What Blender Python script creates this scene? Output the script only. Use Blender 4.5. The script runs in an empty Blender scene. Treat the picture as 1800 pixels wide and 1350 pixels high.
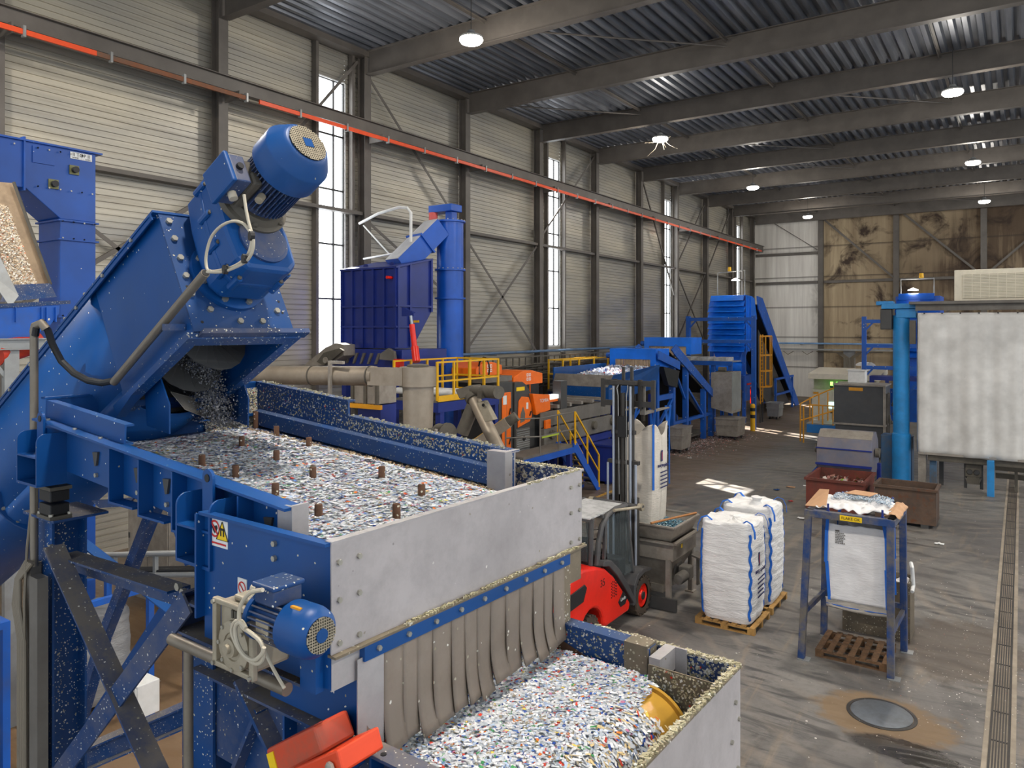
import bpy, bmesh, math, random
from mathutils import Matrix, Vector, noise
random.seed(7)
JIT = random.Random(5)
R = math.radians
SC = bpy.context.scene
COL = SC.collection
PX_F, PX_CX, PX_CY, EYE = 1321.0, 900.0, 577.0, 6.0      # photograph 1800 x 1350, eye 6 m above the floor
YAW = math.atan(895 / 1321.0)
YAW_M = math.atan(970 / 1321.0)
FW = Matrix.Identity(4)                                   # hall axes: X across, Y along the side wall
FM = Matrix.Rotation(YAW - YAW_M, 4, 'Z')                 # the sorting line stands two degrees off the hall
F = FW
WM = {}

def setF(m):
    global F
    F = m

def at(px, py, ax, v, fr='W'):
    """the point a pixel of the photograph shows on the plane ax = v (axes of the hall W or of the sorting line M)"""
    t = YAW if fr == 'W' else YAW_M
    r = (px - PX_CX) / PX_F; z = -(py - PX_CY) / PX_F
    a = (r * math.cos(t) - math.sin(t), r * math.sin(t) + math.cos(t), z)
    k = v / a[0] if ax == 'X' else v / a[1] if ax == 'Y' else (v - EYE) / a[2]
    return Vector((a[0] * k, a[1] * k, EYE + a[2] * k))

# ------------------------------------------------------------------ mesh helper
class MB:
    def __init__(s):
        s.v = []; s.f = []; s.sm = []
    def add(s, vs, fs, smooth=False):
        b = len(s.v)
        s.v += [Vector(p) for p in vs]
        for f in fs:
            s.f.append([b + i for i in f]); s.sm.append(smooth)
        return s
    def box(s, x0, x1, y0, y1, z0, z1):
        e = [JIT.uniform(-.0006, .0006) for _ in range(6)]            # no two boxes share a face exactly
        x0, x1 = min(x0, x1) + e[0], max(x0, x1) + e[1]; y0, y1 = min(y0, y1) + e[2], max(y0, y1) + e[3]; z0, z1 = min(z0, z1) + e[4], max(z0, z1) + e[5]
        return s.add([(x0,y0,z0),(x1,y0,z0),(x1,y1,z0),(x0,y1,z0),(x0,y0,z1),(x1,y0,z1),(x1,y1,z1),(x0,y1,z1)],
                     [(0,3,2,1),(4,5,6,7),(0,1,5,4),(1,2,6,5),(2,3,7,6),(3,0,4,7)])
    def obox(s, c, ax, ay, az, hx, hy, hz):
        c = Vector(c); X = Vector(ax).normalized() * hx; Y = Vector(ay).normalized() * hy; Z = Vector(az).normalized() * hz
        return s.add([c-X-Y-Z, c+X-Y-Z, c+X+Y-Z, c-X+Y-Z, c-X-Y+Z, c+X-Y+Z, c+X+Y+Z, c-X+Y+Z],
                     [(0,3,2,1),(4,5,6,7),(0,1,5,4),(1,2,6,5),(2,3,7,6),(3,0,4,7)])
    def _fr(s, p, q, up=(0,0,1)):
        d = (Vector(q) - Vector(p)).normalized(); u = Vector(up)
        if abs(d.dot(u)) > .98: u = Vector((0,1,0))
        w = d.cross(u).normalized(); u = w.cross(d).normalized()
        return d, w, u
    def bar(s, p, q, w, h, up=(0,0,1)):
        p = Vector(p); q = Vector(q); d, a, u = s._fr(p, q, up)
        return s.obox((p+q)/2, d, a, u, (q-p).length/2, w/2, h/2)
    def prof(s, p, q, pts, up=(0,0,1), smooth=False):
        """extrude a closed outline (sideways, up) from p to q"""
        p = Vector(p); q = Vector(q); d, a, u = s._fr(p, q, up); n = len(pts)
        vs = [p + a*x + u*y for x, y in pts] + [q + a*x + u*y for x, y in pts]
        fs = [(i, (i+1) % n, n + (i+1) % n, n + i) for i in range(n)]
        s.add(vs, fs, smooth); b = len(s.v) - 2*n
        s.f.append([b + i for i in reversed(range(n))]); s.sm.append(False)
        s.f.append([b + n + i for i in range(n)]); s.sm.append(False)
        return s
    def ibeam(s, p, q, h, w, t=.015, up=(0,0,1)):
        H, W = h/2, w/2; k = t*.7
        return s.prof(p, q, [(-W,-H),(W,-H),(W,-H+t),(k,-H+t),(k,H-t),(W,H-t),(W,H),(-W,H),(-W,H-t),(-k,H-t),(-k,-H+t),(-W,-H+t)], up)
    def chan(s, p, q, h, w, t=.012, up=(0,0,1)):
        H = h/2
        return s.prof(p, q, [(0,-H),(w,-H),(w,-H+t),(t*(1 if w > 0 else -1),-H+t),(t*(1 if w > 0 else -1),H-t),(w,H-t),(w,H),(0,H)], up)
    def angle(s, p, q, a, b, t=.012, up=(0,0,1)):
        return s.prof(p, q, [(0,0),(a,0),(a,-t),(t,-t),(t,-b),(0,-b)], up)
    def prism(s, pts, vec):
        """extrude a 3-D polygon along vec"""
        n = len(pts); pts = [Vector(p) for p in pts]; vec = Vector(vec)
        return s.add(pts + [p + vec for p in pts], [tuple(reversed(range(n))), tuple(range(n, 2*n))] + [(i, (i+1) % n, n + (i+1) % n, n + i) for i in range(n)])
    def poly(s, pts, fs=None, smooth=False):
        return s.add(pts, fs or [tuple(range(len(pts)))], smooth)
    def tube(s, p, q, r, n=12, r2=None, smooth=True, caps=True):
        p = Vector(p); q = Vector(q); d, a, u = s._fr(p, q); r2 = r if r2 is None else r2
        vs = []
        for c, rr in ((p, r), (q, r2)):
            for i in range(n):
                g = 2*math.pi*i/n; vs.append(c + a*(rr*math.cos(g)) + u*(rr*math.sin(g)))
        s.add(vs, [(i, (i+1) % n, n + (i+1) % n, n + i) for i in range(n)], smooth)
        if caps:
            b = len(s.v) - 2*n
            s.f.append([b + i for i in reversed(range(n))]); s.sm.append(False)
            s.f.append([b + n + i for i in range(n)]); s.sm.append(False)
        return s
    def path(s, pts, r, n=8):
        pts = [Vector(p) for p in pts]; m = len(pts); vs = []; pu = None
        for k, p in enumerate(pts):
            d = (pts[min(k+1, m-1)] - pts[max(k-1, 0)]).normalized()
            u = pu if pu is not None else (Vector((0,0,1)) if abs(d.z) < .9 else Vector((0,1,0)))
            w = d.cross(u).normalized(); u = w.cross(d).normalized(); pu = u
            for i in range(n):
                g = 2*math.pi*i/n; vs.append(p + w*(r*math.cos(g)) + u*(r*math.sin(g)))
        fs = [(k*n+i, k*n+(i+1) % n, (k+1)*n+(i+1) % n, (k+1)*n+i) for k in range(m-1) for i in range(n)]
        s.add(vs, fs, True); b = len(s.v) - m*n
        s.f.append([b+i for i in reversed(range(n))]); s.sm.append(False)
        s.f.append([b+(m-1)*n+i for i in range(n)]); s.sm.append(False)
        return s
    def lathe(s, o, d, prof, n=24, smooth=True, caps=True):
        """prof: (distance along d, radius)"""
        o = Vector(o); d = Vector(d).normalized(); _, a, u = s._fr(o, o + d); m = len(prof); vs = []
        for h, r in prof:
            for i in range(n):
                g = 2*math.pi*i/n; vs.append(o + d*h + a*(r*math.cos(g)) + u*(r*math.sin(g)))
        s.add(vs, [(k*n+i, k*n+(i+1) % n, (k+1)*n+(i+1) % n, (k+1)*n+i) for k in range(m-1) for i in range(n)], smooth)
        if caps:
            b = len(s.v) - m*n
            s.f.append([b+i for i in reversed(range(n))]); s.sm.append(False)
            s.f.append([b+(m-1)*n+i for i in range(n)]); s.sm.append(False)
        return s
    def hexb(s, p, d, r=.012, h=.012):
        return s.tube(p, Vector(p) + Vector(d).normalized()*h, r, 6, smooth=False)
    def grid(s, fn, nu, nv, smooth=True):
        vs = [fn(i/(nu-1), j/(nv-1)) for j in range(nv) for i in range(nu)]
        return s.add(vs, [(j*nu+i, j*nu+i+1, (j+1)*nu+i+1, (j+1)*nu+i) for j in range(nv-1) for i in range(nu-1)], smooth)
    def build(s, name, m, parent=None, loc=None, bev=0, sol=0, sub=0, keep=False):
        me = bpy.data.meshes.new(name)
        if parent is not None: base = WM[parent.name]
        elif loc is not None: base = F @ Matrix.Translation(Vector(loc))
        else: base = F.copy()
        inv = base.inverted() @ F
        me.from_pydata([inv @ p for p in s.v], [], s.f)
        me.polygons.foreach_set('use_smooth', s.sm)
        if not keep:
            bm = bmesh.new(); bm.from_mesh(me); bmesh.ops.recalc_face_normals(bm, faces=bm.faces); bm.to_mesh(me); bm.free()
        me.materials.append(m); me.update()
        if any(s.sm) and not keep: me.set_sharp_from_angle(angle=R(34))
        o = bpy.data.objects.new(name, me); COL.objects.link(o)
        if parent is not None: o.parent = parent
        else: o.matrix_world = base
        WM[o.name] = base
        if sol:
            k = o.modifiers.new('s', 'SOLIDIFY'); k.thickness = sol; k.offset = 0
        if sub:
            k = o.modifiers.new('d', 'SUBSURF'); k.levels = sub; k.render_levels = sub
        if bev:
            k = o.modifiers.new('b', 'BEVEL'); k.width = bev; k.segments = 2; k.limit_method = 'ANGLE'; k.angle_limit = R(40)
        return o

def tag(o, label, cat, group=None, kind=None):
    o['label'] = label; o['category'] = cat
    if group: o['group'] = group
    if kind: o['kind'] = kind
    return o
def T(name, label, cat, loc, group=None):
    o = bpy.data.objects.new(name, None); COL.objects.link(o)
    m = F @ Matrix.Translation(Vector(loc)); o.matrix_world = m; WM[o.name] = m
    o.empty_display_size = .2
    return tag(o, label, cat, group)
def S(o):
    o['kind'] = 'structure'; return o
def dup(root, d, label=None, group=None, rz=0):
    """copy a thing with its parts and sub-parts, moved by d (hall axes)"""
    r = root.copy(); COL.objects.link(r)
    m = Matrix.Translation(Vector(d)) @ WM[root.name]
    if rz: m = m @ Matrix.Rotation(rz, 4, 'Z')
    r.matrix_world = m; WM[r.name] = m
    if label: r['label'] = label
    if group: r['group'] = group
    for ch in list(root.children):
        c = ch.copy(); COL.objects.link(c); c.parent = r; WM[c.name] = m
        for g in ch.children:
            e = g.copy(); COL.objects.link(e); e.parent = c; WM[e.name] = m
    return r
def text(s, size, pos, xdir, ydir, m, name, parent, ext=.001, align='CENTER'):
    cu = bpy.data.curves.new('t', 'FONT'); cu.body = s; cu.size = size; cu.extrude = ext; cu.align_x = align; cu.align_y = 'CENTER'
    to = bpy.data.objects.new('t', cu); me = bpy.data.meshes.new_from_object(to); bpy.data.objects.remove(to)
    X = Vector(xdir).normalized(); Z = X.cross(Vector(ydir)).normalized(); Y = Z.cross(X)
    mm = Matrix.Translation(Vector(pos)) @ Matrix((X, Y, Z)).transposed().to_4x4()
    mb = MB(); mb.add([mm @ v.co for v in me.vertices], [tuple(p.vertices) for p in me.polygons]); bpy.data.meshes.remove(me)
    return mb.build(name, m, parent, keep=True)

# ------------------------------------------------------------------ materials
def lin(c):
    return tuple((x/12.92 if x <= .04045 else ((x+.055)/1.055)**2.4) for x in (v/255 for v in c)) + (1,)
class NT:
    def __init__(s, name):
        s.m = bpy.data.materials.new(name); s.m.use_nodes = True; s.t = s.m.node_tree; s.t.nodes.clear()
        s.out = s.n('ShaderNodeOutputMaterial'); s.co = s.n('ShaderNodeTexCoord').outputs['Object']
    def n(s, k, **a):
        x = s.t.nodes.new(k)
        for q, v in a.items(): setattr(x, q, v)
        return x
    def l(s, a, b): s.t.links.new(a, b)
    def noise(s, sc, det=4, vec=None, dist=0, rough=.55):
        x = s.n('ShaderNodeTexNoise'); x.inputs['Scale'].default_value = sc; x.inputs['Detail'].default_value = det
        x.inputs['Distortion'].default_value = dist; x.inputs['Roughness'].default_value = rough
        s.l(vec or s.co, x.inputs['Vector']); return x.outputs['Fac']
    def stretch(s, sc, vec=None, rot=(0,0,0)):
        x = s.n('ShaderNodeMapping'); x.inputs['Scale'].default_value = sc; x.inputs['Rotation'].default_value = rot; s.l(vec or s.co, x.inputs['Vector']); return x.outputs[0]
    def ramp(s, fac, stops):
        x = s.n('ShaderNodeValToRGB'); s.l(fac, x.inputs[0]); e = x.color_ramp.elements
        e[0].position = stops[0][0]; e[0].color = stops[0][1] if len(stops[0][1]) == 4 else (*stops[0][1], 1)
        e[1].position = stops[-1][0]; e[1].color = stops[-1][1]
        for p, c in stops[1:-1]:
            k = e.new(p); k.color = c
        return x.outputs[0]
    def step(s, fac, a, b):
        x = s.n('ShaderNodeMapRange'); x.inputs[1].default_value = a; x.inputs[2].default_value = b; s.l(fac, x.inputs[0]); return x.outputs[0]
    def math(s, op, a, b=None):
        x = s.n('ShaderNodeMath', operation=op)
        for i, v in enumerate((a, b)):
            if v is None: continue
            if isinstance(v, (int, float)): x.inputs[i].default_value = v
            else: s.l(v, x.inputs[i])
        return x.outputs[0]
    def mix(s, fac, a, b):
        x = s.n('ShaderNodeMix', data_type='RGBA')
        for i, v in ((0, fac), (6, a), (7, b)):
            if isinstance(v, (int, float)): x.inputs[i].default_value = v
            elif isinstance(v, tuple): x.inputs[i].default_value = v
            else: s.l(v, x.inputs[i])
        return x.outputs[2]
    def done(s, col, rough=.5, metal=0, bump=None, bstr=.3, bdist=.01, alpha=None, trans=0, emis=None, estr=0, spec=.5):
        p = s.n('ShaderNodeBsdfPrincipled')
        for k, v in (('Base Color', col), ('Roughness', rough), ('Metallic', metal), ('Transmission Weight', trans), ('Specular IOR Level', spec)):
            if isinstance(v, (int, float, tuple)): p.inputs[k].default_value = v
            else: s.l(v, p.inputs[k])
        if alpha is not None: p.inputs['Alpha'].default_value = alpha
        if emis: p.inputs['Emission Color'].default_value = emis; p.inputs['Emission Strength'].default_value = estr
        if bump is not None:
            b = s.n('ShaderNodeBump'); b.inputs['Strength'].default_value = bstr; b.inputs['Distance'].default_value = bdist
            s.l(bump, b.inputs['Height']); s.l(b.outputs[0], p.inputs['Normal'])
        s.l(p.outputs[0], s.out.inputs[0]); return s.m
def paint(name, rgb, rough=.45, metal=0, dirt=.25, dcol=(92,84,74), dsc=2.2, speck=None, scol=(205,200,180), rust=0, spec=.5, settle=0, **k):
    """painted or bare metal: base colour, soft dust, optional stuck flakes (scale, size, share) and rust"""
    t = NT(name); c = lin(rgb)
    v = t.noise(1.3, 3)
    c1 = t.mix(t.step(v, .3, .7), tuple(x*.82 for x in c[:3]) + (1,), tuple(min(1, x*1.15) for x in c[:3]) + (1,))
    if dirt:
        d = t.noise(dsc, 8, rough=.7); c1 = t.mix(t.math('MULTIPLY', t.step(d, .42, .8), dirt*2), c1, lin(dcol))
    if settle:                                        # dust lies on the faces that look up
        g = t.n('ShaderNodeNewGeometry'); sz = t.n('ShaderNodeSeparateXYZ'); t.l(g.outputs['True Normal'], sz.inputs[0])
        c1 = t.mix(t.math('MULTIPLY', t.math('MULTIPLY', t.step(sz.outputs[2], .35, .8), t.step(t.noise(5, 7, rough=.7), .25, .6)), settle), c1, lin(dcol))
    if rust:
        d = t.noise(3.1, 9, rough=.75); c1 = t.mix(t.step(d, .72 - rust*.3, .8 - rust*.3), c1, lin((96,58,34)))
    if speck:
        sp = [speck] if isinstance(speck[0], (int, float)) else speck
        w = t.n('ShaderNodeVectorMath', operation='ADD'); nz = t.n('ShaderNodeTexNoise'); nz.inputs['Scale'].default_value = 40
        sc2 = t.n('ShaderNodeVectorMath', operation='SCALE'); sc2.inputs['Scale'].default_value = .016
        t.l(t.co, nz.inputs['Vector']); t.l(nz.outputs['Color'], sc2.inputs[0]); t.l(t.co, w.inputs[0]); t.l(sc2.outputs[0], w.inputs[1])
        for sc, size, share in sp:
            vo = t.n('ShaderNodeTexVoronoi'); vo.inputs['Scale'].default_value = sc; t.l(w.outputs[0], vo.inputs['Vector'])
            sep = t.n('ShaderNodeSeparateColor'); t.l(vo.outputs['Color'], sep.inputs[0])
            a = t.math('LESS_THAN', vo.outputs['Distance'], size); b = t.math('LESS_THAN', sep.outputs[0], share)
            tint = t.ramp(sep.outputs[1], [(0, lin((150,140,112))), (.5, lin(scol)), (1, lin((232,230,222)))])
            c1 = t.mix(t.math('MULTIPLY', a, b), c1, tint)
    return t.done(c1, rough, metal, spec=spec, **k)
def flat(name, rgb, rough=.5, metal=0, **k):
    t = NT(name); c = lin(rgb); v = t.noise(6, 5)
    return t.done(t.mix(t.step(v, .3, .7), tuple(x*.88 for x in c[:3]) + (1,), c), rough, metal, **k)

SPK = (34, .26, .22)
M = {}
M['blue'] = paint('sorting line blue paint', (2,70,136), .42, spec=.35, dirt=.14, speck=(30, .15, .12), dcol=(60,78,96))
M['blue_spk'] = paint('blue paint with stuck flakes', (3,64,124), .45, spec=.35, dirt=.2, speck=[(40,.22,.22),(75,.26,.25)], dcol=(84,84,80), settle=.4)
M['blue_dust'] = paint('blue paint under dust', (8,58,112), .5, spec=.35, dirt=.3, speck=[(40,.2,.14),(80,.26,.15)], dcol=(130,120,104), settle=.85)
M['blue_caked'] = paint('blue paint caked with flakes', (8,56,116), .6, dirt=.35, speck=[(24,.42,.45),(48,.45,.55),(80,.45,.5)], dcol=(120,110,84))
M['crumbs'] = paint('dried flake crust', (186,178,148), .8, dirt=.5, dcol=(120,112,84), speck=[(60,.4,.5)])
M['steel_caked'] = paint('steel caked with flakes', (126,114,96), .7, .1, dirt=.5, dcol=(78,72,56), speck=[(60,.33,.3)])
M['stainless'] = paint('brushed stainless sheet', (178,174,174), .45, .2, dirt=.22, dcol=(110,104,104), dsc=5, speck=(13,.09,.35), scol=(120,112,100))
M['panel'] = paint('smudged plain steel panel', (178,172,172), .48, .15, dirt=.2, dcol=(118,112,112), dsc=7, speck=(14,.08,.3), scol=(146,140,140))
M['flap'] = paint('grey brown rubber flap', (140,128,116), .5, dirt=.3, dcol=(86,74,62), speck=(34,.22,.1))
M['bolt'] = flat('zinc bolt', (176,172,160), .4, .6)
M['black'] = flat('black plastic', (26,26,28), .5)
M['rubber'] = flat('rubber', (38,35,33), .75)
M['alu'] = paint('dusty cast aluminium', (176,166,146), .55, .35, dirt=.35, dcol=(108,94,72))
M['castdust'] = paint('dusty dark casting', (98,92,82), .7, .1, dirt=.4, dcol=(60,58,54))
M['cable'] = flat('cream cable', (196,186,166), .5)
M['greycable'] = flat('grey cable', (128,118,102), .55)
M['conduit'] = paint('galvanised tube', (134,126,114), .45, .5, dirt=.35, dcol=(98,84,64))
M['galv'] = paint('galvanised steel', (160,162,162), .45, .35, dirt=.25, dcol=(112,104,92))
M['rustpeg'] = paint('rusty peg', (92,62,42), .8, dirt=.4, dcol=(60,44,34), speck=(60,.3,.2))
M['orange_red'] = paint('red orange vibrator housing', (204,72,40), .5, dirt=.4, dcol=(128,96,76), dsc=7)
M['drum'] = paint('ochre drum shell', (196,150,58), .38, dirt=.3, dcol=(140,104,48))
M['yellow'] = flat('yellow paint', (236,180,22), .42)
M['amber'] = flat('amber yellow paint', (226,156,30), .45)
M['navy'] = paint('deep blue paint', (24,44,124), .36, dirt=.1, dcol=(60,62,100))
M['royal'] = paint('royal blue paint', (14,84,186), .34, dirt=.08, dcol=(60,80,130))
M['azure'] = paint('far blue paint', (14,114,230), .4, dirt=.06, dcol=(60,90,150))
M['farblue'] = paint('dusty far blue paint', (14,90,186), .5, dirt=.25, dcol=(82,84,92), speck=(9,.2,.12))
M['elev'] = paint('elevator blue paint', (4,74,162), .38, dirt=.06, dcol=(50,70,120), speck=(5,.045,.6))
M['skyblue'] = paint('light blue paint', (36,138,206), .45, dirt=.18, dcol=(60,70,80))
M['orange'] = flat('orange paint', (246,112,10), .42)
M['dark'] = paint('dark machine grey', (62,62,62), .5, dirt=.2, dcol=(84,78,70))
M['mid'] = paint('dusty machine grey', (112,108,102), .6, .1, dirt=.35, dcol=(80,70,60))
M['anthracite'] = paint('anthracite sheet', (72,74,78), .5, dirt=.18, dcol=(94,88,82))
M['beam'] = paint('brown grey structural paint', (100,94,88), .5, dirt=.12, dcol=(70,62,54))
M['duct'] = paint('dull stainless duct', (164,152,136), .46, .45, dirt=.25, dcol=(112,98,80))
M['hopper_ss'] = paint('stained stainless hopper', (164,156,146), .45, .35, dirt=.3, dcol=(96,86,74), dsc=4)
M['red'] = paint('red truck paint', (232,34,16), .32, dirt=.12, dcol=(120,40,24), dsc=5)
M['truck'] = paint('charcoal truck plastic', (66,66,68), .5, dirt=.25, dcol=(112,106,100))
M['mast'] = paint('mast steel', (58,56,54), .42, .3, dirt=.25, dcol=(86,80,74))
M['chrome'] = flat('polished rod', (172,180,194), .4, .4)
M['roofdust'] = paint('white dusted roof glass', (188,188,188), .6, dirt=.5, dcol=(120,120,120), dsc=6)
M['tyre'] = paint('dusty tyre', (54,46,40), .85, dirt=.4, dcol=(104,86,68))
M['bag'] = None
M['strap'] = flat('blue webbing', (22,104,204), .6)
M['wood'] = paint('pallet wood', (172,132,72), .75, dirt=.4, dcol=(104,74,38), dsc=5)
M['oldwood'] = paint('dark old pallet wood', (112,82,54), .8, dirt=.6, dcol=(52,38,26), dsc=7)
M['broom'] = flat('broom stick wood', (176,120,70), .6)
M['card'] = flat('brown cardboard', (190,148,112), .8)
def _curtain():
    t = NT('grey white tarpaulin'); a = t.noise(1, 4, t.stretch((1.6,1,.12))); b = t.noise(5, 7, rough=.75); z = t.n('ShaderNodeSeparateXYZ'); t.l(t.co, z.inputs[0])
    c = t.mix(t.step(a, .3, .7), lin((222,220,216)), lin((234,232,228)))
    c = t.mix(t.math('MULTIPLY', t.step(b, .66, .8), .2), c, lin((150,140,126)))
    return t.done(c, .6)
M['curtain'] = _curtain()
M['rustskip'] = paint('rusty red skip', (112,50,38), .7, dirt=.5, dcol=(66,46,38), rust=.35)
M['brownskip'] = paint('rusted brown skip', (92,72,58), .75, dirt=.5, dcol=(58,52,50), rust=.6, dsc=4)
M['beige'] = flat('beige cabinet', (214,208,190), .5)
M['cream'] = flat('cream paint', (226,218,198), .5)
M['white'] = flat('white paint', (232,232,230), .5)
M['ink'] = flat('navy print', (36,40,92), .6)
M['inkred'] = flat('red print', (206,44,40), .6)
M['blackink'] = flat('black print', (18,18,20), .6)
M['signyellow'] = flat('sign yellow', (250,208,10), .5)
M['pole'] = paint('worn blue stand paint', (28,60,112), .5, dirt=1, dcol=(104,98,90), rust=.1, dsc=2.2, settle=.8)
M['drain'] = None
def _glass():
    t = NT('clear glazing'); p = t.n('ShaderNodeBsdfPrincipled'); p.inputs['Roughness'].default_value = .08; p.inputs['Base Color'].default_value = (.6,.66,.68,1)
    tr = t.n('ShaderNodeBsdfTransparent'); tr.inputs[0].default_value = (.8,.85,.86,1); mx = t.n('ShaderNodeMixShader'); mx.inputs[0].default_value = .05
    t.l(tr.outputs[0], mx.inputs[1]); t.l(p.outputs[0], mx.inputs[2]); t.l(mx.outputs[0], t.out.inputs[0]); return t.m
M['glass'] = _glass()
def _pane():
    t = NT('daylit window pane'); e = t.n('ShaderNodeEmission'); e.inputs[0].default_value = (.93,.97,1,1); e.inputs[1].default_value = 7
    tr = t.n('ShaderNodeBsdfTransparent'); mx = t.n('ShaderNodeMixShader'); mx.inputs[0].default_value = .45
    t.l(tr.outputs[0], mx.inputs[1]); t.l(e.outputs[0], mx.inputs[2]); t.l(mx.outputs[0], t.out.inputs[0]); return t.m
M['pane'] = _pane()
def _poly():
    t = NT('scuffed clear plastic'); p = t.n('ShaderNodeBsdfPrincipled'); p.inputs['Base Color'].default_value = lin((216,206,190)); p.inputs['Roughness'].default_value = .3
    tr = t.n('ShaderNodeBsdfTransparent'); mx = t.n('ShaderNodeMixShader'); mx.inputs[0].default_value = .62
    t.l(tr.outputs[0], mx.inputs[1]); t.l(p.outputs[0], mx.inputs[2]); t.l(mx.outputs[0], t.out.inputs[0]); return t.m
M['poly'] = _poly()
def _bag(name, rgb, cr):
    t = NT(name); c = lin(rgb); v = t.noise(2.5, 4)
    w = t.noise(1, 5, t.stretch((5,5,22), rot=(.12,.1,0)), dist=1.2)
    return t.done(t.mix(t.step(v, .35, .75), c, tuple(x*.84 for x in c[:3]) + (1,)), .55, 0, bump=w, bstr=cr, bdist=.03)
M['bag'] = _bag('white woven bag', (236,234,232), .75)
M['bag_thin'] = _bag('white empty bag cloth', (228,226,226), .35)
M['bag_dirty'] = _bag('soiled white bag cloth', (214,206,194), .45)
M['clearbag'] = _bag('grey film bag', (150,150,150), .6)
def _emit(name, col, st):
    t = NT(name); e = t.n('ShaderNodeEmission'); e.inputs[0].default_value = col; e.inputs[1].default_value = st; t.l(e.outputs[0], t.out.inputs[0]); return t.m
M['lamp'] = _emit('lit lamp diffuser', (1,.93,.8,1), 30)
M['green_led'] = _emit('green indicator', (.25,1,.1,1), 4)
M['screen'] = _emit('lit control screen', (.6,.95,.85,1), 1.4)
def _flake(name, base):
    t = NT(name)
    a = t.n('ShaderNodeVertexColor'); a.layer_name = 'tint'
    return t.done(a.outputs[0] if base is None else base, .6, 0, spec=.25)
M['flake'] = _flake('shredded plastic', None)
def _bed(name):
    t = NT(name); c = None
    vo = t.n('ShaderNodeTexVoronoi'); vo.inputs['Scale'].default_value = 95; t.l(t.co, vo.inputs['Vector'])
    sep = t.n('ShaderNodeSeparateColor'); t.l(vo.outputs['Color'], sep.inputs[0])
    c = t.ramp(sep.outputs[0], [(0, lin((160,164,172))), (.3, lin((184,186,190))), (.62, lin((218,220,222))), (.8, lin((150,164,190))), (.87, lin((60,90,160))), (.91, lin((186,84,60))), (.95, lin((196,186,160))), (1, lin((120,120,116)))])
    return t.done(c, .5, 0, bump=vo.outputs['Distance'], bstr=.6, bdist=.01)
M['bed'] = _bed('flake bed')
def _wall():
    t = NT('galvanised wall liner'); a = t.noise(.35, 5, t.stretch((1,.5,2.2))); b = t.noise(1, 6, t.stretch((1,.25,9)), rough=.7)
    c = t.mix(t.step(a, .3, .72), lin((148,146,142)), lin((196,188,170)))
    c = t.mix(t.math('MULTIPLY', t.step(b, .5, .8), .5), c, lin((112,96,72)))
    return t.done(c, t.step(b, -.6, 1.9), .4)
M['wall'] = _wall()
def _roof():
    t = NT('galvanised roof deck'); b = t.noise(.8, 5, t.stretch((4,.3,1)))
    return t.done(t.mix(t.step(b, .35, .7), lin((98,102,110)), lin((142,145,152))), .38, .5)
M['roof'] = _roof()
def _farwall():
    t = NT('stained concrete'); sepx = t.n('ShaderNodeSeparateXYZ'); t.l(t.co, sepx.inputs[0]); x = sepx.outputs[0]; z = sepx.outputs[2]
    str_ = t.noise(1, 7, t.stretch((2.6,1,.12)), rough=.7); blot = t.noise(.42, 7, dist=.8, rough=.62); big = t.noise(.16, 3)
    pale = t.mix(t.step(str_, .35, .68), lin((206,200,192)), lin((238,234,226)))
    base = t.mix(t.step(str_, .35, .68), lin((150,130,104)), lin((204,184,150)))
    base = t.mix(t.step(x, -14.2, -14.5), base, pale)               # window daylight on the corner bay, put into its base colour
    rightward = t.step(x, -14, -1)                                   # soot is heavier beside the shredder
    soot = t.math('ADD', t.math('MULTIPLY', t.step(str_, .42, .6), .6), t.math('MULTIPLY', t.step(big, .35, .62), .9))
    soot = t.math('MULTIPLY', soot, rightward)
    base = t.mix(t.math('MINIMUM', soot, .9), base, lin((76,58,44)))
    base = t.mix(t.math('MULTIPLY', t.step(blot, .5, .62), t.step(x, -15.5, -13.5)), base, lin((66,52,42)))
    zz = t.math('MULTIPLY', z, .38); fr = t.math('FRACT', zz); band = t.step(fr, .93, .99)
    return t.done(t.mix(t.math('MULTIPLY', band, .75), base, lin((66,56,48))), .8, 0, bump=str_, bstr=.15)
M['farwall'] = _farwall()
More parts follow.
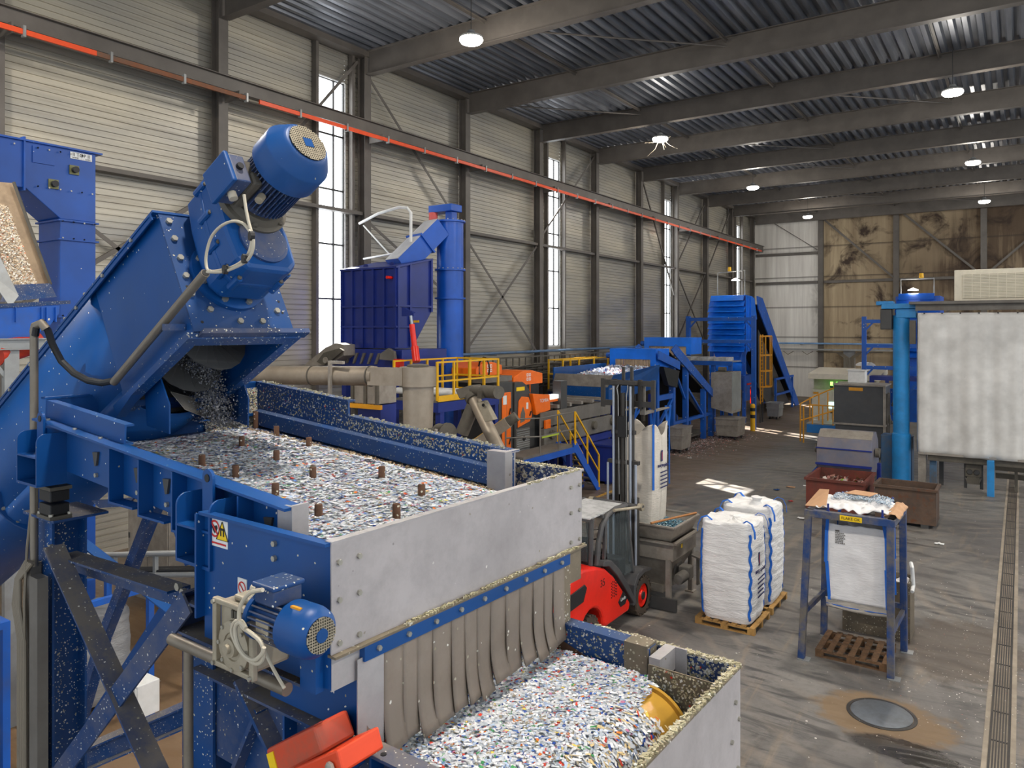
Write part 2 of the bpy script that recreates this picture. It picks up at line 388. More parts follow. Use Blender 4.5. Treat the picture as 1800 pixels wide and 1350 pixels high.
def _floor():
    t = NT('worn concrete floor')
    a = t.noise(.22, 6, dist=.6); b = t.noise(1, 7, t.stretch((.5,2.6,1), rot=(0,0,.5)), dist=1.6, rough=.65); c = t.noise(1, 7, t.stretch((2.2,.3,1), rot=(0,0,.25)), dist=1.2, rough=.62); d = t.noise(9, 8, rough=.7)
    col = t.mix(t.step(a, .34, .66), lin((92,88,86)), lin((128,124,119)))
    col = t.mix(t.math('MULTIPLY', t.step(b, .49, .62), .85), col, lin((62,60,60)))
    col = t.mix(t.math('MULTIPLY', t.step(c, .55, .74), .55), col, lin((152,134,110)))
    col = t.mix(t.math('MULTIPLY', t.step(d, .5, .75), .35), col, lin((70,64,58)))
    def ring(cx, cy, sc, rot):                                     # curved tyre sweeps
        mp = t.n('ShaderNodeMapping'); mp.inputs['Location'].default_value = (-cx, -cy, 0); t.l(t.co, mp.inputs['Vector'])
        wv = t.n('ShaderNodeTexWave', wave_type='RINGS', rings_direction='Z'); wv.inputs['Scale'].default_value = sc; wv.inputs['Distortion'].default_value = 5; wv.inputs['Detail'].default_value = 4; wv.inputs['Detail Scale'].default_value = .7
        t.l(mp.outputs[0], wv.inputs['Vector']); return wv.outputs['Fac']
    m1 = t.noise(.35, 3); m2 = t.noise(.5, 3, t.stretch((1,1,1), rot=(0,0,1)))
    col = t.mix(t.math('MULTIPLY', t.math('MULTIPLY', t.step(ring(-7, 12, .42, 0), .6, .95), t.step(m1, .42, .6)), .35), col, lin((54,52,52)))
    col = t.mix(t.math('MULTIPLY', t.math('MULTIPLY', t.step(ring(2.5, 21, .5, 0), .62, .95), t.step(m2, .4, .6)), .3), col, lin((146,134,120)))
    def blob(cx, cy, rx, ry, soft):
        mp = t.n('ShaderNodeMapping'); mp.inputs['Location'].default_value = (-cx/rx, -cy/ry, 0); mp.inputs['Scale'].default_value = (1/rx, 1/ry, 0); t.l(t.co, mp.inputs['Vector'])
        ln = t.n('ShaderNodeVectorMath', operation='LENGTH'); t.l(mp.outputs[0], ln.inputs[0])
        return t.step(t.math('ADD', ln.outputs['Value'], t.math('MULTIPLY', t.noise(2.2, 6, rough=.65), soft)), 1 + soft*.5 + .12, 1 + soft*.5 - .12)
    col = t.mix(t.math('MULTIPLY', blob(-1.75, 12.75, .95, .75, 1.1), .8), col, lin((120,96,66)))
    wet = blob(-1.35, 11.95, .75, .32, .9)
    col = t.mix(t.math('MULTIPLY', wet, .85), col, lin((40,36,33)))
    col = t.mix(t.math('MULTIPLY', blob(-11.5, 7.5, 4.5, 6, .5), .75), col, lin((122,92,58)))
    col = t.mix(t.math('MULTIPLY', blob(-.9, 16.3, 1.0, 1.6, 1.2), .55), col, lin((78,64,50)))
    sx = t.n('ShaderNodeSeparateXYZ'); t.l(t.co, sx.inputs[0])
    w = t.noise(.8, 4); edge = t.math('ADD', sx.outputs[0], t.math('MULTIPLY', w, 3))
    col = t.mix(t.math('MULTIPLY', t.step(edge, -8.2, -9.6), .5), col, lin((110,84,54)))
    vo = t.n('ShaderNodeTexVoronoi'); vo.inputs['Scale'].default_value = 3.2; t.l(t.co, vo.inputs['Vector'])
    sp = t.n('ShaderNodeSeparateColor'); t.l(vo.outputs['Color'], sp.inputs[0])
    col = t.mix(t.math('MULTIPLY', t.math('LESS_THAN', vo.outputs['Distance'], .06), t.math('LESS_THAN', sp.outputs[0], .4)), col, lin((196,190,182)))
    return t.done(col, t.math('SUBTRACT', t.step(b, .95, .15), t.math('MULTIPLY', wet, .3)), 0, bump=d, bstr=.1, spec=.45)
M['floor'] = _floor()
M['grate'] = paint('cast iron grating', (62,60,60), .45, .5, dirt=.3, dcol=(96,88,78))
M['cover'] = paint('worn steel cover', (118,124,132), .38, .6, dirt=.35, dcol=(72,68,64), dsc=3)
M['kerb'] = paint('pale drain edge', (150,138,122), .75, dirt=.3)
M['curtain'] = paint('grey white tarpaulin', (216,214,210), .6, dirt=.12, dcol=(160,154,146), dsc=2.2, speck=(3,.03,.5), scol=(110,100,90))

FLK = [((214,216,220),26),((196,200,206),18),((176,184,194),13),((236,236,236),16),((150,158,168),6),((172,192,220),8),((96,130,190),4),((40,76,158),3.2),((206,64,44),2.6),((226,120,40),1.3),((70,150,90),1.5),((232,206,90),.9),((150,140,120),5),((190,120,150),.6)]
def flakes(name, pts, parent=None, size=(.006,.015), lift=.35, label=None, cat=None, group=None, pal=FLK, along=None, loc=None, mat='flake'):
    """pts: list of (position, normal); every flake is a small quad with its own tint"""
    cols = [lin(c) for c, w in pal]; ws = [w for c, w in pal]
    V = []; Fc = []; C = []
    for p, nrm in pts:
        p = Vector(p); n = (Vector(nrm) + Vector((random.gauss(0, lift), random.gauss(0, lift), random.gauss(0, lift)))).normalized()
        a = Vector((random.gauss(0,1), random.gauss(0,1), random.gauss(0,1))) if along is None else Vector(along(p)) + Vector((random.gauss(0,.25), random.gauss(0,.25), random.gauss(0,.25)))
        a = (a - n*a.dot(n)).normalized(); b = n.cross(a)
        s1 = random.uniform(*size) * (1 if along is None else 1.8); s2 = random.uniform(*size) * .7
        k = len(V); V += [p - a*s1 - b*s2*.6, p + a*s1*.7 - b*s2, p + a*s1 + b*s2*.5, p - a*s1*.6 + b*s2]
        Fc.append((k, k+1, k+2, k+3)); c = random.choices(cols, ws)[0]; g = random.uniform(.85, 1.06); C += [min(1, c[0]*g), min(1, c[1]*g), min(1, c[2]*g), 1] * 4
    mb = MB(); mb.v = V; mb.f = Fc; mb.sm = [False]*len(Fc)
    o = mb.build(name, M[mat], parent, loc=loc, keep=True)
    at_ = o.data.color_attributes.new('tint', 'FLOAT_COLOR', 'CORNER'); at_.data.foreach_set('color', C)
    if label: tag(o, label, cat, group, 'stuff')
    return o
# ------------------------------------------------------------------ the hall
setF(FW)
YEND, XR, Y0, ZR, WX = 69.0, 12.0, -8.0, 16.05, -20.2
WIN = [(17.75, 19.05), (32.9, 34.3), (48.0, 49.5), (63.4, 64.9)]
WZ = (5.1, 14.8)
S(MB().box(-20.4, XR, Y0, YEND + .2, -.3, 0).build('floor', M['floor']))
def liner(mb, y0, y1, z0, z1):
    n = int(round((z1 - z0)/.17)); h = (z1 - z0)/n; pr = []
    for i in range(n):
        z = z0 + i*h; pr += [(WX, z), (WX, z + h*.72), (WX - .03, z + h*.78), (WX - .03, z + h*.94)]
    pr.append((WX, z1)); m = len(pr)
    mb.add([(x, y0, z) for x, z in pr] + [(x, y1, z) for x, z in pr], [(i, i+1, m+i+1, m+i) for i in range(m-1)])
mb = MB(); ys = Y0
for a, b in WIN:
    liner(mb, ys, a, 0, 16.2); liner(mb, a, b, 0, WZ[0]); liner(mb, a, b, WZ[1], 16.2); ys = b
liner(mb, ys, YEND, 0, 16.2)
S(mb.build('wall_left', M['wall'], sol=.004))
for i, (a, b) in enumerate(WIN):
    w = MB().box(WX-.14, WX-.1, a, b, *WZ).build(f'window_{i+1}', M['pane']); S(w)
    f = MB(); c = a + (b - a)*.62
    for y in (a + .015, c, b - .015): f.box(WX-.1, WX-.02, y-.028, y+.028, *WZ)
    for k in range(6):
        z = WZ[0] + (WZ[1]-WZ[0])*k/5; f.box(WX-.095, WX-.04, a, b, z-.032, z+.032)
    S(f.build('window_frame', M['dark'], w))
    s = MB().box(WX-.3, WX+.02, a-.04, a-.01, *WZ).box(WX-.3, WX+.02, b, b+.03, *WZ).box(WX-.3, WX+.02, a, b, WZ[0]-.05, WZ[0]).box(WX-.3, WX+.02, a, b, WZ[1], WZ[1]+.04)
    S(s.build('window_reveal', M['white'], w))
# roof deck: trapezoid ribs running along the hall
mb = MB(); pr = []; x = -20.4
while x < XR:
    pr += [(x, ZR), (x+.14, ZR), (x+.2, ZR+.16), (x+.34, ZR+.16)]; x += .4
m = len(pr)
mb.add([(x, Y0, z) for x, z in pr] + [(x, YEND, z) for x, z in pr], [(i, i+1, m+i+1, m+i) for i in range(m-1)])
S(mb.build('ceiling', M['roof'], sol=.004))
YC = [13.72 + 5.98*k for k in range(-3, 10)]
for y in YC:
    S(MB().ibeam((-19.6, y, 15.62), (XR, y, 15.62), .86, .3, .022).build('roof_beam', M['beam']))
    if y > 0:
        S(MB().ibeam((-19.86, y, 0), (-19.86, y, 16), .36, .32, .02, (1,0,0)).build('column', M['beam']))
        # haunch plates and the crane rail bracket
    S(MB().box(-19.6, -18.9, y-.02, y+.02, 12.7, 12.95).build('trim_bracket', M['beam']))
S(MB().box(-20.05, -19.6, Y0, YEND, 15.85, 16.05).build('trim_eaves', M['beam']))
# short roof ties and bracing rods between the beams
nt = 0
for k, y in enumerate(YC[:-1]):
    if y < 6: continue
    for x in (-14.4, -8.45, -2.5, 3.4):
        S(MB().angle((x, y, 15.95), (x, y + 5.98, 15.95), .09, .09, .012).box(x-.03, x+.06, y-.02, y+.02, 15.5, 15.95).build(f'trim_tie_{nt}', M['beam'])); nt += 1
for k, (x0, x1) in ((4, (-14.4, -8.45)), (5, (-20, -14.4)), (6, (-8.4, -2.5)), (7, (-14.4, -8.45)), (8, (-14.4, -8.45)), (10, (-14.4, -8.45)), (11, (-8.4, -2.5)), (11, (-20, -14.4))):
    S(MB().tube((x0, YC[k], 15.75), (x1, YC[k] + 5.98, 15.75), .03, 6).build(f'trim_rod_{nt}', M['beam'])); nt += 1
# girts between the columns, corner mullions beside the windows
for k, y in enumerate(YC[:-1]):
    if y < -1: continue
    S(MB().box(-20.1, -19.78, y+.16, y+5.82, 10.1, 10.22).build(f'trim_girt_{k}', M['beam']))
for i, (a, b) in enumerate(WIN):
    S(MB().box(-20.15, -19.95, a-.24, a-.12, 0, 15.9).build(f'trim_post_{2*i}', M['beam']))
    S(MB().box(-20.15, -19.95, b+.14, b+.26, 0, 15.9).build(f'trim_post_{2*i+1}', M['beam']))
X_ = -19.84
for j, (y0, z0, y1, z1) in enumerate([(25.7, 10.0, 31.5, 4.9), (31.5, 10.0, 25.7, 4.9), (19.4, 15.6, 15.6, 11.3), (20.0, 15.2, 25.4, 10.4), (37.6, 15.6, 31.9, 10.5),
        (44.0, 15.6, 49.4, 8.3), (55.4, 15.4, 49.9, 10.4), (49.8, 10.0, 55.4, 5), (55.4, 10, 49.8, 5), (61.2, 15.4, 56, 10.3), (8, 6.4, 13.4, 10), (8, 10, 11.5, 7.6), (20, 9.9, 25, 7.2)]):
    S(MB().angle((X_, y0, z0), (X_, y1, z1), .11, .11, .014, (1,0,0)).build(f'trim_brace_{j}', M['beam']))
# crane runway beam with its orange conductor rail
rw = MB().ibeam((-19.15, Y0, 13.12), (-19.15, YEND-.6, 13.12), .42, .26, .02).build('crane_runway', M['beam']); S(rw)
orr = MB()
for y0, y1 in ((Y0, 9.6), (14.4, YEND-2)):
    orr.box(-18.93, -18.87, y0, y1, 12.72, 12.84)
orr.build('conductor_rail', flat('orange conductor rail', (240,84,36), .45), rw)
dr = MB().box(-18.93, -18.87, 9.6, 13.9, 12.72, 12.84).build('conductor_rail', paint('dusty conductor rail', (140,84,52), .7, dirt=.6), rw)
hg = MB()
y = 2.0
while y < 66:
    hg.box(-18.96, -18.84, y-.03, y+.03, 12.66, 12.92); y += 1.99
hg.build('rail_hanger', M['galv'], rw)
# far wall with its posts and diagonals
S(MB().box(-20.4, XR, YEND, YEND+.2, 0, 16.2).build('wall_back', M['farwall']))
for x in (-14.35, -8.5, -2.4, 3.6):
    S(MB().ibeam((x, YEND-.18, 0), (x, YEND-.18, 16), .3, .42, .02, (0,1,0)).build('column', M['beam']))
for j, z in enumerate((12.55, 10.0)):
    S(MB().box(-19.9, -14.6, YEND-.2, YEND-.02, z-.12, z+.12).build(f'trim_wall_rail_{j}', M['beam']))
S(MB().box(-14.1, -8.7, YEND-.2, YEND-.02, 9.9, 10.12).build('trim_wall_rail_2', M['beam']))
S(MB().box(-8.3, 3, YEND-.2, YEND-.02, 9.9, 10.12).build('trim_wall_rail_3', M['beam']))
for j, (x0, z0, x1, z1) in enumerate([(-14.1, 15.4, -8.7, 10.2), (-8.3, 15.7, -2.6, 10.2), (3.4, 15.6, -2.2, 10.2), (-8.2, 4.6, -4, 8), (-18.6, 15.6, -14.6, 12.8)]):
    S(MB().bar((x0, YEND-.3, z0), (x1, YEND-.3, z1), .06 if j == 4 else .16, .06, (0,1,0)).build(f'trim_diagonal_{j}', M['beam']))
# drain channel in the floor
d = MB()
for i in range(-2, 66):
    for k in range(7):
        d.box(-.38 + k*.036, -.36 + k*.036, i, i + .97, 0, .012)
    d.box(-.39, -.13, i+.97, i+1.0, 0, .013); d.box(-.39, -.375, i, i+1, 0, .013); d.box(-.145, -.13, i, i+1, 0, .013)
dg = d.build('drain_grating', M['grate']); tag(dg, 'long black slotted drain grating set in the floor', 'drain')
kb = MB().box(-.46, -.395, -2, 66, 0, .008).box(-.125, -.06, -2, 66, 0, .008).box(-.395, -.125, -2, 66, 0, .003); kb.build('concrete_edge', M['kerb'], dg)
mh = T('manhole_cover', 'round grey steel manhole cover set in the wet floor', 'manhole cover', (-1.8, 12.9, 0))
MB().lathe((-1.8, 12.9, 0), (0,0,1), [(0,.44),(.012,.44),(.016,.42)], 40).build('lid', M['cover'], mh)
MB().lathe((-1.8, 12.9, 0), (0,0,1), [(0,.5),(.008,.5),(.01,.45),(0,.45)], 40, caps=False).build('rim', M['grate'], mh)
# painted stripe beside the stair
ys_ = MB()
for k in range(26):
    ys_.add([(-12.55, 21.6 + k*.16, .004), (-12.4, 21.6 + k*.16, .004), (-12.4, 21.7 + k*.16, .004), (-12.55, 21.7 + k*.16, .004)], [(0,1,2,3)])
tag(ys_.build('warning_stripe', M['yellow'], keep=True), 'yellow dashed warning line painted on the floor beside the stair', 'floor marking')
# high bay lamps
def lamp(x, y, z, label):
    t = T('high_bay_lamp', label, 'ceiling lamp', (x, y, z), 'high bay lamps under the roof beams')
    MB().lathe((x,y,z), (0,0,1), [(.0,.34),(.05,.35),(.09,.25),(.16,.13),(.24,.1)], 24).build('housing', M['galv'], t)
    MB().lathe((x,y,z), (0,0,-1), [(.001,.34),(.05,.35),(.12,.3),(.15,.18)], 24).build('diffuser', M['lamp'], t)
    MB().tube((x,y,z+.24), (x,y,ZR), .012, 6).build('hanger', M['dark'], t)
    return t
LAMPS = [(-13.45, 17.7), (-13.45, 31.75), (-13.45, 45.85), (-13.5, 60.2), (-2.05, 31.4), (-2.05, 45.3), (-2.05, 59.6), (-2.05, 17.4), (-2.05, 3.3), (-13.45, 3.6)]
NM = ['lit lamp hanging above the blue hopper, largest of those in view', 'lit lamp wrapped in cobwebs, second of the row along the side wall', 'lit lamp above the blue ribbed hopper tower, third of the wall row', 'lit lamp in front of the pale corner of the far wall',
      'lit lamp high above the stand with the white bag', 'lit lamp above the tarpaulin machine, middle of the outer row', 'lit lamp in front of the sooty far wall', 'lit lamp', 'lit lamp', 'lit lamp']
for i, (x, y) in enumerate(LAMPS):
    if i < 7: lamp(x, y, 14.55, NM[i])
    ld = bpy.data.lights.new('high_bay', 'POINT'); ld.shadow_soft_size = .3; ld.energy = 300; ld.color = (1, .93, .83)
    lo = bpy.data.objects.new('high_bay_light', ld); COL.objects.link(lo); lo.location = (x, y, 14.15)
    ld = bpy.data.lights.new('high_bay_down', 'AREA'); ld.shape = 'DISK'; ld.size = .6; ld.energy = 720; ld.color = (1, .93, .83)
    lo = bpy.data.objects.new('high_bay_downlight', ld); COL.objects.link(lo); lo.location = (x, y, 14.45)
for x, y in ((9.4, 17.5), (9.4, 3.5), (9.4, 31.5), (9.4, 45.5), (9.4, 59.5)):
    ld = bpy.data.lights.new('high_bay', 'POINT'); ld.shadow_soft_size = .3; ld.energy = 300; ld.color = (1, .93, .83)
    lo = bpy.data.objects.new('high_bay_light', ld); COL.objects.link(lo); lo.location = (x, y, 14.15)
    ld = bpy.data.lights.new('high_bay_down', 'AREA'); ld.shape = 'DISK'; ld.size = .6; ld.energy = 720; ld.color = (1, .93, .83)
    lo = bpy.data.objects.new('high_bay_downlight', ld); COL.objects.link(lo); lo.location = (x, y, 14.45)
cw = MB(); random.seed(3)
for k in range(7):
    a = random.uniform(0, 6.28); r = random.uniform(.3, .9); p0 = Vector((-13.45, 31.75, 14.6)); p1 = p0 + Vector((math.cos(a)*r, math.sin(a)*r*.5, random.uniform(-.9, .2)))
    cw.path([p0, (p0*.5 + p1*.5) + Vector((.06, 0, -.12)), p1], .012, 4)
tag(cw.build('cobweb', M['greycable']), 'dusty cobweb strands hanging from a lamp in the wall row', 'cobweb')
# pipes and cable tray on the walls
wp = T('air_pipe', 'blue compressed air pipe along the corrugated side wall', 'pipe', (-19.2, 23, 4.9))
MB().tube((-19.2, 23, 4.9), (-19.2, 66, 4.9), .06, 10).build('pipe_run', paint('blue grey pipe', (88,120,156), .45, dirt=.3), wp)
cl = MB()
for k in range(14): cl.box(-20.1, -19.1, 24 + k*3, 24.06 + k*3, 4.78, 4.83)
cl.build('bracket', M['galv'], wp)
fp = T('air_pipe', 'light blue air pipe along the stained far wall', 'pipe', (-19, 68.6, 4.66))
MB().tube((-19.8, 68.45, 4.68), (-4, 68.45, 4.68), .08, 10).build('pipe_run', paint('pale blue pipe', (120,160,206), .4, dirt=.1), fp)
cb = MB()
for k in range(5): cb.box(-19 + k*3, -18.9 + k*3, 68.38, 69, 4.56, 4.62)
cb.build('bracket', M['galv'], fp)
tr = T('cable_tray', 'galvanised cable tray with loose cables on the far wall', 'cable tray', (-14, 68.5, 4))
MB().box(-19.5, -6, 68.2, 68.57, 4.1, 4.14).box(-19.5, -6, 68.18, 68.2, 4.1, 4.24).box(-12.5, -11.6, 68.6, 68.9, 1.2, 4.1).build('tray', M['galv'], tr)
random.seed(5)
cbm = MB()
for k in range(9):
    x = -12.45 + k*.1
    cbm.path([(x + (-2.2 if k < 5 else 2.2), 68.5, 4.0), (x + (-.6 if k < 5 else .6), 68.45, 3.95), (x, 68.5, 3.5), (x, 68.55, 1.3)], .04, 5)
for k in range(3):
    x = -19 + k*1.6; cbm.path([(x, 68.4, 4.0), (x + .4, 68.4, 3.4 + random.random()*.4), (x + .9, 68.4, 4.0)], .03, 5)
cbm.build('cable', M['greycable'], tr)
# ------------------------------------------------------------------ sorting line: upper vibrating feeder
setF(FM)
YN, YF = 2.0, 3.45
zt = lambda x: 5.26 + .083*(-2.554 - x)          # top edge of the upper side walls
zb = lambda x: 5.07 + .08*(-2.53 - x)            # pan
UF = T('vibrating_feeder', 'upper blue vibrating feeder trough carrying shredded plastic past rusty pegs', 'vibrating feeder', (-3.7, 2.7, 5.0), 'vibrating feeders')
MB().prism([(-4.95, YN, zb(-4.95)), (-2.4, YN, zb(-2.4)), (-2.4, YF, zb(-2.4)), (-4.95, YF, zb(-4.95))], (0,0,-.02)).build('pan', M['blue_spk'], UF)
# near wall with flange, ribs and openings
w = MB(); y0 = YN - .012
w.prism([(-4.95, y0, zt(-4.95)-.27), (-2.55, y0, zt(-2.55)-.24), (-2.55, y0, zt(-2.55)), (-4.95, y0, zt(-4.95))], (0,.012,0))
w.bar((-4.95, y0-.03, zt(-4.95)), (-2.55, y0-.03, zt(-2.55)), .09, .012)
nw = w.build('side_wall', M['blue'], UF)
for x in (-4.02, -3.72, -3.41, -3.11, -2.88):
    MB().prism([(x, y0, zt(x)-.01), (x, y0-.075, zt(x)-.012), (x, y0-.075, zt(x)-.285), (x, y0, zt(x)-.285)], (.012,0,0)).box(x, x+.25 if x < -3 else x+.1, y0-.075, y0, zt(x)-.295, zt(x)-.283).build('stiffener', M['blue'], UF)
MB().chan((-4.95, y0, zt(-4.95)+.055), (-4.0, y0, zt(-4.0)+.055), .11, -.05, .01).build('top_channel', M['blue'], UF)
for x in (-4.3, -3.85, -3.57, -3.25, -2.75):
    MB().prism([(x-.03, y0-.001, zt(x)-.09), (x+.03, y0-.001, zt(x)-.085), (x+.012, y0-.001, zt(x)-.16), (x-.005, y0-.001, zt(x)-.165)], (0,-.012,0)).build('slot_plug', M['dark'], nw)
    MB().hexb((x, y0, zt(x)-.215), (0,-1,0), .013, .014).build('bolt', M['bolt'], nw)
for x in (-4.9, -4.84, -4.5, -4.2):
    MB().hexb((x, y0-.03, zt(x)+.006), (0,0,1), .011, .01).build('bolt', M['bolt'], nw)
# lifting lugs beside each spring seat
def lug(xc):
    g = MB(); z = zt(xc)
    def rounded(x, top, bot, wd):
        pts = [(x, y0, top)]
        for k in range(7):
            a = R(90 - 15*k); pts.append((x, y0 - wd + .05 - .05*math.cos(a), top - .05 + .05*math.sin(a)))
        pts += [(x, y0-wd, bot), (x, y0, bot)]
        g.prism(pts, (.012,0,0))
    rounded(xc-.17, z-.045, z-.335, .16); rounded(xc+.09, z-.045, z-.335, .16)
    g.box(xc-.17, xc+.1, y0-.16, y0, z-.345, z-.33); g.box(xc-.17, xc+.1, y0-.16, y0, z-.185, z-.175)
    a = g.build('spring_seat', M['blue'], UF)
    e = MB(); n = 10; out = []
    for k in range(n+1):
        t = math.pi*k/n; out.append((xc-.03 + .04*math.cos(t), y0-.09, z+.03 + .04*math.sin(t)))
    out += [(xc-.07, y0-.09, z-.2), (xc+.01, y0-.09, z-.2)]
    e.prism(out, (0,.014,0)); e.build('lifting_eye', M['blue'], UF)
    MB().lathe((xc-.03, y0-.094, z+.03), (0,1,0), [(0,.018),(.024,.018)], 14).build('eye_hole', M['black'], a)
lug(-4.77); lug(-3.05)
# far wall, in two heights, with the inner ledge
f = MB()
f.box(-4.95, -3.912, YF, YF+.015, 5.0, 5.1); f.prism([(-4.95,YF,zb(-4.95)-.1),(-2.53,YF,zb(-2.53)-.1),(-2.53,YF,5.294),(-3.912,YF,5.402),(-3.912,YF,5.506),(-4.95,YF,5.592)], (0,.015,0))
f.bar((-4.95,YF+.03,5.592),(-3.912,YF+.03,5.506),.07,.012).bar((-3.912,YF+.03,5.402),(-2.53,YF+.03,5.294),.075,.012)
f.build('far_wall', M['blue_spk'], UF)
lg = MB().prism([(-4.9,YF,zb(-4.9)+.13),(-4.9,YF-.05,zb(-4.9)+.12),(-4.9,YF-.05,zb(-4.9)+.02),(-4.9,YF,zb(-4.9)+.01)],(2.24,0,-.179)).build('wear_ledge', M['blue_spk'], UF)
random.seed(11)
cr = MB()
for k in range(150):
    x = random.uniform(-4.93, -2.55); hi = x < -3.92
    z = (5.592 - .083*(x+4.95)) if hi else (5.402 - .078*(x+3.912)); s = random.uniform(.004, .01)
    cr.obox((x, YF + random.uniform(0, .06), z+.012), (random.random(), random.random(), .1), (-.5, 1, 0), (0,0,1), s, s*.7, s*.5)
cr.build('crumbs', M['crumbs'], UF)['kind'] = 'stuff'
MB().prism([(-4.95,YN,zb(-4.95)-.1),(-4.95,YF,zb(-4.95)-.1),(-4.95,YF,5.592),(-4.95,2.97,5.59),(-4.95,2.87,5.39),(-4.95,2.74,5.28),(-4.95,2.615,5.25),(-4.95,2.49,5.28),(-4.95,2.36,5.39),(-4.95,2.26,5.58),(-4.95,YN,5.578)], (-.014,0,0)).bar((-4.965,YN-.02,5.578),(-4.965,2.24,5.58),.05,.012).bar((-4.965,3.0,5.59),(-4.965,YF,5.592),.05,.012).box(-4.95,-4.9,YN,YF,zb(-4.95)+.08,zb(-4.95)+.1).build('back_wall', M['blue'], UF)
MB().box(-4.94, -4.925, 3.02, YF, zb(-4.95)-.01, 5.55).build('caked_liner', M['blue_caked'], UF)
# grey end caps of the two walls
MB().box(-2.56, -2.545, YN-.05, YN+.03, zt(-2.55)-.26, zt(-2.55)+.012).box(-2.64,-2.545,YN-.055,YN-.043,zt(-2.55)-.26,zt(-2.55)+.01).build('end_cap', M['stainless'], UF)
MB().box(-2.66, -2.53, YF-.07, YF-.058, 5.04, 5.29).box(-2.542,-2.53,YF-.07,YF+.03,5.04,5.29).box(-2.66,-2.53,YF-.07,YF+.07,5.29,5.302).build('end_cap', M['stainless'], UF)
PEG = [(431,770),(486,790),(543,803),(425,808),(486,825),(550,845),(671,838),(741,860),(697,890),(560,898),(484,872),(355,838),(414,850)]
for px, py in PEG:
    p = at(px, py, 'Z', 5.17, 'M'); z = zb(p.x)
    if not (-4.9 < p.x < -2.4): p.x = max(-4.85, min(-2.42, p.x))
    p.y = min(p.y, 3.38)
    MB().lathe((p.x, p.y, z-.02), (0,0,1), [(0,.019),(.13,.019),(.135,.016)], 10).build('peg', M['rustpeg'], UF)
# bed of flakes
def bedz(x, y):
    e = max(0, min(1, (3.36 - .04*max(0, -3.2 - x) - y)/.18)); b = max(0, min(1, (x + 4.86 + .25*max(0, y-2.9))/.3)); q = max(0, min(1, (y - 2.0)/.05))
    h = .05*e*b*q; return zb(x) + .004 + h*(1 + .25*noise.noise(Vector((x*3, y*3, 0))) + .12*noise.noise(Vector((x*14, y*14, 3))))
bed = MB().grid(lambda u, v: Vector((-4.9 + 2.62*u, 2.005 + 1.37*v, bedz(-4.9 + 2.62*u, 2.005 + 1.37*v) - .006)), 110, 60).build('plastic_flakes', M['bed'], None, loc=(-3.6, 2.7, 5.1), keep=True)
tag(bed, 'mottled layer of shredded plastic flakes around the rusty pegs of the upper trough', 'plastic flakes', 'shredded plastic', 'stuff')
pts = []
for k in range(30000):
    x = random.uniform(-4.88, -2.3); y = random.uniform(2.01, 3.36); z = bedz(x, y)
    if z - zb(x) < .018 and random.random() < .8: continue
    pts.append(((x, y, z + random.uniform(-.002, .006)), (0,0,1)))
flakes('loose_flakes', pts, bed, lift=.13)
# fine brown fringe between bed and ledge
fr = []
for k in range(2600):
    x = random.uniform(-4.85, -2.6); y = 3.36 - .04*max(0, -3.2-x) + random.gauss(0, .03); fr.append(((x, min(y, 3.43), zb(x) + .008), (0,0,1)))
BR = [((150,124,92),3),((196,180,146),3),((110,84,58),2),((220,214,196),1)]
flakes('brown_fines', fr, bed, size=(.005,.011), pal=BR)
ck = []
for k in range(1500):
    y = random.uniform(3.03, 3.44); z = random.uniform(zb(-4.95), 5.55); ck.append(((-4.92, y, z), (1,0,0)))
for k in range(900):
    x = random.uniform(-4.9, -2.6); hi = x < -3.92
    z = random.uniform(zb(x)+.14, (5.58 - .083*(x+4.95)) if hi else (5.39 - .078*(x+3.912))); ck.append(((x, YF-.003, z), (0,-1,0)))
CK = [((206,198,168),5),((170,160,126),3),((110,108,84),2),((230,228,220),2),((200,60,44),.2),((60,110,190),.3)]
flakes('stuck_flakes', ck, UF, size=(.004,.009), lift=.15, pal=CK)['kind'] = 'stuff'

# ------------------------------------------------------------------ upper magnetic separator
MY0, MY1, MXF, MXB = 1.842, 3.62, -2.18, -3.01
MS = T('magnetic_separator', 'upper blue magnet drum housing with plain grey steel front and rubber flap curtain', 'magnetic separator', (-2.6, 2.7, 4.65), 'magnetic separators')
n_ = MB().box(MXB, MXF, MY0, MY0+.012, 4.66, 5.2).box(MXB, MXF, MY0-.03, MY0+.012, 5.196, 5.208).box(MXB-.012, MXB, MY0-.04, MY0+.06, 4.75, 5.2).build('near_plate', M['blue'], MS)
for px, py in ((484,955),(484,981)):
    p = at(px, py, 'Y', MY0, 'M'); MB().hexb(p, (0,-1,0), .012, .014).build('bolt', M['bolt'], n_)
for px, py in ((556,1165),(556,1194)):
    p = at(px, py, 'Y', MY0, 'M'); MB().hexb(p, (0,-1,0), .012, .014).build('bolt', M['bolt'], n_)
MB().box(-2.31, -2.22, MY0-.04, MY0, 4.65, 4.85).build('corner_bracket', M['blue'], n_)
fp_ = MB().box(MXF, MXF+.006, MY0-.005, MY1, 4.79, 5.205).build('front_panel', M['panel'], MS)
MB().box(MXF-.03, MXF+.008, MY0-.005, MY1+.02, 5.203, 5.212).build('rolled_edge', M['stainless'], fp_)
for y in (MY0+.03, 1.97, 3.5, 3.59):
    for z in (4.83, 4.99, 5.13): MB().hexb((MXF+.006, y, z), (1,0,0), .011, .011).build('bolt', M['bolt'], fp_)
MB().box(MXF-.01, MXF+.035, MY0-.01, MY1+.01, 4.785, 4.795).build('flange', M['steel_caked'], MS)
bb = MB().box(MXF, MXF+.03, 1.98, 3.46, 4.725, 4.785).build('clamp_bar', M['blue'], MS)
for k in range(9): MB().hexb((MXF+.03, 2.05 + k*.165, 4.757), (1,0,0), .011, .012).build('bolt', M['bolt'], bb)
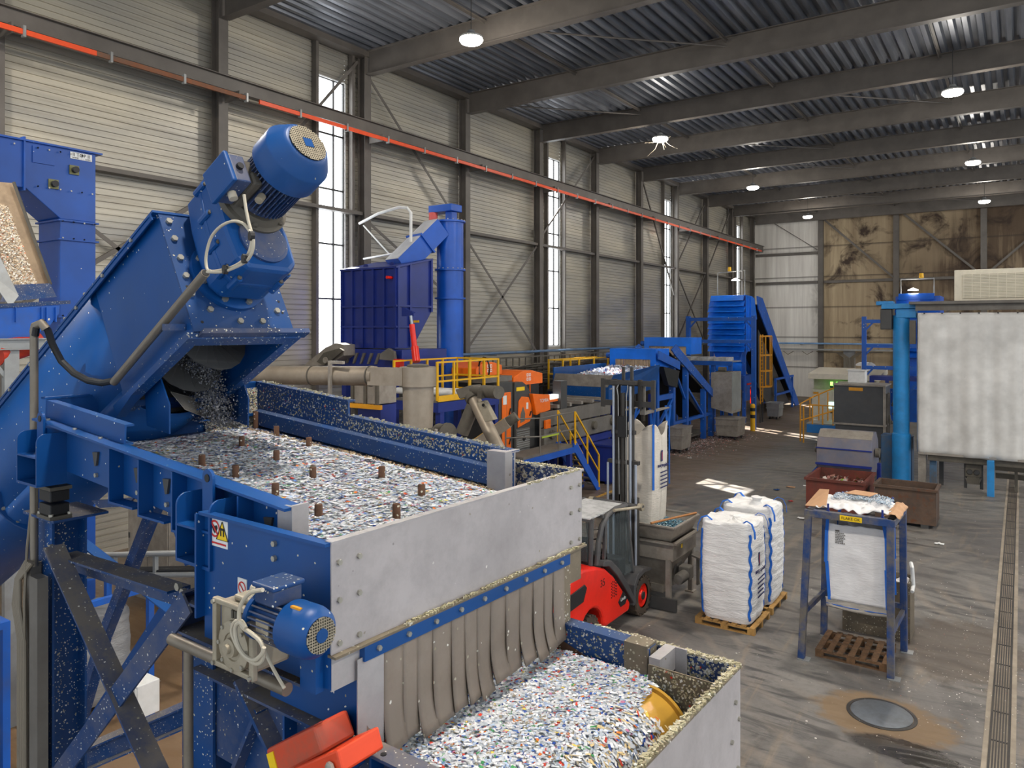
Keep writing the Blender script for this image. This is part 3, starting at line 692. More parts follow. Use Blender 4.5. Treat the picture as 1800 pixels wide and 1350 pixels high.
MB().box(MXF-.006, MXF, MY0, 1.985, 4.655, 4.785).build('lower_skirt', M['stainless'], MS)
MB().box(MXF-.006, MXF, 3.46, MY1, 4.6, 4.785).build('lower_skirt', M['steel_caked'], MS)
MB().prism([(MXF+.012,1.955,4.36),(MXF+.012,2.09,4.36),(MXF+.012,2.09,4.74),(MXF+.012,1.955,4.74)], (.006,0,0)).build('edge_plate', M['stainless'], MS)
MB().box(MXF+.0, MXF+.006, 3.42, 3.5, 4.36, 4.72).build('edge_plate', M['steel_caked'], MS)
MB().box(MXB, MXF, MY1-.012, MY1, 4.7, 5.2).box(MXB, MXF, MY1-.02, MY1+.03, 5.195, 5.205).build('far_plate', M['blue_caked'], MS)
MB().box(-2.6, -2.19, 3.4, 3.41, 4.85, 5.06).build('inner_baffle', M['stainless'], MS)
MB().box(-2.5, -2.41, 3.41, 3.6, 4.9, 5.1).build('baffle_bracket', M['steel_caked'], MS)
MB().tube((-2.62, 1.86, 4.84), (-2.62, 3.6, 4.84), .19, 32).build('magnet_drum', M['drum'], MS)
MB().box(MXB, MXB+.01, MY0, MY1, 4.66, 4.95).build('back_plate', M['blue'], MS)
MB().box(-2.75, -2.2, 1.99, 2.0, 4.42, 4.8).build('inner_skirt', M['blue'], MS)
random.seed(21)
y = 2.0; i = 0
while y < 3.4:
    wd = random.uniform(.085, .125); dx = random.uniform(-.004, .01); ln = random.uniform(4.3, 4.335); cv = random.uniform(.05, .22); tw = random.uniform(-.012, .012)
    def fl(u, v, y=y, wd=wd, dx=dx, ln=ln, cv=cv, tw=tw):
        z = 4.76 + (ln - 4.76)*v
        return Vector((MXF + .005 + dx*v + cv*max(0, v-.62)**1.8 + tw*(u-.5)*v + .006*math.cos(u*3.14)*v, y + (wd+.006)*u, z))
    MB().grid(fl, 5, 14).build('rubber_flap', M['flap'], MS, sol=.005); y += wd; i += 1
ec = MB(); random.seed(4)
for k in range(420):
    y = random.uniform(2.2, MY1); s = random.uniform(.004, .011)
    z, xx = (5.214, MXF) if k % 3 == 0 and y > 3.1 else ((5.207, None) if k % 3 == 1 else (4.797, MXF + .02))
    if xx is None: xx = random.uniform(-2.9, -2.2); y = MY1 + random.uniform(-.01, .03)
    ec.obox((xx + random.uniform(-.012,.012), y, z), (random.random(), random.random()-.5, .1), (-.5,1,0), (0,0,1), s, s*.7, s*.5)
ec.build('crumbs', M['crumbs'], MS)['kind'] = 'stuff'
# warning signs on the near plate
def sign(px0, py0, px1, py1):
    a = at(px0, py0, 'Y', MY0, 'M'); b = at(px1, py1, 'Y', MY0, 'M'); return a, b
a, b = sign(371, 906, 401, 938)
sg = MB().box(a.x, b.x, MY0-.003, MY0, a.z-.125, a.z).build('warning_sign', M['white'], MS)
cx, cz, r = a.x + (b.x-a.x)*.27, a.z-.05, .037
mb = MB()
for k in range(28):
    g0, g1 = 2*math.pi*k/28, 2*math.pi*(k+1)/28
    mb.add([(cx+r*math.cos(g0), MY0-.0045, cz+r*math.sin(g0)), (cx+r*math.cos(g1), MY0-.0045, cz+r*math.sin(g1)), (cx+.77*r*math.cos(g1), MY0-.0045, cz+.77*r*math.sin(g1)), (cx+.77*r*math.cos(g0), MY0-.0045, cz+.77*r*math.sin(g0))], [(0,1,2,3)])
mb.bar((cx-.026, MY0-.005, cz+.026), (cx+.026, MY0-.005, cz-.026), .001, .008, (1,0,1)); mb.build('prohibition_ring', M['inkred'], sg, keep=True)
hm = MB()
hp = [(cx + .021*k[0], MY0-.004, cz + .021*k[1]) for k in ((0,-1),(.6,-.5),(1,.2),(.8,.7),(.4,.75),(0,.45),(-.4,.75),(-.8,.7),(-1,.2),(-.6,-.5))]
hm.poly(hp); hm.build('heart_symbol', M['blackink'], sg, keep=True)
tx = a.x + (b.x-a.x)*.71
MB().poly([(tx-.042, MY0-.004, a.z-.092), (tx+.042, MY0-.004, a.z-.092), (tx, MY0-.004, a.z-.014)]).build('triangle', M['signyellow'], sg, keep=True)
mg = MB().box(tx-.014, tx-.006, MY0-.006, MY0-.0045, a.z-.075, a.z-.048).box(tx+.006, tx+.014, MY0-.006, MY0-.0045, a.z-.075, a.z-.048).box(tx-.014, tx+.014, MY0-.006, MY0-.0045, a.z-.05, a.z-.042)
for p, q in (((tx-.042,a.z-.092),(tx+.042,a.z-.092)),((tx-.042,a.z-.092),(tx,a.z-.014)),((tx+.042,a.z-.092),(tx,a.z-.014))): mg.bar((p[0],MY0-.005,p[1]),(q[0],MY0-.005,q[1]),.001,.004,(1,0,0) if p[1]==q[1] else (0,0,1))
mg.build('magnet_symbol', M['blackink'], sg, keep=True)
MB().box(a.x+.01, b.x-.01, MY0-.0045, MY0-.003, a.z-.114, a.z-.107).build('red_line', M['inkred'], sg)
a = at(419, 1014, 'Y', MY0, 'M')
sg2 = MB().box(a.x, a.x+.062, MY0-.003, MY0, a.z-.075, a.z).build('warning_sign', M['white'], MS)
mb = MB(); cx, cz, r = a.x+.031, a.z-.038, .026
for k in range(24):
    g0, g1 = 2*math.pi*k/24, 2*math.pi*(k+1)/24
    mb.add([(cx+r*math.cos(g0), MY0-.0045, cz+r*math.sin(g0)), (cx+r*math.cos(g1), MY0-.0045, cz+r*math.sin(g1)), (cx+.77*r*math.cos(g1), MY0-.0045, cz+.77*r*math.sin(g1)), (cx+.77*r*math.cos(g0), MY0-.0045, cz+.77*r*math.sin(g0))], [(0,1,2,3)])
mb.bar((cx-.018, MY0-.005, cz+.018), (cx+.018, MY0-.005, cz-.018), .001, .005, (1,0,1)); mb.build('prohibition_ring', M['inkred'], sg2, keep=True)

# ------------------------------------------------------------------ worm gear motor on the separator
WG = T('worm_gear_motor', 'grey worm gearbox with small blue motor on the magnet housing near plate', 'gear motor', (-2.6, 1.66, 4.9))
GX = .14
gb = MB().box(-2.72+GX, -2.5+GX, 1.64, 1.8, 4.745, 4.975).build('gearbox', M['alu'], WG, bev=.015)
MB().box(-2.66+GX, -2.52+GX, 1.66, 1.78, 4.975, 5.0).box(-2.69+GX,-2.5+GX,1.8,1.842,4.76,4.96).build('top_pad', M['alu'], gb, bev=.008)
fr_ = MB()
for x0, x1, z0, z1 in ((-2.735,-2.71,4.73,4.985),(-2.505,-2.48,4.73,4.985),(-2.735,-2.48,4.965,4.985),(-2.735,-2.48,4.73,4.75)): fr_.box(x0+GX, x1+GX, 1.618, 1.642, z0, z1)
fr_.build('face_rim', M['alu'], gb, bev=.005)
MB().lathe((-2.6+GX, 1.64, 4.83), (0,-1,0), [(0,.092),(.022,.092),(.026,.078),(.026,.052),(.02,.05),(.02,.036),(.04,.034),(.042,.018),(.055,.016)], 28).build('output_flange', M['alu'], gb)
for k in range(8):
    g = math.pi*k/4; MB().hexb((-2.6+GX + .084*math.cos(g), 1.617, 4.83 + .084*math.sin(g)), (0,-1,0), .008, .008).build('bolt', M['bolt'], gb)
vb = MB()
for k in range(6): vb.box(-2.63+GX + k*.02, -2.62+GX + k*.02, 1.63, 1.641, 4.925, 4.955)
vb.build('cooling_rib', M['castdust'], gb)
for x, z in ((-2.722,4.742),(-2.493,4.742),(-2.722,4.972),(-2.493,4.972)): MB().hexb((x+GX,1.618,z),(0,-1,0),.009,.009).build('bolt', M['bolt'], gb)
my, mz = 1.665, 4.962
bd = MB().lathe((-2.36, my, mz), (1,0,0), [(0,.07),(.015,.088),(.035,.088),(.037,.066),(.25,.066)], 28).build('motor_body', M['blue'], WG)
fn = MB()
for k in range(26):
    g = 2*math.pi*k/26
    if abs(math.sin(g) - 1) < .15: continue
    d = Vector((0, math.cos(g), math.sin(g))); fn.obox(Vector((-2.22, my, mz)) + d*.072, (1,0,0), d, d.cross(Vector((1,0,0))), .1, .014, .0028)
fn.build('cooling_fins', M['blue_dust'], bd)
cw_ = MB().lathe((-2.165, my, mz), (1,0,0), [(0,.09),(.09,.09),(.12,.083),(.137,.066),(.14,.062),(.14,0)], 40).build('fan_cowl', M['blue'], WG)
MB().lathe((-2.0245, my, mz), (1,0,0), [(0,.06),(.001,.06)], 28).build('grille_back', M['black'], cw_)
g2 = MB()
for k in range(-6, 7):
    h = math.sqrt(max(0, .06**2 - (k*.0098)**2)); g2.box(-2.023, -2.019, my - h, my + h, mz + k*.0098 - .0017, mz + k*.0098 + .0017); g2.box(-2.023, -2.019, my + k*.0098 - .0017, my + k*.0098 + .0017, mz - h, mz + h)
g2.build('grille', M['alu'], cw_)
MB().lathe((-2.0195, my, mz), (1,0,0), [(0,.024),(.004,.024)], 16).build('grille_hub', M['blue'], cw_)
MB().box(-2.135, -2.085, my-.04, my-.028, mz+.078, mz+.088).build('yellow_mark', M['amber'], cw_)
tb = MB().box(-2.31, -2.2, my-.06, my+.06, mz+.068, mz+.125).build('terminal_box', M['blue_dust'], WG, bev=.006)
MB().box(-2.318, -2.192, my-.068, my+.068, mz+.125, mz+.142).build('terminal_lid', M['blue_spk'], tb, bev=.006)
MB().tube((-2.31, my-.03, mz+.1), (-2.36, my-.03, mz+.1), .016, 10).build('cable_gland', M['cable'], tb)
MB().box(-2.27, -2.2, my-.082, my-.077, mz-.035, mz+.025).build('rating_plate', M['alu'], bd)
P_ = lambda l, y: [at(px, py, 'Y', y, 'M') for px, py in l]
def smooth_(l, y, n=5):
    p = P_(l, y); out = []
    for i in range(len(p)-1):
        p0, p1, p2, p3 = p[max(i-1,0)], p[i], p[i+1], p[min(i+2,len(p)-1)]
        for k in range(n):
            t = k/n; out.append(.5*((2*p1) + (p2-p0)*t + (2*p0-5*p1+4*p2-p3)*t*t + (3*p1-p0-3*p2+p3)*t**3))
    return out + [p[-1]]
cg = T('motor_cable', 'cream cable looped in front of the small worm gear motor', 'cable', (-2.4, 1.57, 4.9))
MB().path(smooth_([(462,1037),(440,1042),(424,1062),(420,1085),(426,1102),(440,1112),(458,1128),(464,1150),(455,1166),(438,1160),(420,1140),(408,1112),(412,1094),(424,1092),(432,1104)], 1.565), .0075).path(smooth_([(432,1104),(422,1094),(414,1102),(416,1126),(428,1150),(446,1160),(460,1150),(464,1138)], 1.555), .0075).path(smooth_([(464,1142),(480,1175),(500,1210)], 1.66), .006).build('cable_loop', M['cable'], cg)

# ------------------------------------------------------------------ lower feeder and separator
LF = T('vibrating_feeder', 'lower blue vibrating feeder trough pouring flakes over an ochre drum', 'vibrating feeder', (-2.2, 2.7, 4.1), 'vibrating feeders')
MB().box(-3.2, -1.66, 2.03, 3.45, 4.2, 4.22).build('pan', M['blue_spk'], LF)
lw = MB().box(-3.3, -1.55, 2.02, 2.032, 4.0, 4.4).box(-3.3, -1.55, 1.95, 2.04, 4.394, 4.406).build('side_wall', M['blue_dust'], LF)
for x in (-2.62, -2.35, -2.1, -1.85):
    MB().box(x, x+.012, 1.955, 2.02, 4.0, 4.394).build('stiffener', M['blue'], LF)
MB().tube((-2.05, 1.98, 4.404), (-2.05, 1.98, 4.409), .012, 12).build('flange_hole', M['black'], lw)
MB().prism([(-3.2,3.45,4.1),(-1.68,3.45,4.1),(-1.68,3.45,4.392),(-3.2,3.45,4.42)], (0,.015,0)).bar((-3.2,3.48,4.418),(-1.68,3.48,4.392),.09,.012).build('far_wall', M['blue_spk'], LF)
MB().prism([(-3.0,3.444,4.2),(-1.86,3.444,4.2),(-2.2,3.444,4.31),(-3.0,3.444,4.36)], (0,.004,0)).build('worn_patch', M['rustpeg'], LF)
MB().box(-1.81, -1.68, 3.43, 3.44, 4.16, 4.395).box(-1.81,-1.68,3.43,3.54,4.393,4.405).box(-1.69,-1.68,3.43,3.54,4.16,4.395).build('end_cap', M['steel_caked'], LF)
L2 = T('magnetic_separator', 'lower magnet housing with ochre drum and plain grey end panel', 'magnetic separator', (-1.6, 2.7, 3.6), 'magnetic separators')
DR, DX, DZ = .205, -1.64, 4.035
MB().lathe((DX, 1.95, DZ), (0,1,0), [(0,DR),(1.39,DR)], 48).build('magnet_drum', M['drum'], L2)
MB().lathe((DX, 3.34, DZ), (0,1,0), [(0,DR+.004),(.0,DR+.02),(.02,DR+.02),(.02,DR)], 48).build('drum_rim', M['drum'], L2)
MB().box(-1.285, -1.277, 1.842, 3.626, 3.55, 4.34).build('end_panel', M['panel'], L2)
MB().box(-1.31, -1.272, 1.842, 3.64, 4.338, 4.347).build('panel_edge', M['steel_caked'], L2)
ep = L2
for y, z in ((3.55,4.2),(3.6,4.1),(3.5,4.03),(3.58,3.87),(3.6,3.84),(3.52,3.82)): MB().hexb((-1.277,y,z),(1,0,0),.011,.012).build('bolt', M['bolt'], L2)
MB().box(-1.31, -1.25, 3.3, 3.66, 3.77, 3.782).build('panel_flange', M['steel_caked'], L2)
MB().box(-2.15, -1.285, 3.612, 3.624, 3.55, 4.34).box(-2.15,-1.285,3.6,3.65,4.338,4.348).build('far_plate', M['blue_caked'], L2)
MB().box(-1.66, -1.285, 3.4, 3.408, 3.7, 4.335).build('inner_baffle', M['steel_caked'], L2)
MB().box(-1.66, -1.6, 3.408, 3.6, 4.26, 4.37).box(-1.6,-1.54,3.59,3.6,4.2,4.37).build('baffle_bracket', M['stainless'], L2)
MB().box(-2.15, -1.285, 1.842, 1.854, 3.55, 4.34).build('near_plate', M['blue'], L2)
random.seed(9)
ec = MB()
for k in range(900):
    s = random.uniform(.004, .011)
    if k % 2: p = (random.uniform(-2.1, -1.3), 3.625 + random.uniform(-.02, .022), 4.35)
    else: p = (-1.29 + random.uniform(-.018, .015), random.uniform(2.2, 3.64), 4.35)
    ec.obox(p, (random.random(), random.random()-.5, .1), (-.5,1,0), (0,0,1), s, s*.7, s*.6)
ec.build('crumbs', M['crumbs'], L2)['kind'] = 'stuff'
ck = []
for k in range(700):
    ck.append(((random.uniform(-1.64, -1.3), 3.399, min(4.325, random.gauss(4.25, .07))), (0,-1,0)) if k % 2 else ((random.uniform(-1.75, -1.3), 3.611, random.uniform(4.0, 4.33)), (0,-1,0)))
for k in range(220): ck.append(((random.uniform(-2.25, -1.7), 3.449, random.uniform(4.24, 4.38)), (0,-1,0)))
flakes('stuck_flakes', ck, L2, size=(.004,.01), lift=.2, pal=CK)['kind'] = 'stuff'
# flakes on the lower trough and over the drum
def b2(x, y):
    return 4.262 + .012*noise.noise(Vector((x*4, y*4, 1))) + .006*noise.noise(Vector((x*17, y*17, 5))) - .9*max(0, x+1.72)**2
bed2 = MB().grid(lambda u, v: Vector((-2.5 + .88*u, 2.035 + 1.39*v, b2(-2.5 + .88*u, 2.035 + 1.39*v) - .006)), 50, 70).build('plastic_flakes', M['bed'], None, loc=(-2.1, 2.7, 4.25), keep=True)
tag(bed2, 'layer of bright shredded plastic running from the rubber flaps over the ochre drum', 'plastic flakes', 'shredded plastic', 'stuff')
pts = []
for k in range(17000):
    x = random.uniform(-2.5, -1.6); y = random.uniform(2.035, 3.425); pts.append(((x, y, b2(x, y) + random.uniform(-.002, .006)), (0,0,1)))
flakes('loose_flakes', pts, bed2, size=(.006,.014), lift=.13)
pts = []
for k in range(9000):
    g = R(random.uniform(-12, 92)); y = random.uniform(1.96, 3.22); d = random.uniform(.004, .035)
    if y > 2.95 and random.random() < (y - 2.95)/.24: continue
    pts.append(((DX + (DR+d)*math.cos(g), y, DZ + (DR+d)*math.sin(g)), (math.cos(g), 0, math.sin(g))))
FL2 = [(c, w) for c, w in FLK] + [((214,190,140),12)]
flakes('falling_flakes', pts, bed2, size=(.006,.013), lift=.2, pal=FL2, along=lambda p: (-(p.z-DZ), 0, p.x-DX))
# ------------------------------------------------------------------ inclined screw conveyor
AL = R(29)
FC = FM @ Matrix.Translation((-3.868, 0, 5.984)) @ Matrix.Rotation(-AL, 4, 'Y')     # x along the screw, z square to it
FCM = Matrix.Translation((-3.868, 0, 5.984)) @ Matrix.Rotation(-AL, 4, 'Y')
def cv(px, py, Y):
    return FCM.inverted() @ at(px, py, 'Y', Y, 'M')
setF(FC)
CY0, CY1, CT = 2.3, 2.93, .771; CC = (CY0+CY1)/2; CR = (CY1-CY0)/2
SCV = T('screw_conveyor', 'big inclined blue screw conveyor trough dropping flakes into the upper feeder', 'screw conveyor', (-2, CC, .3))
def ush(z0=0, n=12):
    pr = [(CY0, CT), (CY0, .06)] + [(CC - CR*math.cos(math.pi*k/n), .06 - .19*math.sin(math.pi*k/n)) for k in range(1, n)] + [(CY1, .06), (CY1, CT)]
    return pr
pr = ush(); m = len(pr)
tq = MB().add([(-7, y, z) for y, z in pr] + [(-.86, y, z) for y, z in pr], [(i, i+1, m+i+1, m+i) for i in range(1, m-2)], True)
tq.add([(-7,CY0,CT),(-7,CY0,.06),(-.86,CY0,.06),(-.86,CY0,CT),(-7,CY1,CT),(-7,CY1,.06),(-.86,CY1,.06),(-.86,CY1,CT)], [(0,1,2,3),(4,5,6,7)]); tq.build('trough', M['blue'], SCV, sol=.008)
for yy in (CY0, CY1): MB().box(-.87, -.001, yy-.004, yy+.004, -.02, CT).build('outlet_side', M['blue'], SCV)
lid = MB().box(-7, .02, CY0-.04, CY1+.04, CT, CT+.014).box(-7, 0, CY0-.045, CY0-.037, CT-.04, CT+.004).build('lid', M['blue'], SCV)
MB().box(-7, -.02, CY0-.05, CY0, CT-.012, CT-.002).build('side_flange', M['blue'], SCV)
for k in range(14): MB().hexb((-.3 - k*.32, CY0-.03, CT+.014), (0,0,1), .012, .012).build('bolt', M['bolt'], lid)
for k in range(9): MB().hexb((-.25 - k*.4, CY0-.045, CT-.02), (0,-1,0), .012, .012).build('bolt', M['bolt'], lid)
ep_ = MB().prism([(0,CY0-.005,-.01),(0,CY1+.03,-.01),(0,CY1+.03,CT+.02),(0,CY0-.005,CT+.02)], (.014,0,0)).build('end_plate', M['blue_spk'], SCV)
for y, s in ((2.345,.72),(2.345,.6),(2.345,.47),(2.345,.35),(2.345,.23),(2.43,.13),(2.6,.055),(2.75,.055),(2.88,.13),(2.88,.3),(2.88,.5)):
    MB().hexb((.014, y, s), (1,0,0), .019, .016).build('bolt', M['bolt'], ep_)
for y, s in ((2.36,.05),(2.335,.28),(2.92,.12),(2.92,.2)):
    MB().tube((.0135,y,s),(.0155,y,s),.009,10).build('bolt_hole', M['black'], ep_)
MB().prism([(.0,CY0+.02,-.02),(.0,CY1+.1,-.02),(.0,CY1+.1,-.05),(.0,CY0+.0,-.05)], (.07,0,0)).build('flange_angle', M['blue_dust'], SCV)
# outlet collar under the trough end
oc = MB()
oc.box(-.9, .02, CY0-.06, CY0+.02, -.06, -.02).box(-.9, .02, CY1-.02, CY1+.06, -.06, -.02).box(-.06, .02, CY0, CY1, -.06, -.02).box(-.92, -.84, CY0, CY1, -.06, -.02)
oc.build('outlet_collar', M['blue_spk'], SCV)
MB().prism([(-.9,CY0-.06,-.02),(-.9,CY0-.06,-.1),(-.5,CY0-.06,-.03)], (0,.06,0)).build('collar_gusset', M['blue'], SCV)
MB().tube((-6.5, CC, .2), (-.02, CC, .2), .07, 16).build('screw_shaft', M['dark'], SCV)
fl = MB(); n = 20
for turn in range(14):
    for k in range(n):
        g0, g1 = 2*math.pi*k/n, 2*math.pi*(k+1)/n; x0 = -.1 - .3*(turn + k/n); x1 = -.1 - .3*(turn + (k+1)/n)
        fl.add([(x0, CC+.07*math.cos(g0), .2+.07*math.sin(g0)), (x0, CC+.29*math.cos(g0), .2+.29*math.sin(g0)), (x1, CC+.29*math.cos(g1), .2+.29*math.sin(g1)), (x1, CC+.07*math.cos(g1), .2+.07*math.sin(g1))], [(0,1,2,3)])
fl.build('screw_flight', M['dark'], SCV, sol=.006)
# ring flange of the lower trough half, seen at the edge of the picture
rf = MB()
for k in range(16):
    g0, g1 = math.pi*k/16, math.pi*(k+1)/16
    rf.prism([(-2.9, CC-(CR+.0)*math.cos(g0), .2-(CR)*math.sin(g0)), (-2.9, CC-(CR+.07)*math.cos(g0), .2-(CR+.07)*math.sin(g0)), (-2.9, CC-(CR+.07)*math.cos(g1), .2-(CR+.07)*math.sin(g1)), (-2.9, CC-CR*math.cos(g1), .2-CR*math.sin(g1))], (.02,0,0))
rf.build('ring_flange', M['blue'], SCV)
for k in range(1, 8):
    g = math.pi*k/8; MB().hexb((-2.88, CC-(CR+.04)*math.cos(g), .2-(CR+.04)*math.sin(g)), (1,0,0), .014, .014).build('bolt', M['bolt'], SCV)
setF(FM)
# hanging spout plates
def vpl(l, Y, th=.01): return MB().prism([at(px, py, 'Y', Y, 'M') for px, py in l], (0, th, 0))
vpl([(252,650),(277,652),(297,712),(297,763),(258,748)], 2.36).build('spout_plate', M['blue'], SCV)
vpl([(405,640),(418,640),(436,700),(435,748),(398,735),(392,650)], 2.97).build('spout_plate', M['blue_spk'], SCV)
MB().box(-4.85, -4.84, 2.36, 2.97, 5.36, 5.75).box(-4.84, -4.8, 2.36, 2.97, 5.5, 5.505).box(-4.84,-4.8,2.36,2.97,5.6,5.605).build('spout_back', M['blue_spk'], SCV)
MB().prism([(-4.85,2.97,5.36),(-4.45,2.97,5.4),(-4.45,2.97,5.95),(-4.85,2.97,5.75)], (0,.01,0)).build('spout_far_side', M['blue_spk'], SCV)
p = [at(300,688,'Y',2.5,'M'), at(345,700,'Y',2.75,'M'), at(420,752,'Y',3.2,'M'), at(392,745,'Y',3.05,'M'), at(325,718,'Y',2.6,'M')]
MB().prism(p, (0,0,-.008)).build('deflector', M['mid'], SCV)
# stream of falling flakes
pts = []; random.seed(12)
for k in range(5200):
    t = random.random(); w = random.gauss(0, 1)
    x = -4.42 + .1*w*.5 - .12*t; y = 2.62 + .28*t + random.gauss(0, .06) ; z = 5.83 - .38*t - .1*t*t + random.gauss(0, .02)
    pts.append(((x, y, z), (.3,-1,.3)))
for k in range(2600):
    t = random.random(); a_, b_ = p[1], p[2]; q = a_.lerp(b_, t*1.02); pts.append((q + Vector((random.gauss(0,.012), random.gauss(0,.02), .012 + abs(random.gauss(0,.012)))), (0,0,1)))
fs = flakes('falling_flakes', pts, None, size=(.003,.0075), lift=.8, label='grey stream of flakes falling out of the blue screw conveyor spout', cat='plastic flakes', pal=[((128,130,136),5),((100,100,104),4),((168,168,170),3),((90,100,130),1),((190,186,176),1)], loc=(-4.5, 2.7, 5.4), group='shredded plastic')
pts = []
for k in range(5000):
    x = random.uniform(-4.9, -3.6); y = random.uniform(2.02, 2.9); pts.append(((x, y, bedz(x, y) + .004), (0,0,1)))
# ------------------------------------------------------------------ gear motor on the conveyor end
setF(FC)
GM = T('gear_motor', 'large blue gear motor pointing up from the end of the screw conveyor', 'gear motor', (.2, CC, .5))
MB().lathe((.014, CC, .36), (1,0,0), [(0,.235),(.03,.235),(.035,.17),(.09,.16)], 36).build('mounting_flange', M['blue'], GM)
for k in range(8):
    g = math.pi*k/4 + .3; MB().hexb((.044, CC+.2*math.cos(g), .36+.2*math.sin(g)), (1,0,0), .019, .02).build('bolt', M['bolt'], GM)
gp = [(-.15,.17),(.12,.16),(.19,.22),(.2,.42),(.18,.6),(.17,.76),(.12,.87),(-.1,.88),(-.17,.8),(-.2,.6),(-.21,.4),(-.2,.24)]
gbx = MB().prism([(.07, CC+y, z) for y, z in gp], (.34,0,0)).build('gearbox', M['blue'], GM, bev=.03)
gq = [(CC+y*.93, .52+(z-.52)*.93) for y, z in gp]
MB().prism([(.22, CC+y*1.02, .52+(z-.52)*1.01) for y, z in gp], (.035,0,0)).build('split_flange', M['blue'], gbx, bev=.008)
for y, z in gp[::1]:
    MB().tube((.2, CC+y*1.0, .52+(z-.52)*1.0), (.3, CC+y*1.0, .52+(z-.52)*1.0), .022, 10).build('bolt_boss', M['blue'], gbx)
    MB().hexb((.3, CC+y*1.0, .52+(z-.52)*1.0), (1,0,0), .013, .012).build('bolt', M['castdust'], gbx)
MB().lathe((.405, CC, .36), (1,0,0), [(0,.15),(.022,.15),(.03,.13)], 32).build('bearing_cover', M['blue_dust'], gbx)
MS_ = .605
MB().lathe((.4, CC, MS_), (1,0,0), [(0,.2),(.03,.21),(.05,.21),(.055,.185),(.09,.165)], 36).build('motor_flange', M['castdust'], GM)
for k in range(6):
    g = math.pi*k/3 + .2; MB().hexb((.45, CC+.185*math.cos(g), MS_+.185*math.sin(g)), (1,0,0), .017, .018).build('bolt', M['castdust'], GM)
bd = MB().lathe((.48, CC, MS_), (1,0,0), [(0,.14),(.32,.14)], 32).build('motor_body', M['blue_dust'], GM)
fn = MB()
for k in range(44):
    g = 2*math.pi*k/44; d = Vector((0, math.cos(g), math.sin(g))); fn.obox(Vector((.655, CC, MS_)) + d*.148, (1,0,0), d, d.cross(Vector((1,0,0))), .135, .022, .0032)
fn.build('cooling_fins', M['blue_dust'], bd)
MB().box(.5, .72, CC-.19, CC-.14, MS_-.1, MS_-.02).build('mounting_foot_pad', M['castdust'], bd, bev=.01)
MB().lathe((.66, CC-.12, MS_-.13), (0,-.7,-.7), [(0,.022),(.05,.022),(.052,.012)], 12).build('lifting_boss', M['alu'], bd)
cwl = MB().lathe((.765, CC, MS_), (1,0,0), [(0,.19),(.006,.196),(.135,.196),(.145,.19),(.215,.14),(.225,.128),(.23,.12),(.23,0)], 44).build('fan_cowl', M['blue'], GM)
MB().lathe((1.001, CC, MS_), (1,0,0), [(-.005,.112),(.0,.112)], 32).build('grille_back', M['black'], cwl)
g2 = MB()
for k in range(-8, 9):
    h = math.sqrt(max(0, .112**2 - (k*.0135)**2)); g2.box(1.0025, 1.006, CC-h, CC+h, MS_+k*.0135-.003, MS_+k*.0135+.003); g2.box(1.0025, 1.006, CC+k*.0135-.003, CC+k*.0135+.003, MS_-h, MS_+h)
g2.build('grille', M['alu'], cwl)
MB().box(1.0065, 1.009, CC-.028, CC+.028, MS_-.028, MS_+.028).build('grille_hub', M['blue'], cwl)
tb = MB().box(.5, .71, CC-.29, CC-.2, MS_-.09, MS_+.085).build('terminal_box', M['blue_dust'], GM, bev=.008)
MB().box(.49, .72, CC-.322, CC-.292, MS_-.1, MS_+.095).build('terminal_lid', M['blue'], tb, bev=.01)
MB().box(.5, .7, CC-.2, CC-.13, MS_-.09, MS_+.06).build('terminal_neck', M['castdust'], tb)
MB().tube((.6, CC-.26, MS_-.09), (.6, CC-.26, MS_-.13), .024, 12).build('cable_gland', M['cable'], tb)
MB().tube((.62, CC-.25, MS_+.0), (.73, CC-.25, MS_+.0), .02, 10).build('blanking_plug', M['black'], tb)
setF(FM)
cc_ = T('motor_cable', 'cream cable looped in a ring below the large blue motor', 'cable', tuple(at(400, 440, 'Y', 2.2, 'M')))
PT = lambda l, y: [at(px, py, 'Y', y, 'M') for px, py in l]
smooth2 = smooth_
MB().path(smooth2([(429,342),(432,365),(437,390),(442,410),(441,432),(433,452),(415,466),(392,474),(368,476),(362,462),(364,440),(372,416),(388,398),(408,389),(426,392),(438,405)], 2.17), .0075).path(smooth2([(438,405),(445,420),(444,440),(434,458),(414,470),(390,478),(364,478)], 2.15), .0075).build('cable_loop', M['cable'], cc_)
tie = MB()
for px, py in ((442,415),(430,455),(396,474)):
    q = at(px, py, 'Y', 2.15, 'M'); tie.lathe(q - Vector((0,.012,0)), (.3,1,0), [(0,.024),(.02,.024)], 10)
tie.build('cable_tie', M['black'], cc_)
cp = T('conduit_tube', 'slanting grey conduit tube clamped beside the screw conveyor', 'conduit', tuple(at(300, 570, 'Y', 2.22, 'M')))
a, b = at(361,480,'Y',2.22,'M'), at(200,672,'Y',2.22,'M')
MB().tube(a, b, .024, 14).build('tube', M['conduit'], cp)
MB().tube(a + (a-b).normalized()*.001, a + (a-b).normalized()*.003, .019, 12).build('tube_mouth', M['black'], cp)
q = at(296,568,'Y',2.22,'M'); MB().box(q.x-.03, q.x+.05, 2.2, 2.31, q.z-.04, q.z-.005).build('clamp', M['blue_dust'], cp)
hs = T('power_hose', 'black flexible hose hanging from the tall conduit pole to the slanting tube', 'hose', tuple(at(130, 650, 'Y', 2.1, 'M')))
MB().path([at(62,590,'Y',1.95,'M'), at(64,574,'Y',1.95,'M'), at(75,569,'Y',1.97,'M'), at(84,580,'Y',2.0,'M'), at(92,605,'Y',2.03,'M'), at(108,635,'Y',2.08,'M'), at(130,656,'Y',2.12,'M'), at(155,669,'Y',2.16,'M'), at(180,673,'Y',2.2,'M'), at(202,669,'Y',2.22,'M')], .021, 10).build('hose', M['black'], hs)
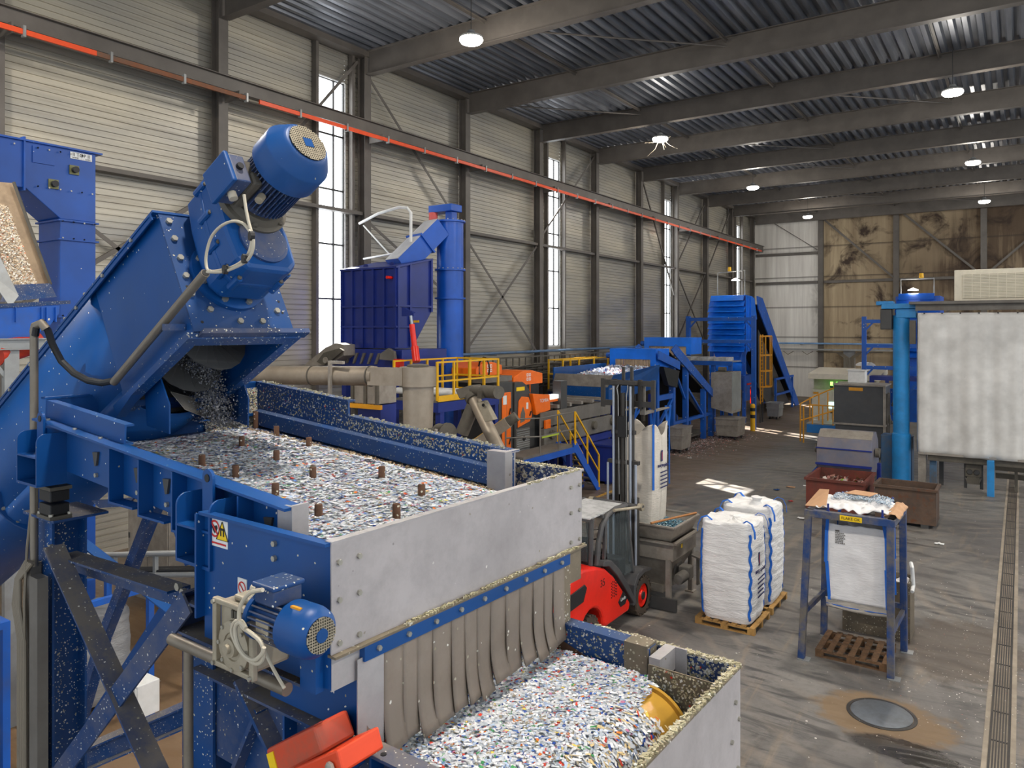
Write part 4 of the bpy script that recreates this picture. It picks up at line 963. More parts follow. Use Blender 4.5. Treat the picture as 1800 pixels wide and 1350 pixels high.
pl = T('conduit_pole', 'tall galvanised conduit pole beside the blue post', 'conduit', tuple(at(60, 1000, 'Y', 1.95, 'M')))
a, b = at(60, 585, 'Y', 1.95, 'M'), at(60, 1345, 'Y', 1.95, 'M')
MB().tube(a, Vector((a.x, a.y, at(60,995,'Y',1.95,'M').z)), .023, 14).build('tube', M['conduit'], pl)
MB().path([Vector((a.x, a.y, a.z)), at(62,573,'Y',1.95,'M'), at(73,568,'Y',1.96,'M'), at(81,578,'Y',1.98,'M')], .026, 12).build('bend', M['conduit'], pl)
z1 = at(60, 990, 'Y', 1.95, 'M').z
tk = T('cable_duct', 'pair of grey cable ducts strapped to the left blue post', 'cable duct', (a.x, 1.95, 2.6))
MB().box(a.x-.07, a.x+.0, 1.93, 1.99, 0.5, z1).build('duct', M['mid'], tk)
MB().box(a.x+.06, a.x+.17, 1.9, 1.96, 0.5, z1-.05).build('duct', M['mid'], tk)
bn = T('cable_bundle', 'bundle of cream cables running down the grey cable duct', 'cable', (a.x, 1.9, 3))
cbm = MB(); random.seed(8)
for k in range(5):
    x = a.x - .06 + k*.022; cbm.path([(x+.03, 1.92, z1+.02), (x-.06-.01*k, 1.9, z1-.1), (x-.05, 1.88, z1-.25), (x, 1.89, z1-.45), (x+.004*k, 1.89, 2.4), (x, 1.89, .5)], .011, 7)
cbm.path([(a.x-.01,1.94,z1+.35),(a.x-.02,1.92,z1+.1),(a.x+.02,1.89,z1-.2),(a.x+.05,1.89,2.2)], .008, 6)
cbm.build('cable', M['greycable'], bn)
# ------------------------------------------------------------------ stand under the line
def post(x0, x1, y0, y1, zt_, name='post', par=None):
    m = MB(); m.box(x0, x1, y0, y0+.014, 0, zt_).box(x0, x1, y1-.014, y1, 0, zt_).box((x0+x1)/2-.006, (x0+x1)/2+.006, y0, y1, 0, zt_); return m.build(name, M['blue_spk'], par)
ST = T('steel_stand', 'tall blue braced steel stand carrying the upper vibrating feeder', 'machine stand', (-4, 2.6, 0))
post(-5.08, -4.89, 2.0, 2.2, 4.87, 'post', ST); post(-5.08, -4.89, 3.25, 3.45, 4.87, 'post', ST)
post(-3.46, -3.2, 2.0, 2.2, 4.6, 'post', ST); post(-3.46, -3.2, 3.25, 3.45, 4.6, 'post', ST)
MB().box(-5.12, -4.7, 1.93, 2.24, 4.87, 4.885).build('cap_plate', M['blue_dust'], ST); MB().box(-5.12,-4.78,3.2,3.5,4.87,4.885).build('cap_plate', M['blue_dust'], ST)
MB().angle(at(98,958,'Y',1.98,'M'), at(330,1440,'Y',1.98,'M'), .012, .012).build('brace_pad', M['blue'], ST)
def br(p, q, yy, w=.11, mt='blue_dust'):
    a, b = at(*p, 'Y', yy, 'M'), at(*q, 'Y', yy, 'M'); return MB().angle(a, b, w, w, .012).build('brace', M[mt], ST)
br((113,955), (330,1420), 1.93); br((318,1040), (60,1395), 1.84)
br((135,968), (335,1028), 2.03, .12)
MB().angle(at(150,945,'Y',3.3,'M'), at(320,1075,'Y',3.3,'M'), .1, .1, .012).build('brace', M['blue'], ST)
MB().angle(at(262,880,'Y',3.35,'M'), at(165,1130,'Y',3.35,'M'), .16, .1, .012).build('brace', M['blue_dust'], ST)
MB().angle(at(165,1130,'Y',3.35,'M'), at(120,1290,'Y',3.35,'M'), .16, .1, .012).build('brace', M['blue_dust'], ST)
MB().angle(at(285,1060,'Y',3.35,'M'), at(150,1270,'Y',3.35,'M'), .1, .1, .012).build('brace', M['blue'], ST)
for p in ((93,962),(326,1040),(317,1030)): MB().hexb(at(*p,'Y',1.92,'M'), (0,-1,0), .02, .02).build('bolt', M['bolt'], ST)
MB().ibeam((-5.0, 3.1, 3.3), (-3.2, 3.1, 3.3), .2, .2, .014).build('cross_beam', M['blue_dust'], ST)
MB().box(-3.27, -2.3, 1.852, 2.0, 4.76, 4.772).box(-3.27, -2.3, 1.99, 2.0, 4.62, 4.772).box(-3.27,-2.3,1.852,2.0,4.615,4.627).box(-3.275,-3.265,1.852,2.0,4.615,4.772).build('channel_beam', M['blue_dust'], ST)
for p in ((337,1102),(354,1110)): MB().hexb(at(*p,'Y',1.985,'M'), (0,-1,0), .02, .02).build('bolt', M['bolt'], ST)
MB().box(-3.5, -2.35, 2.02, 2.2, 4.45, 4.6).build('carrier_beam', M['blue'], ST)
MB().box(-2.75, -2.45, 2.05, 2.25, 0, 4.1).build('post', M['blue_dust'], ST)
MB().bar(at(432,1190,'Y',2.0,'M'), at(500,1330,'Y',2.0,'M'), .02, .12, (0,1,0)).bar(at(470,1240,'Y',2.02,'M'), at(425,1350,'Y',2.02,'M'), .02, .12, (0,1,0)).build('brace', M['blue_dust'], ST)
MB().ibeam(at(120,1345,'Y',3.6,'M'), at(340,1250,'Y',4.4,'M'), .22, .2, .016).build('cross_beam', M['blue_dust'], ST)
# rubber spring mounts
def spring(xc, yc, zb_, zt_, label):
    t = T('spring_mount', label, 'spring mount', (xc, yc, zb_), 'rubber spring mounts')
    MB().box(xc-.09, xc+.09, yc-.06, yc+.06, zb_, zb_+.02).build('clamp_plate', M['castdust'], t); MB().box(xc-.09, xc+.09, yc-.06, yc+.06, zt_-.02, zt_).build('clamp_plate', M['castdust'], t)
    MB().box(xc-.075, xc+.075, yc-.055, yc+.055, zb_+.02, (zb_+zt_)/2-.006).box(xc-.075, xc+.075, yc-.055, yc+.055, (zb_+zt_)/2+.006, zt_-.02).build('rubber_block', M['black'], t, bev=.008)
    for sx in (-.1, .1):
        for sy in (-.05, .05): MB().hexb((xc+sx*.75, yc+sy, zb_+.02), (0,0,1), .012, .014).build('bolt', M['bolt'], t)
spring(-4.81, 1.98, 4.885, 5.075, 'black rubber spring mount on top of the left blue post')
# handrail tube in front of the separator
hr = T('drip_tube', 'dusty grey tube lying along the foot of the worm gear motor', 'tube', (-2.7, 1.75, 4.65))
MB().tube((-3.13, 1.76, 4.648), (-2.33, 1.76, 4.655), .025, 16).build('tube', M['conduit'], hr)
MB().tube((-3.05, 1.79, 2.6), (-3.05, 1.79, 4.63), .021, 14).build('down_tube', M['conduit'], hr)
# inclined link arms between feeder and stand
MB().prism([at(160,880,'Y',2.6,'M'), at(235,875,'Y',2.6,'M'), at(222,890,'Y',2.6,'M'), at(175,893,'Y',2.6,'M')], (0,.02,0)).build('gusset', M['blue_dust'], ST)
MB().prism([at(285,875,'Y',2.2,'M'), at(360,905,'Y',2.2,'M'), at(358,985,'Y',2.2,'M'), at(325,995,'Y',2.2,'M')], (0,.03,0)).build('link_plate', M['blue_spk'], UF)
# red orange vibration motor under the lower feeder
VM = T('vibration_motor', 'scuffed red orange vibration motor hung under the lower feeder side wall', 'vibration motor', tuple(at(540, 1330, 'Y', 1.85, 'M')))
def pp(px, py, y): return at(px, py, 'Y', y, 'M')
body = MB().prism([pp(466,1318,1.8), pp(552,1276,1.8), pp(568,1325,1.8), pp(480,1372,1.8)], (0,.16,0)).build('housing', M['orange_red'], VM, bev=.012)
MB().prism([pp(500,1358,1.76), pp(592,1318,1.76), pp(602,1360,1.76), pp(520,1400,1.76)], (0,.2,0)).build('mounting_base', flat('fresh red orange paint', (226,70,28), .45), VM, bev=.008)
MB().lathe(pp(582,1348,1.755), (0,-1,0), [(0,.02),(.012,.02),(.014,.012)], 6).build('bolt', M['bolt'], VM)
MB().prism([pp(468,1326,1.796), pp(479,1321,1.796), pp(488,1356,1.796), pp(477,1361,1.796)], (0,.004,0)).build('caution_label', M['signyellow'], VM)
MB().prism([pp(575,1315,1.9), pp(600,1305,1.9), pp(625,1350,1.9), pp(600,1370,1.9)], (0,.05,0)).build('bracket', M['blue'], VM)
# ------------------------------------------------------------------ things seen through the stand
setF(FW)
SB = T('steel_cabinet', 'tall stainless cabinet standing behind the blue stand braces', 'cabinet', (-15.8, 9.2, 0))
def cab(t, x0, x1, y0, y1, z1, nd=2, mt='stainless'):
    MB().box(x0, x1, y0, y1, 0, z1).build('body', M[mt], t, bev=.01)
    w = (x1-x0)/nd
    for k in range(nd):
        d = MB().box(x0+k*w+.03, x0+(k+1)*w-.03, y0-.025, y0, .3, z1-.08).build('cabinet_door', M[mt], t, bev=.006)
        MB().box(x0+k*w+.08, x0+k*w+.11, y0-.05, y0-.025, z1*.55, z1*.55+.12).build('handle', M['dark'], d)
cab(SB, -16.7, -15.1, 9.2, 9.9, 2.35, 2, 'hopper_ss')
MB().box(-15.75, -15.6, 9.165, 9.175, 1.85, 2.1).build('sticker', M['white'], SB)
SB2 = T('steel_cabinet', 'dull stainless cabinet with a lever latch low behind the stand', 'cabinet', (-14.5, 9.8, 0))
cab(SB2, -15.0, -13.9, 9.8, 10.5, 2.1, 1, 'hopper_ss')
LD = T('cable_ladder', 'grey cable ladder running behind the blue stand legs', 'cable tray', (-6.8, 4.3, 3.2))
a, b = Vector((-8.6, 4.15, 3.5)), Vector((-5.2, 4.9, 3.95))
lm = MB().tube(a, b, .03, 10).tube(a - Vector((0,0,.22)), b - Vector((0,0,.22)), .03, 10)
for k in range(7): q = a.lerp(b, k/6); lm.box(q.x-.02, q.x+.02, q.y-.02, q.y+.02, q.z-.25, q.z+.02)
lm.build('side_rails', M['galv'], LD)
lc = MB()
for k in range(4): lc.tube(a + Vector((0,.05*k,-.18)), b + Vector((0,.05*k,-.18)), .012, 6)
lc.build('cable', M['black'], LD)
def stand(name, x0, x1, y0, y1, z1, label):
    t = T(name, label, 'bag stand', (x0, y0, 0), 'blue bag stands'); s = .09
    for x in (x0, x1):
        for y in (y0, y1): MB().box(x-s/2, x+s/2, y-s/2, y+s/2, 0, z1).build('post', M['farblue'], t)
    for y in (y0, y1): MB().box(x0, x1, y-s/2, y+s/2, z1-s, z1).build('top_beam', M['farblue'], t)
    for x in (x0, x1): MB().box(x-s/2, x+s/2, y0, y1, z1-s, z1).build('top_beam', M['farblue'], t)
    for y in (y0, y1): MB().box(x0, x1, y-.03, y+.03, .08, .16).build('cross_bar', M['farblue'], t)
    return t
stand('bag_stand', -13.0, -11.7, 5.6, 6.8, 1.85, 'blue tubular bag stand behind the stand braces with a grey bag')
stand('bag_stand', -12.4, -11.2, 3.3, 4.5, 2.1, 'blue tubular bag stand in the bottom corner of the hall floor, under the screw conveyor')
SKIN = []
def bagmesh(cx, cy, z0, z1, w, d, bulge=.06, seed=0, rnd=.28, top=.12, wr=.018, nu=56, nv=44, lean=(0,0), fold=0):
    def fn(u, v):
        g = 2*math.pi*u; c, s = math.cos(g), math.sin(g); k = rnd
        e = 1/ max(abs(c)**(2/k) + abs(s)**(2/k), 1e-6)**(k/2)
        z = z0 + (z1-z0)*v; b = 1 + bulge*math.sin(math.pi*min(1, v*1.02))
        if v > .9: b *= (1 - ((v-.9)/.1)**2.2*.98)
        z = z0 + (z1-z0)*min(1, v/.93 - (.05 if v > .93 else 0)*((v-.93)/.07)**2) + (.05*noise.noise(Vector((c*3+seed, s*3, v*30))) if v > .9 else 0)
        if v < .05: b *= .93 + .07*v/.05
        n = noise.noise(Vector((c*1.2 + seed, s*1.2, z*9)))*wr + noise.noise(Vector((c*3 + seed, s*3, z*22)))*wr*.45
        f = fold*noise.noise(Vector((c*4.5 + seed*3, s*4.5, z*.5)))
        return Vector((cx + lean[0]*v + (w/2*b)*e*c + (n+f)*c, cy + lean[1]*v + (d/2*b)*e*s + (n+f)*s, z + .03*noise.noise(Vector((c*2+seed, s*2, 7)))*(v > .9)))
    SKIN.append(fn); return MB().grid(fn, nu+1, nv)
b_ = T('bulk_bag', 'grey film bag hanging in the blue stand behind the braces', 'bulk bag', (-12.35, 6.2, .25)); bagmesh(-12.35, 6.2, .1, 1.5, .85, .85, seed=3).build('bag_body', M['clearbag'], b_)
b_ = T('bulk_bag', 'white film bag with blue strap hanging under the screw conveyor', 'bulk bag', (-11.8, 3.9, .2)); bagmesh(-11.8, 3.9, .2, 1.95, .95, .95, seed=5).build('bag_body', M['clearbag'], b_)
MB().box(-11.45, -11.36, 3.45, 3.5, .9, 2.0).build('strap', M['strap'], b_)
WB = T('junction_cabinet', 'small white cabinet on the brown floor behind the crossed braces', 'cabinet', (-10.9, 6.2, 0))
MB().box(-11.4, -11.0, 6.2, 6.55, .1, .6).build('body', M['white'], WB, bev=.01)
MB().box(-11.37, -11.03, 6.18, 6.2, .14, .56).build('cabinet_door', M['white'], WB); MB().box(-11.35, -11.05, 6.3, 6.5, 0, .1).build('stand_post', M['farblue'], WB)
# ------------------------------------------------------------------ blue bucket elevator and its chute
EL = T('bucket_elevator', 'tall blue bolted bucket elevator against the side wall behind the screw conveyor', 'elevator', (-14.2, 6.6, 0))
MB().box(-14.6, -13.8, 6.4, 7.0, 0, 7.88).build('shaft', M['elev'], EL, bev=.01)
MB().prism([(-14.6,5.85,8.35),(-14.6,6.4,7.9),(-14.6,7.0,7.9),(-14.6,7.0,9.15),(-14.6,4.2,9.15),(-14.6,4.2,8.35)], (.8,0,0)).build('elevator_casing', M['elev'], EL, bev=.01)
for z in (7.55, 7.88, 6.2, 5.4): MB().box(-14.64, -13.76, 6.36, 7.04, z-.015, z+.015).build('bolted_flange', M['elev'], EL)
for y in (4.8, 5.35, 5.82): MB().box(-14.64, -13.76, y-.015, y+.015, 8.3, 9.2).build('bolted_flange', M['elev'], EL)
MB().box(-14.64, -13.75, 4.2, 7.1, 9.13, 9.16).build('top_cover', M['elev'], EL)
sb = MB(); random.seed(2)
for k in range(60):
    z = random.choice([7.57, 7.86, 6.22, 8.4, 9.05]) ; sb.hexb((-13.76, 4.4 + (k % 15)*.18, z) if z > 8.2 else (-13.76, 6.42 + (k % 4)*.18, z), (1,0,0), .014, .012)
sb.build('bolt_heads', M['bolt'], EL)
MB().box(-13.8, -13.78, 5.95, 6.3, 8.8, 9.08).build('hatch_plate', M['elev'], EL)
for y, z in ((6.62,8.78),(6.28,8.48)):
    e = MB().box(-13.8, -13.77, y-.08, y+.08, z-.08, z+.08).build('shaft_plate', flat('greenish brass', (120,120,84), .5, .4), EL); MB().tube((-13.77,y,z),(-13.7,y,z),.055,14).build('shaft_end', M['black'], e)
sg = MB().box(-13.8, -13.79, 6.56, 6.93, 8.98, 9.1).build('maker_sign', M['white'], EL)
text('II TOP II', .085, (-13.788, 6.745, 9.055), (0,1,0), (0,0,1), M['blackink'], 'sign_lettering', sg)
text('www.  - -  com', .05, (-13.788, 6.745, 9.005), (0,1,0), (0,0,1), M['blackink'], 'sign_lettering', sg)
CH = T('chute', 'scuffed clear plastic chute full of pale flakes beside the bucket elevator', 'chute', (-13.4, 5.6, 6.5))
q = lambda px, py, X: at(px, py, 'X', X)
MB().prism([q(25,322,-13.7), q(88,498,-13.3), q(88,498,-13.1), q(25,322,-13.5)], (0,.015,0)).build('side_sheet', M['poly'], CH)
MB().prism([q(-10,430,-12.9), q(33,520,-12.7), q(18,540,-12.7), q(-30,470,-12.9)], (-.02,0,0)).build('side_sheet', M['galv'], CH)
MB().prism([q(-25,318,-13.6), q(25,322,-13.6), q(88,500,-13.2), q(30,520,-13.2), q(-40,400,-13.6)], (-.02,0,0)).build('back_sheet', paint('dusty chute back', (176,152,124), .7, dirt=.5, dcol=(120,100,80)), CH)
MB().bar(q(24,320,-13.45), q(89,500,-13.05), .03, .04).build('edge_strip', M['castdust'], CH)
pts = []; A, B, C_, D = q(-25,350,-13.55), q(12,365,-13.55), q(62,500,-13.15), q(20,515,-13.15)
for k in range(6500):
    u, v = random.random()**.8, random.random(); pt = (A.lerp(B, u)).lerp(D.lerp(C_, u), v); pts.append((pt + Vector((random.uniform(.0,.05),0,0)), (1,-.4,.5)))
flakes('pale_flakes', pts, CH, size=(.012,.024), pal=[((224,208,184),5),((196,172,142),4),((240,232,220),3),((160,130,104),2),((220,150,120),.4)])['kind'] = 'stuff'
TRY = T('vibrating_tray', 'blue vibrating tray under the clear chute', 'vibrating tray', (-12.9, 5.4, 5.6))
MB().prism([q(-40,535,-12.7), q(106,532,-12.7), q(104,552,-12.7), q(86,575,-12.7), q(45,598,-12.7), q(-40,602,-12.7)], (-.8,0,0)).build('tray', M['farblue'], TRY, bev=.01)
MB().prism([q(-40,536,-12.68), q(124,528,-12.68), q(124,534,-12.68), q(-40,544,-12.68)], (-.9,0,0)).build('rim_flange', M['blue_dust'], TRY)
MB().prism([q(15,530,-12.75), q(28,500,-12.85), q(88,498,-12.85), q(100,522,-12.75)], (-.3,0,0)).build('inlet_hood', M['blue_dust'], TRY)
for px in (28, 73, 82, 98): MB().prism([q(px,540,-12.66), q(px+2,540,-12.66), q(px+2,566,-12.66), q(px,566,-12.66)], (-.1,0,0)).build('stiffener', M['farblue'], TRY)
VM2 = T('vibration_motor', 'red vibration motor under the blue vibrating tray by the elevator', 'vibration motor', tuple(q(30, 620, -12.9)))
MB().tube(q(-10,622,-12.7), q(62,600,-12.9), .19, 18).build('housing', flat('red motor paint', (206,62,38), .5), VM2); MB().lathe(q(62,600,-12.9), (1,.4,.2), [(0,.16),(.04,.14)], 16).build('end_cover', flat('red motor cover', (190,54,34), .5), VM2)
GR = T('steel_trestle', 'galvanised steel beam and legs carrying the vibrating tray by the elevator', 'trestle', tuple(q(20, 606, -12.5)))
a, b = q(-60,606,-12.55), q(85,604,-12.55)
MB().ibeam(a, b, .17, .15, .015).build('beam_section', M['galv'], GR)
for px in (12, 25, 84):
    p = q(px, 606, -12.6); MB().box(p.x-.05, p.x+.05, p.y-.05, p.y+.05, 0, p.z-.08).build('post', M['galv'], GR)
MB().bar(q(-10,640,-12.6), q(60,720,-12.6), .06, .06).build('diagonal_bar', M['galv'], GR)
# ------------------------------------------------------------------ duct, cyclone and small screw
setF(FW)
CYX, CYY, CYZ = -9.95, 11.35, 5.0
CY = T('cyclone', 'dull stainless cyclone separator fed by the long horizontal duct', 'cyclone', (CYX, CYY, 0))
MB().lathe((CYX, CYY, 4.85), (0,0,1), [(0,.36),(.38,.36),(.385,.2)], 36).build('inlet_head', M['duct'], CY)
MB().lathe((CYX, CYY, 5.24), (0,0,1), [(0,.22),(.03,.22),(.05,.1)], 24).build('top_plate', M['castdust'], CY)
MB().lathe((CYX, CYY, 4.0), (0,0,1), [(0,.29),(.85,.31)], 36).build('barrel', M['duct'], CY)
MB().lathe((CYX, CYY, 4.0), (0,0,1), [(-.02,.32),(.03,.32)], 36).build('flange', M['castdust'], CY)
MB().lathe((CYX, CYY, 2.2), (0,0,1), [(0,.12),(1.78,.29)], 36).build('cone', M['duct'], CY)
for g in (.4, 2.5, 4.4): MB().box(CYX+.36*math.cos(g)-.03, CYX+.36*math.cos(g)+.03, CYY+.36*math.sin(g)-.03, CYY+.36*math.sin(g)+.03, 0, 4.0).build('support_post', M['hopper_ss'], CY)
MB().prism([(CYX-.1, CYY-.36, 4.87), (CYX-.1, CYY-.36, 5.22), (CYX-.95, CYY-.46, 5.2), (CYX-.95, CYY-.46, 4.85)], (.0,.34,0)).build('inlet_transition', M['duct'], CY)
DU = T('air_duct', 'long horizontal dull stainless air duct leading into the cyclone', 'duct', (-12.5, 11, 5))
a = Vector((CYX-.9, CYY-.28, 5.03)); b = Vector((-15.6, 10.5, 4.92))
MB().tube(a, b, .2, 28).build('pipe_section', M['duct'], DU)
for t in (.02, .34, .7): p = a.lerp(b, t); MB().tube(p, p + (b-a).normalized()*.03, .215, 28).build('pipe_collar', M['castdust'], DU)
p = a.lerp(b, .2); MB().box(p.x-.03, p.x+.03, p.y-.26, p.y-.2, 0, 5.3).box(p.x-.03,p.x+.4,p.y-.26,p.y-.2,5.27,5.33).build('support_post', M['hopper_ss'], DU)
FB = T('filter_box', 'grimy square window box with rusty corner posts under the air duct', 'box', (-11.9, 12.0, 3.9))
MB().box(-12.45, -11.7, 12.0, 12.6, 4.33, 4.78).build('body', M['hopper_ss'], FB)
for x in (-12.45, -12.05, -11.7): MB().box(x-.04, x+.04, 11.96, 12.02, 4.3, 4.82).build('corner_post', M['castdust'], FB)
MB().box(-12.6, -11.55, 11.93, 12.0, 4.22, 4.32).build('ledge', M['amber'], FB); MB().box(-12.4,-11.7,12.1,12.6,0,4.3).build('plinth', M['navy'], FB)
def sc(px, py, y): return at(px, py, 'Y', y)
SS = T('small_screw_conveyor', 'dusty grey tube screw conveyor slanting down with a motor on its upper end', 'screw conveyor', tuple(sc(850, 730, 13.5)))
a, b = sc(834, 703, 13.4), sc(884, 805, 12.9)
MB().tube(a, b, .145, 24).build('tube_casing', M['duct'], SS)
d = (a-b).normalized()
MB().tube(a, a + d*.12, .19, 20).build('end_flange', M['castdust'], SS)
MB().obox(a + d*.26, d, (1,.3,.3), (0,1,0), .15, .22, .17).build('gearbox', M['castdust'], SS, bev=.03)
c = a + d*.3; e = sc(877, 690, 13.0)
MB().tube(c, c.lerp(e, .55), .1, 18).tube(c.lerp(e,.5), e, .14, 20).build('motor', M['castdust'], SS)
MB().obox(c.lerp(e,.6) + Vector((-.06,-.12,-.06)), e-c, (0,0,1), (0,1,0), .09, .08, .07).build('terminal_box', M['castdust'], SS)
p0, p1, p2, p3 = sc(838,708,13.1), sc(850,704,13.1), sc(868,738,12.9), sc(852,742,12.9)
MB().prism([p0, p1, p2, p3], (0,.16,0)).build('control_box', paint('grey beige box', (150,142,124), .5, dirt=.3), SS, bev=.012)
MB().tube(sc(850,712,13.0), sc(850,712,13.0) + Vector((0,-.02,0)), .035, 14).build('rotary_switch', M['black'], SS)
MB().tube(sc(832,712,13.4), sc(812,762,13.3), .15, 20).build('drop_leg', M['castdust'], SS)
S2 = T('small_screw_conveyor', 'beige trough conveyor with yellow stripe crossing behind the small tube screw', 'screw conveyor', tuple(sc(860, 760, 14)))
a, b = sc(825, 790, 14.2), sc(893, 742, 14.6)
MB().bar(a, b, .35, .26).build('trough', M['duct'], S2); MB().bar(a + Vector((0,-.18,.08)), b + Vector((0,-.18,.08)), .01, .06).build('stripe', M['yellow'], S2)
MB().lathe(b, b-a, [(0,.12),(.25,.12)], 16).build('tail_drum', M['castdust'], S2)
FN = T('fan_blower', 'round dusty fan blower standing beside the cyclone foot', 'blower', tuple(sc(785, 765, 12.5)))
p = sc(787, 762, 12.5); MB().lathe(p + Vector((-.25,0,0)), (1,-.25,0), [(0,.2),(.25,.2),(.27,.24),(.33,.24),(.34,.14)], 24).build('blower_case', M['castdust'], FN); MB().box(p.x-.3, p.x+.2, p.y-.1, p.y+.2, 0, p.z-.15).build('plinth', M['castdust'], FN)
# ------------------------------------------------------------------ ribbed blue hopper, vertical tube and chute
HX0, HX1, HY0, HY1 = -19.0, -16.5, 17.8, 19.5
HP = T('ribbed_hopper', 'deep blue ribbed hopper with a red hydraulic cylinder beside the tall blue tube', 'hopper', (-17.7, 18.5, 0))
MB().prism([(HX1,HY0,5.35),(HX1,HY0,7.92),(HX1,HY1,8.3),(HX1,HY1,6.55),(HX1,HY0+.75,5.35)], (HX0-HX1,0,0)).build('hopper_body', M['navy'], HP, bev=.01)
rb = MB()
for k in range(6):
    x = HX0 + .04 + k*(HX1-HX0-.08)/5; rb.box(x-.04, x+.04, HY0-.07, HY0, 5.35, 7.95)
for z in (6.05, 6.72): rb.box(HX0, HX1+.05, HY0-.08, HY0, z-.03, z+.03)
for y in (HY0+.03, HY0+.6, HY1-.04): rb.box(HX1, HX1+.07, y-.04, y+.04, 5.4 if y < HY1-.5 else 6.55, 7.95 + (y-HY0)*.22)
for z in (6.05, 6.72): rb.box(HX1, HX1+.07, HY0, HY0+.9 if z < 6.3 else HY1, z-.03, z+.03)
rb.build('stiffening_ribs', M['navy'], HP)
MB().prism([(HX1+.06,HY0-.08,7.92),(HX1+.06,HY1+.02,8.3),(HX0-.03,HY1+.02,8.3),(HX0-.03,HY0-.08,7.92)], (0,0,.06)).build('hopper_lid', M['navy'], HP)
MB().lathe((HX1-.2,HY0-.2,7.62), (0,-1,0), [(-.2,.05),(.05,.05)], 12).build('level_sensor', M['red'], HP)
for x in (-18.2, -17.0): MB().lathe((x, HY0+.3, 8.06), (0,1,0), [(0,.1),(.04,.1)], 14).build('lifting_eye', M['navy'], HP)
MB().box(HX0-.1, HX1+.5, HY0-.3, HY1+.2, 4.75, 5.32).build('base_box', M['navy'], HP, bev=.02)
sl = MB()
for k in range(6): sl.prism([(HX0+.2+k*.33, HY0-.3, 4.85), (HX0+.28+k*.33, HY0-.3, 4.85), (HX0+.46+k*.33, HY0-.3, 5.2), (HX0+.36+k*.33, HY0-.3, 5.2)], (0,-.06,0))
sl.build('base_rib', M['mid'], HP)
q = lambda px, py, y: at(px, py, 'Y', y)
MB().prism([q(667,632,17.2), q(668,622,17.2), q(682,612,17.2), q(692,618,17.2), q(694,634,17.2)], (0,.1,0)).build('hinge_plate', M['mid'], HP)
hc = MB().tube(q(729,612,17.3), q(724,570,17.3), .085, 14).build('hydraulic_cylinder', M['red'], HP); MB().tube(q(724,570,17.3), q(722,555,17.3), .045, 12).build('piston_rod', M['chrome'], hc)
MB().tube(q(732,636,17.2), q(729,610,17.3), .12, 14).build('cylinder_foot', M['red'], hc)
MB().prism([q(706,540,17.4), q(727,550,17.4), q(727,556,17.4), q(706,556,17.4)], (0,.12,0)).build('cylinder_bracket', M['navy'], HP)
MB().box(q(700,640,17.2).x-.1, q(700,640,17.2).x+.15, 17.1, 17.3, 4.7, 5.05).build('valve_block', M['red'], HP)
MB().prism([q(727,563,17.65), q(737,563,17.65), q(737,567,17.65), q(727,567,17.65)], (0,-.01,0)).build('yellow_label', M['yellow'], HP)
for x in (HX0+.2, HX1-.1):
    for y in (HY0, HY1): MB().box(x-.1, x+.1, y-.1, y+.1, 0, 4.75).build('support_post', M['navy'], HP)
VX, VY = -16.7, 20.75
VT = T('vertical_screw_tube', 'tall round royal blue vertical conveyor tube with flanged joints', 'vertical conveyor', (VX, VY, 0))
MB().lathe((VX,VY,0), (0,0,1), [(0,.47),(9.75,.47)], 48).build('tube_casing', M['royal'], VT)
for z in (9.75, 8.05, 7.05): MB().lathe((VX,VY,z), (0,0,1), [(-.03,.5),(-.03,.545),(.03,.545),(.03,.5)], 40, caps=False).build('tube_flange', M['royal'], VT)
bm_ = MB()
for k in range(18):
    g = 2*math.pi*k/18
    for z in (9.78, 8.08): bm_.hexb((VX+.52*math.cos(g), VY+.52*math.sin(g), z), (0,0,1), .02, .03)
bm_.build('bolt_ring', M['bolt'], VT)
MB().box(VX-.75, VX+.3, VY-.3, VY+.3, 10.1, 10.35).box(VX-.1,VX+.2,VY-.15,VY+.15,9.78,10.1).build('drive_head', M['royal'], VT, bev=.02)
MB().lathe((VX-.6,VY-.2,9.75), (0,0,1), [(0,.16),(.35,.16)], 18).build('drive_motor', flat('pinkish red motor', (214,92,86), .5), VT)
MB().prism([(VX-.42,VY-.35,9.7),(VX+.25,VY-.35,9.7),(VX+.25,VY-.35,8.9),(VX-.15,VY-.35,8.75)], (0,.7,0)).build('discharge_head', M['royal'], VT)
TC = T('transfer_chute', 'square slanting chute with pale dusty top between blue tube and hopper', 'chute', (-17.2, 20, 8.8))
c1, c2 = Vector((-16.9,20.25,9.5)), Vector((-17.35,18.75,8.05)); dv = (c1-c2).normalized(); wv = Vector((dv.y,-dv.x,0)).normalized(); nv = wv.cross(dv)
if nv.z < 0: nv = -nv
MB().obox((c1+c2)/2, dv, wv, nv, (c1-c2).length/2, .42, .34).build('chute_body', M['royal'], TC)
MB().obox((c1+c2)/2 + nv*.35, dv, wv, nv, (c1-c2).length/2, .41, .008).build('dusty_top', paint('dust grey sheet', (186,186,190), .5, dirt=.15), TC)
MB().obox(c1.lerp(c2,.42), dv, wv, nv, .03, .49, .41).build('joint_flange', M['royal'], TC)
WP = T('white_pipe', 'white bracket pipe reaching from the wall to the slanting chute', 'pipe', (-18, 18, 9.8))
MB().path([(-19.6,19.2,9.75),(-18.5,19.0,9.98),(-17.4,18.9,10.1),(-17.1,18.95,10.05),(-17.02,19.05,9.9),(-17.02,19.05,8.9)], .05, 10).tube((-19.6,19.4,8.5),(-17.02,19.05,8.62),.035,8).tube((-19.6,19.4,9.7),(-18.2,19.3,8.55),.03,8).build('pipe', M['white'], WP)
GC = T('inlet_duct', 'curved grey steel inlet cover left of the ribbed hopper base', 'duct', (-19, 17, 5))
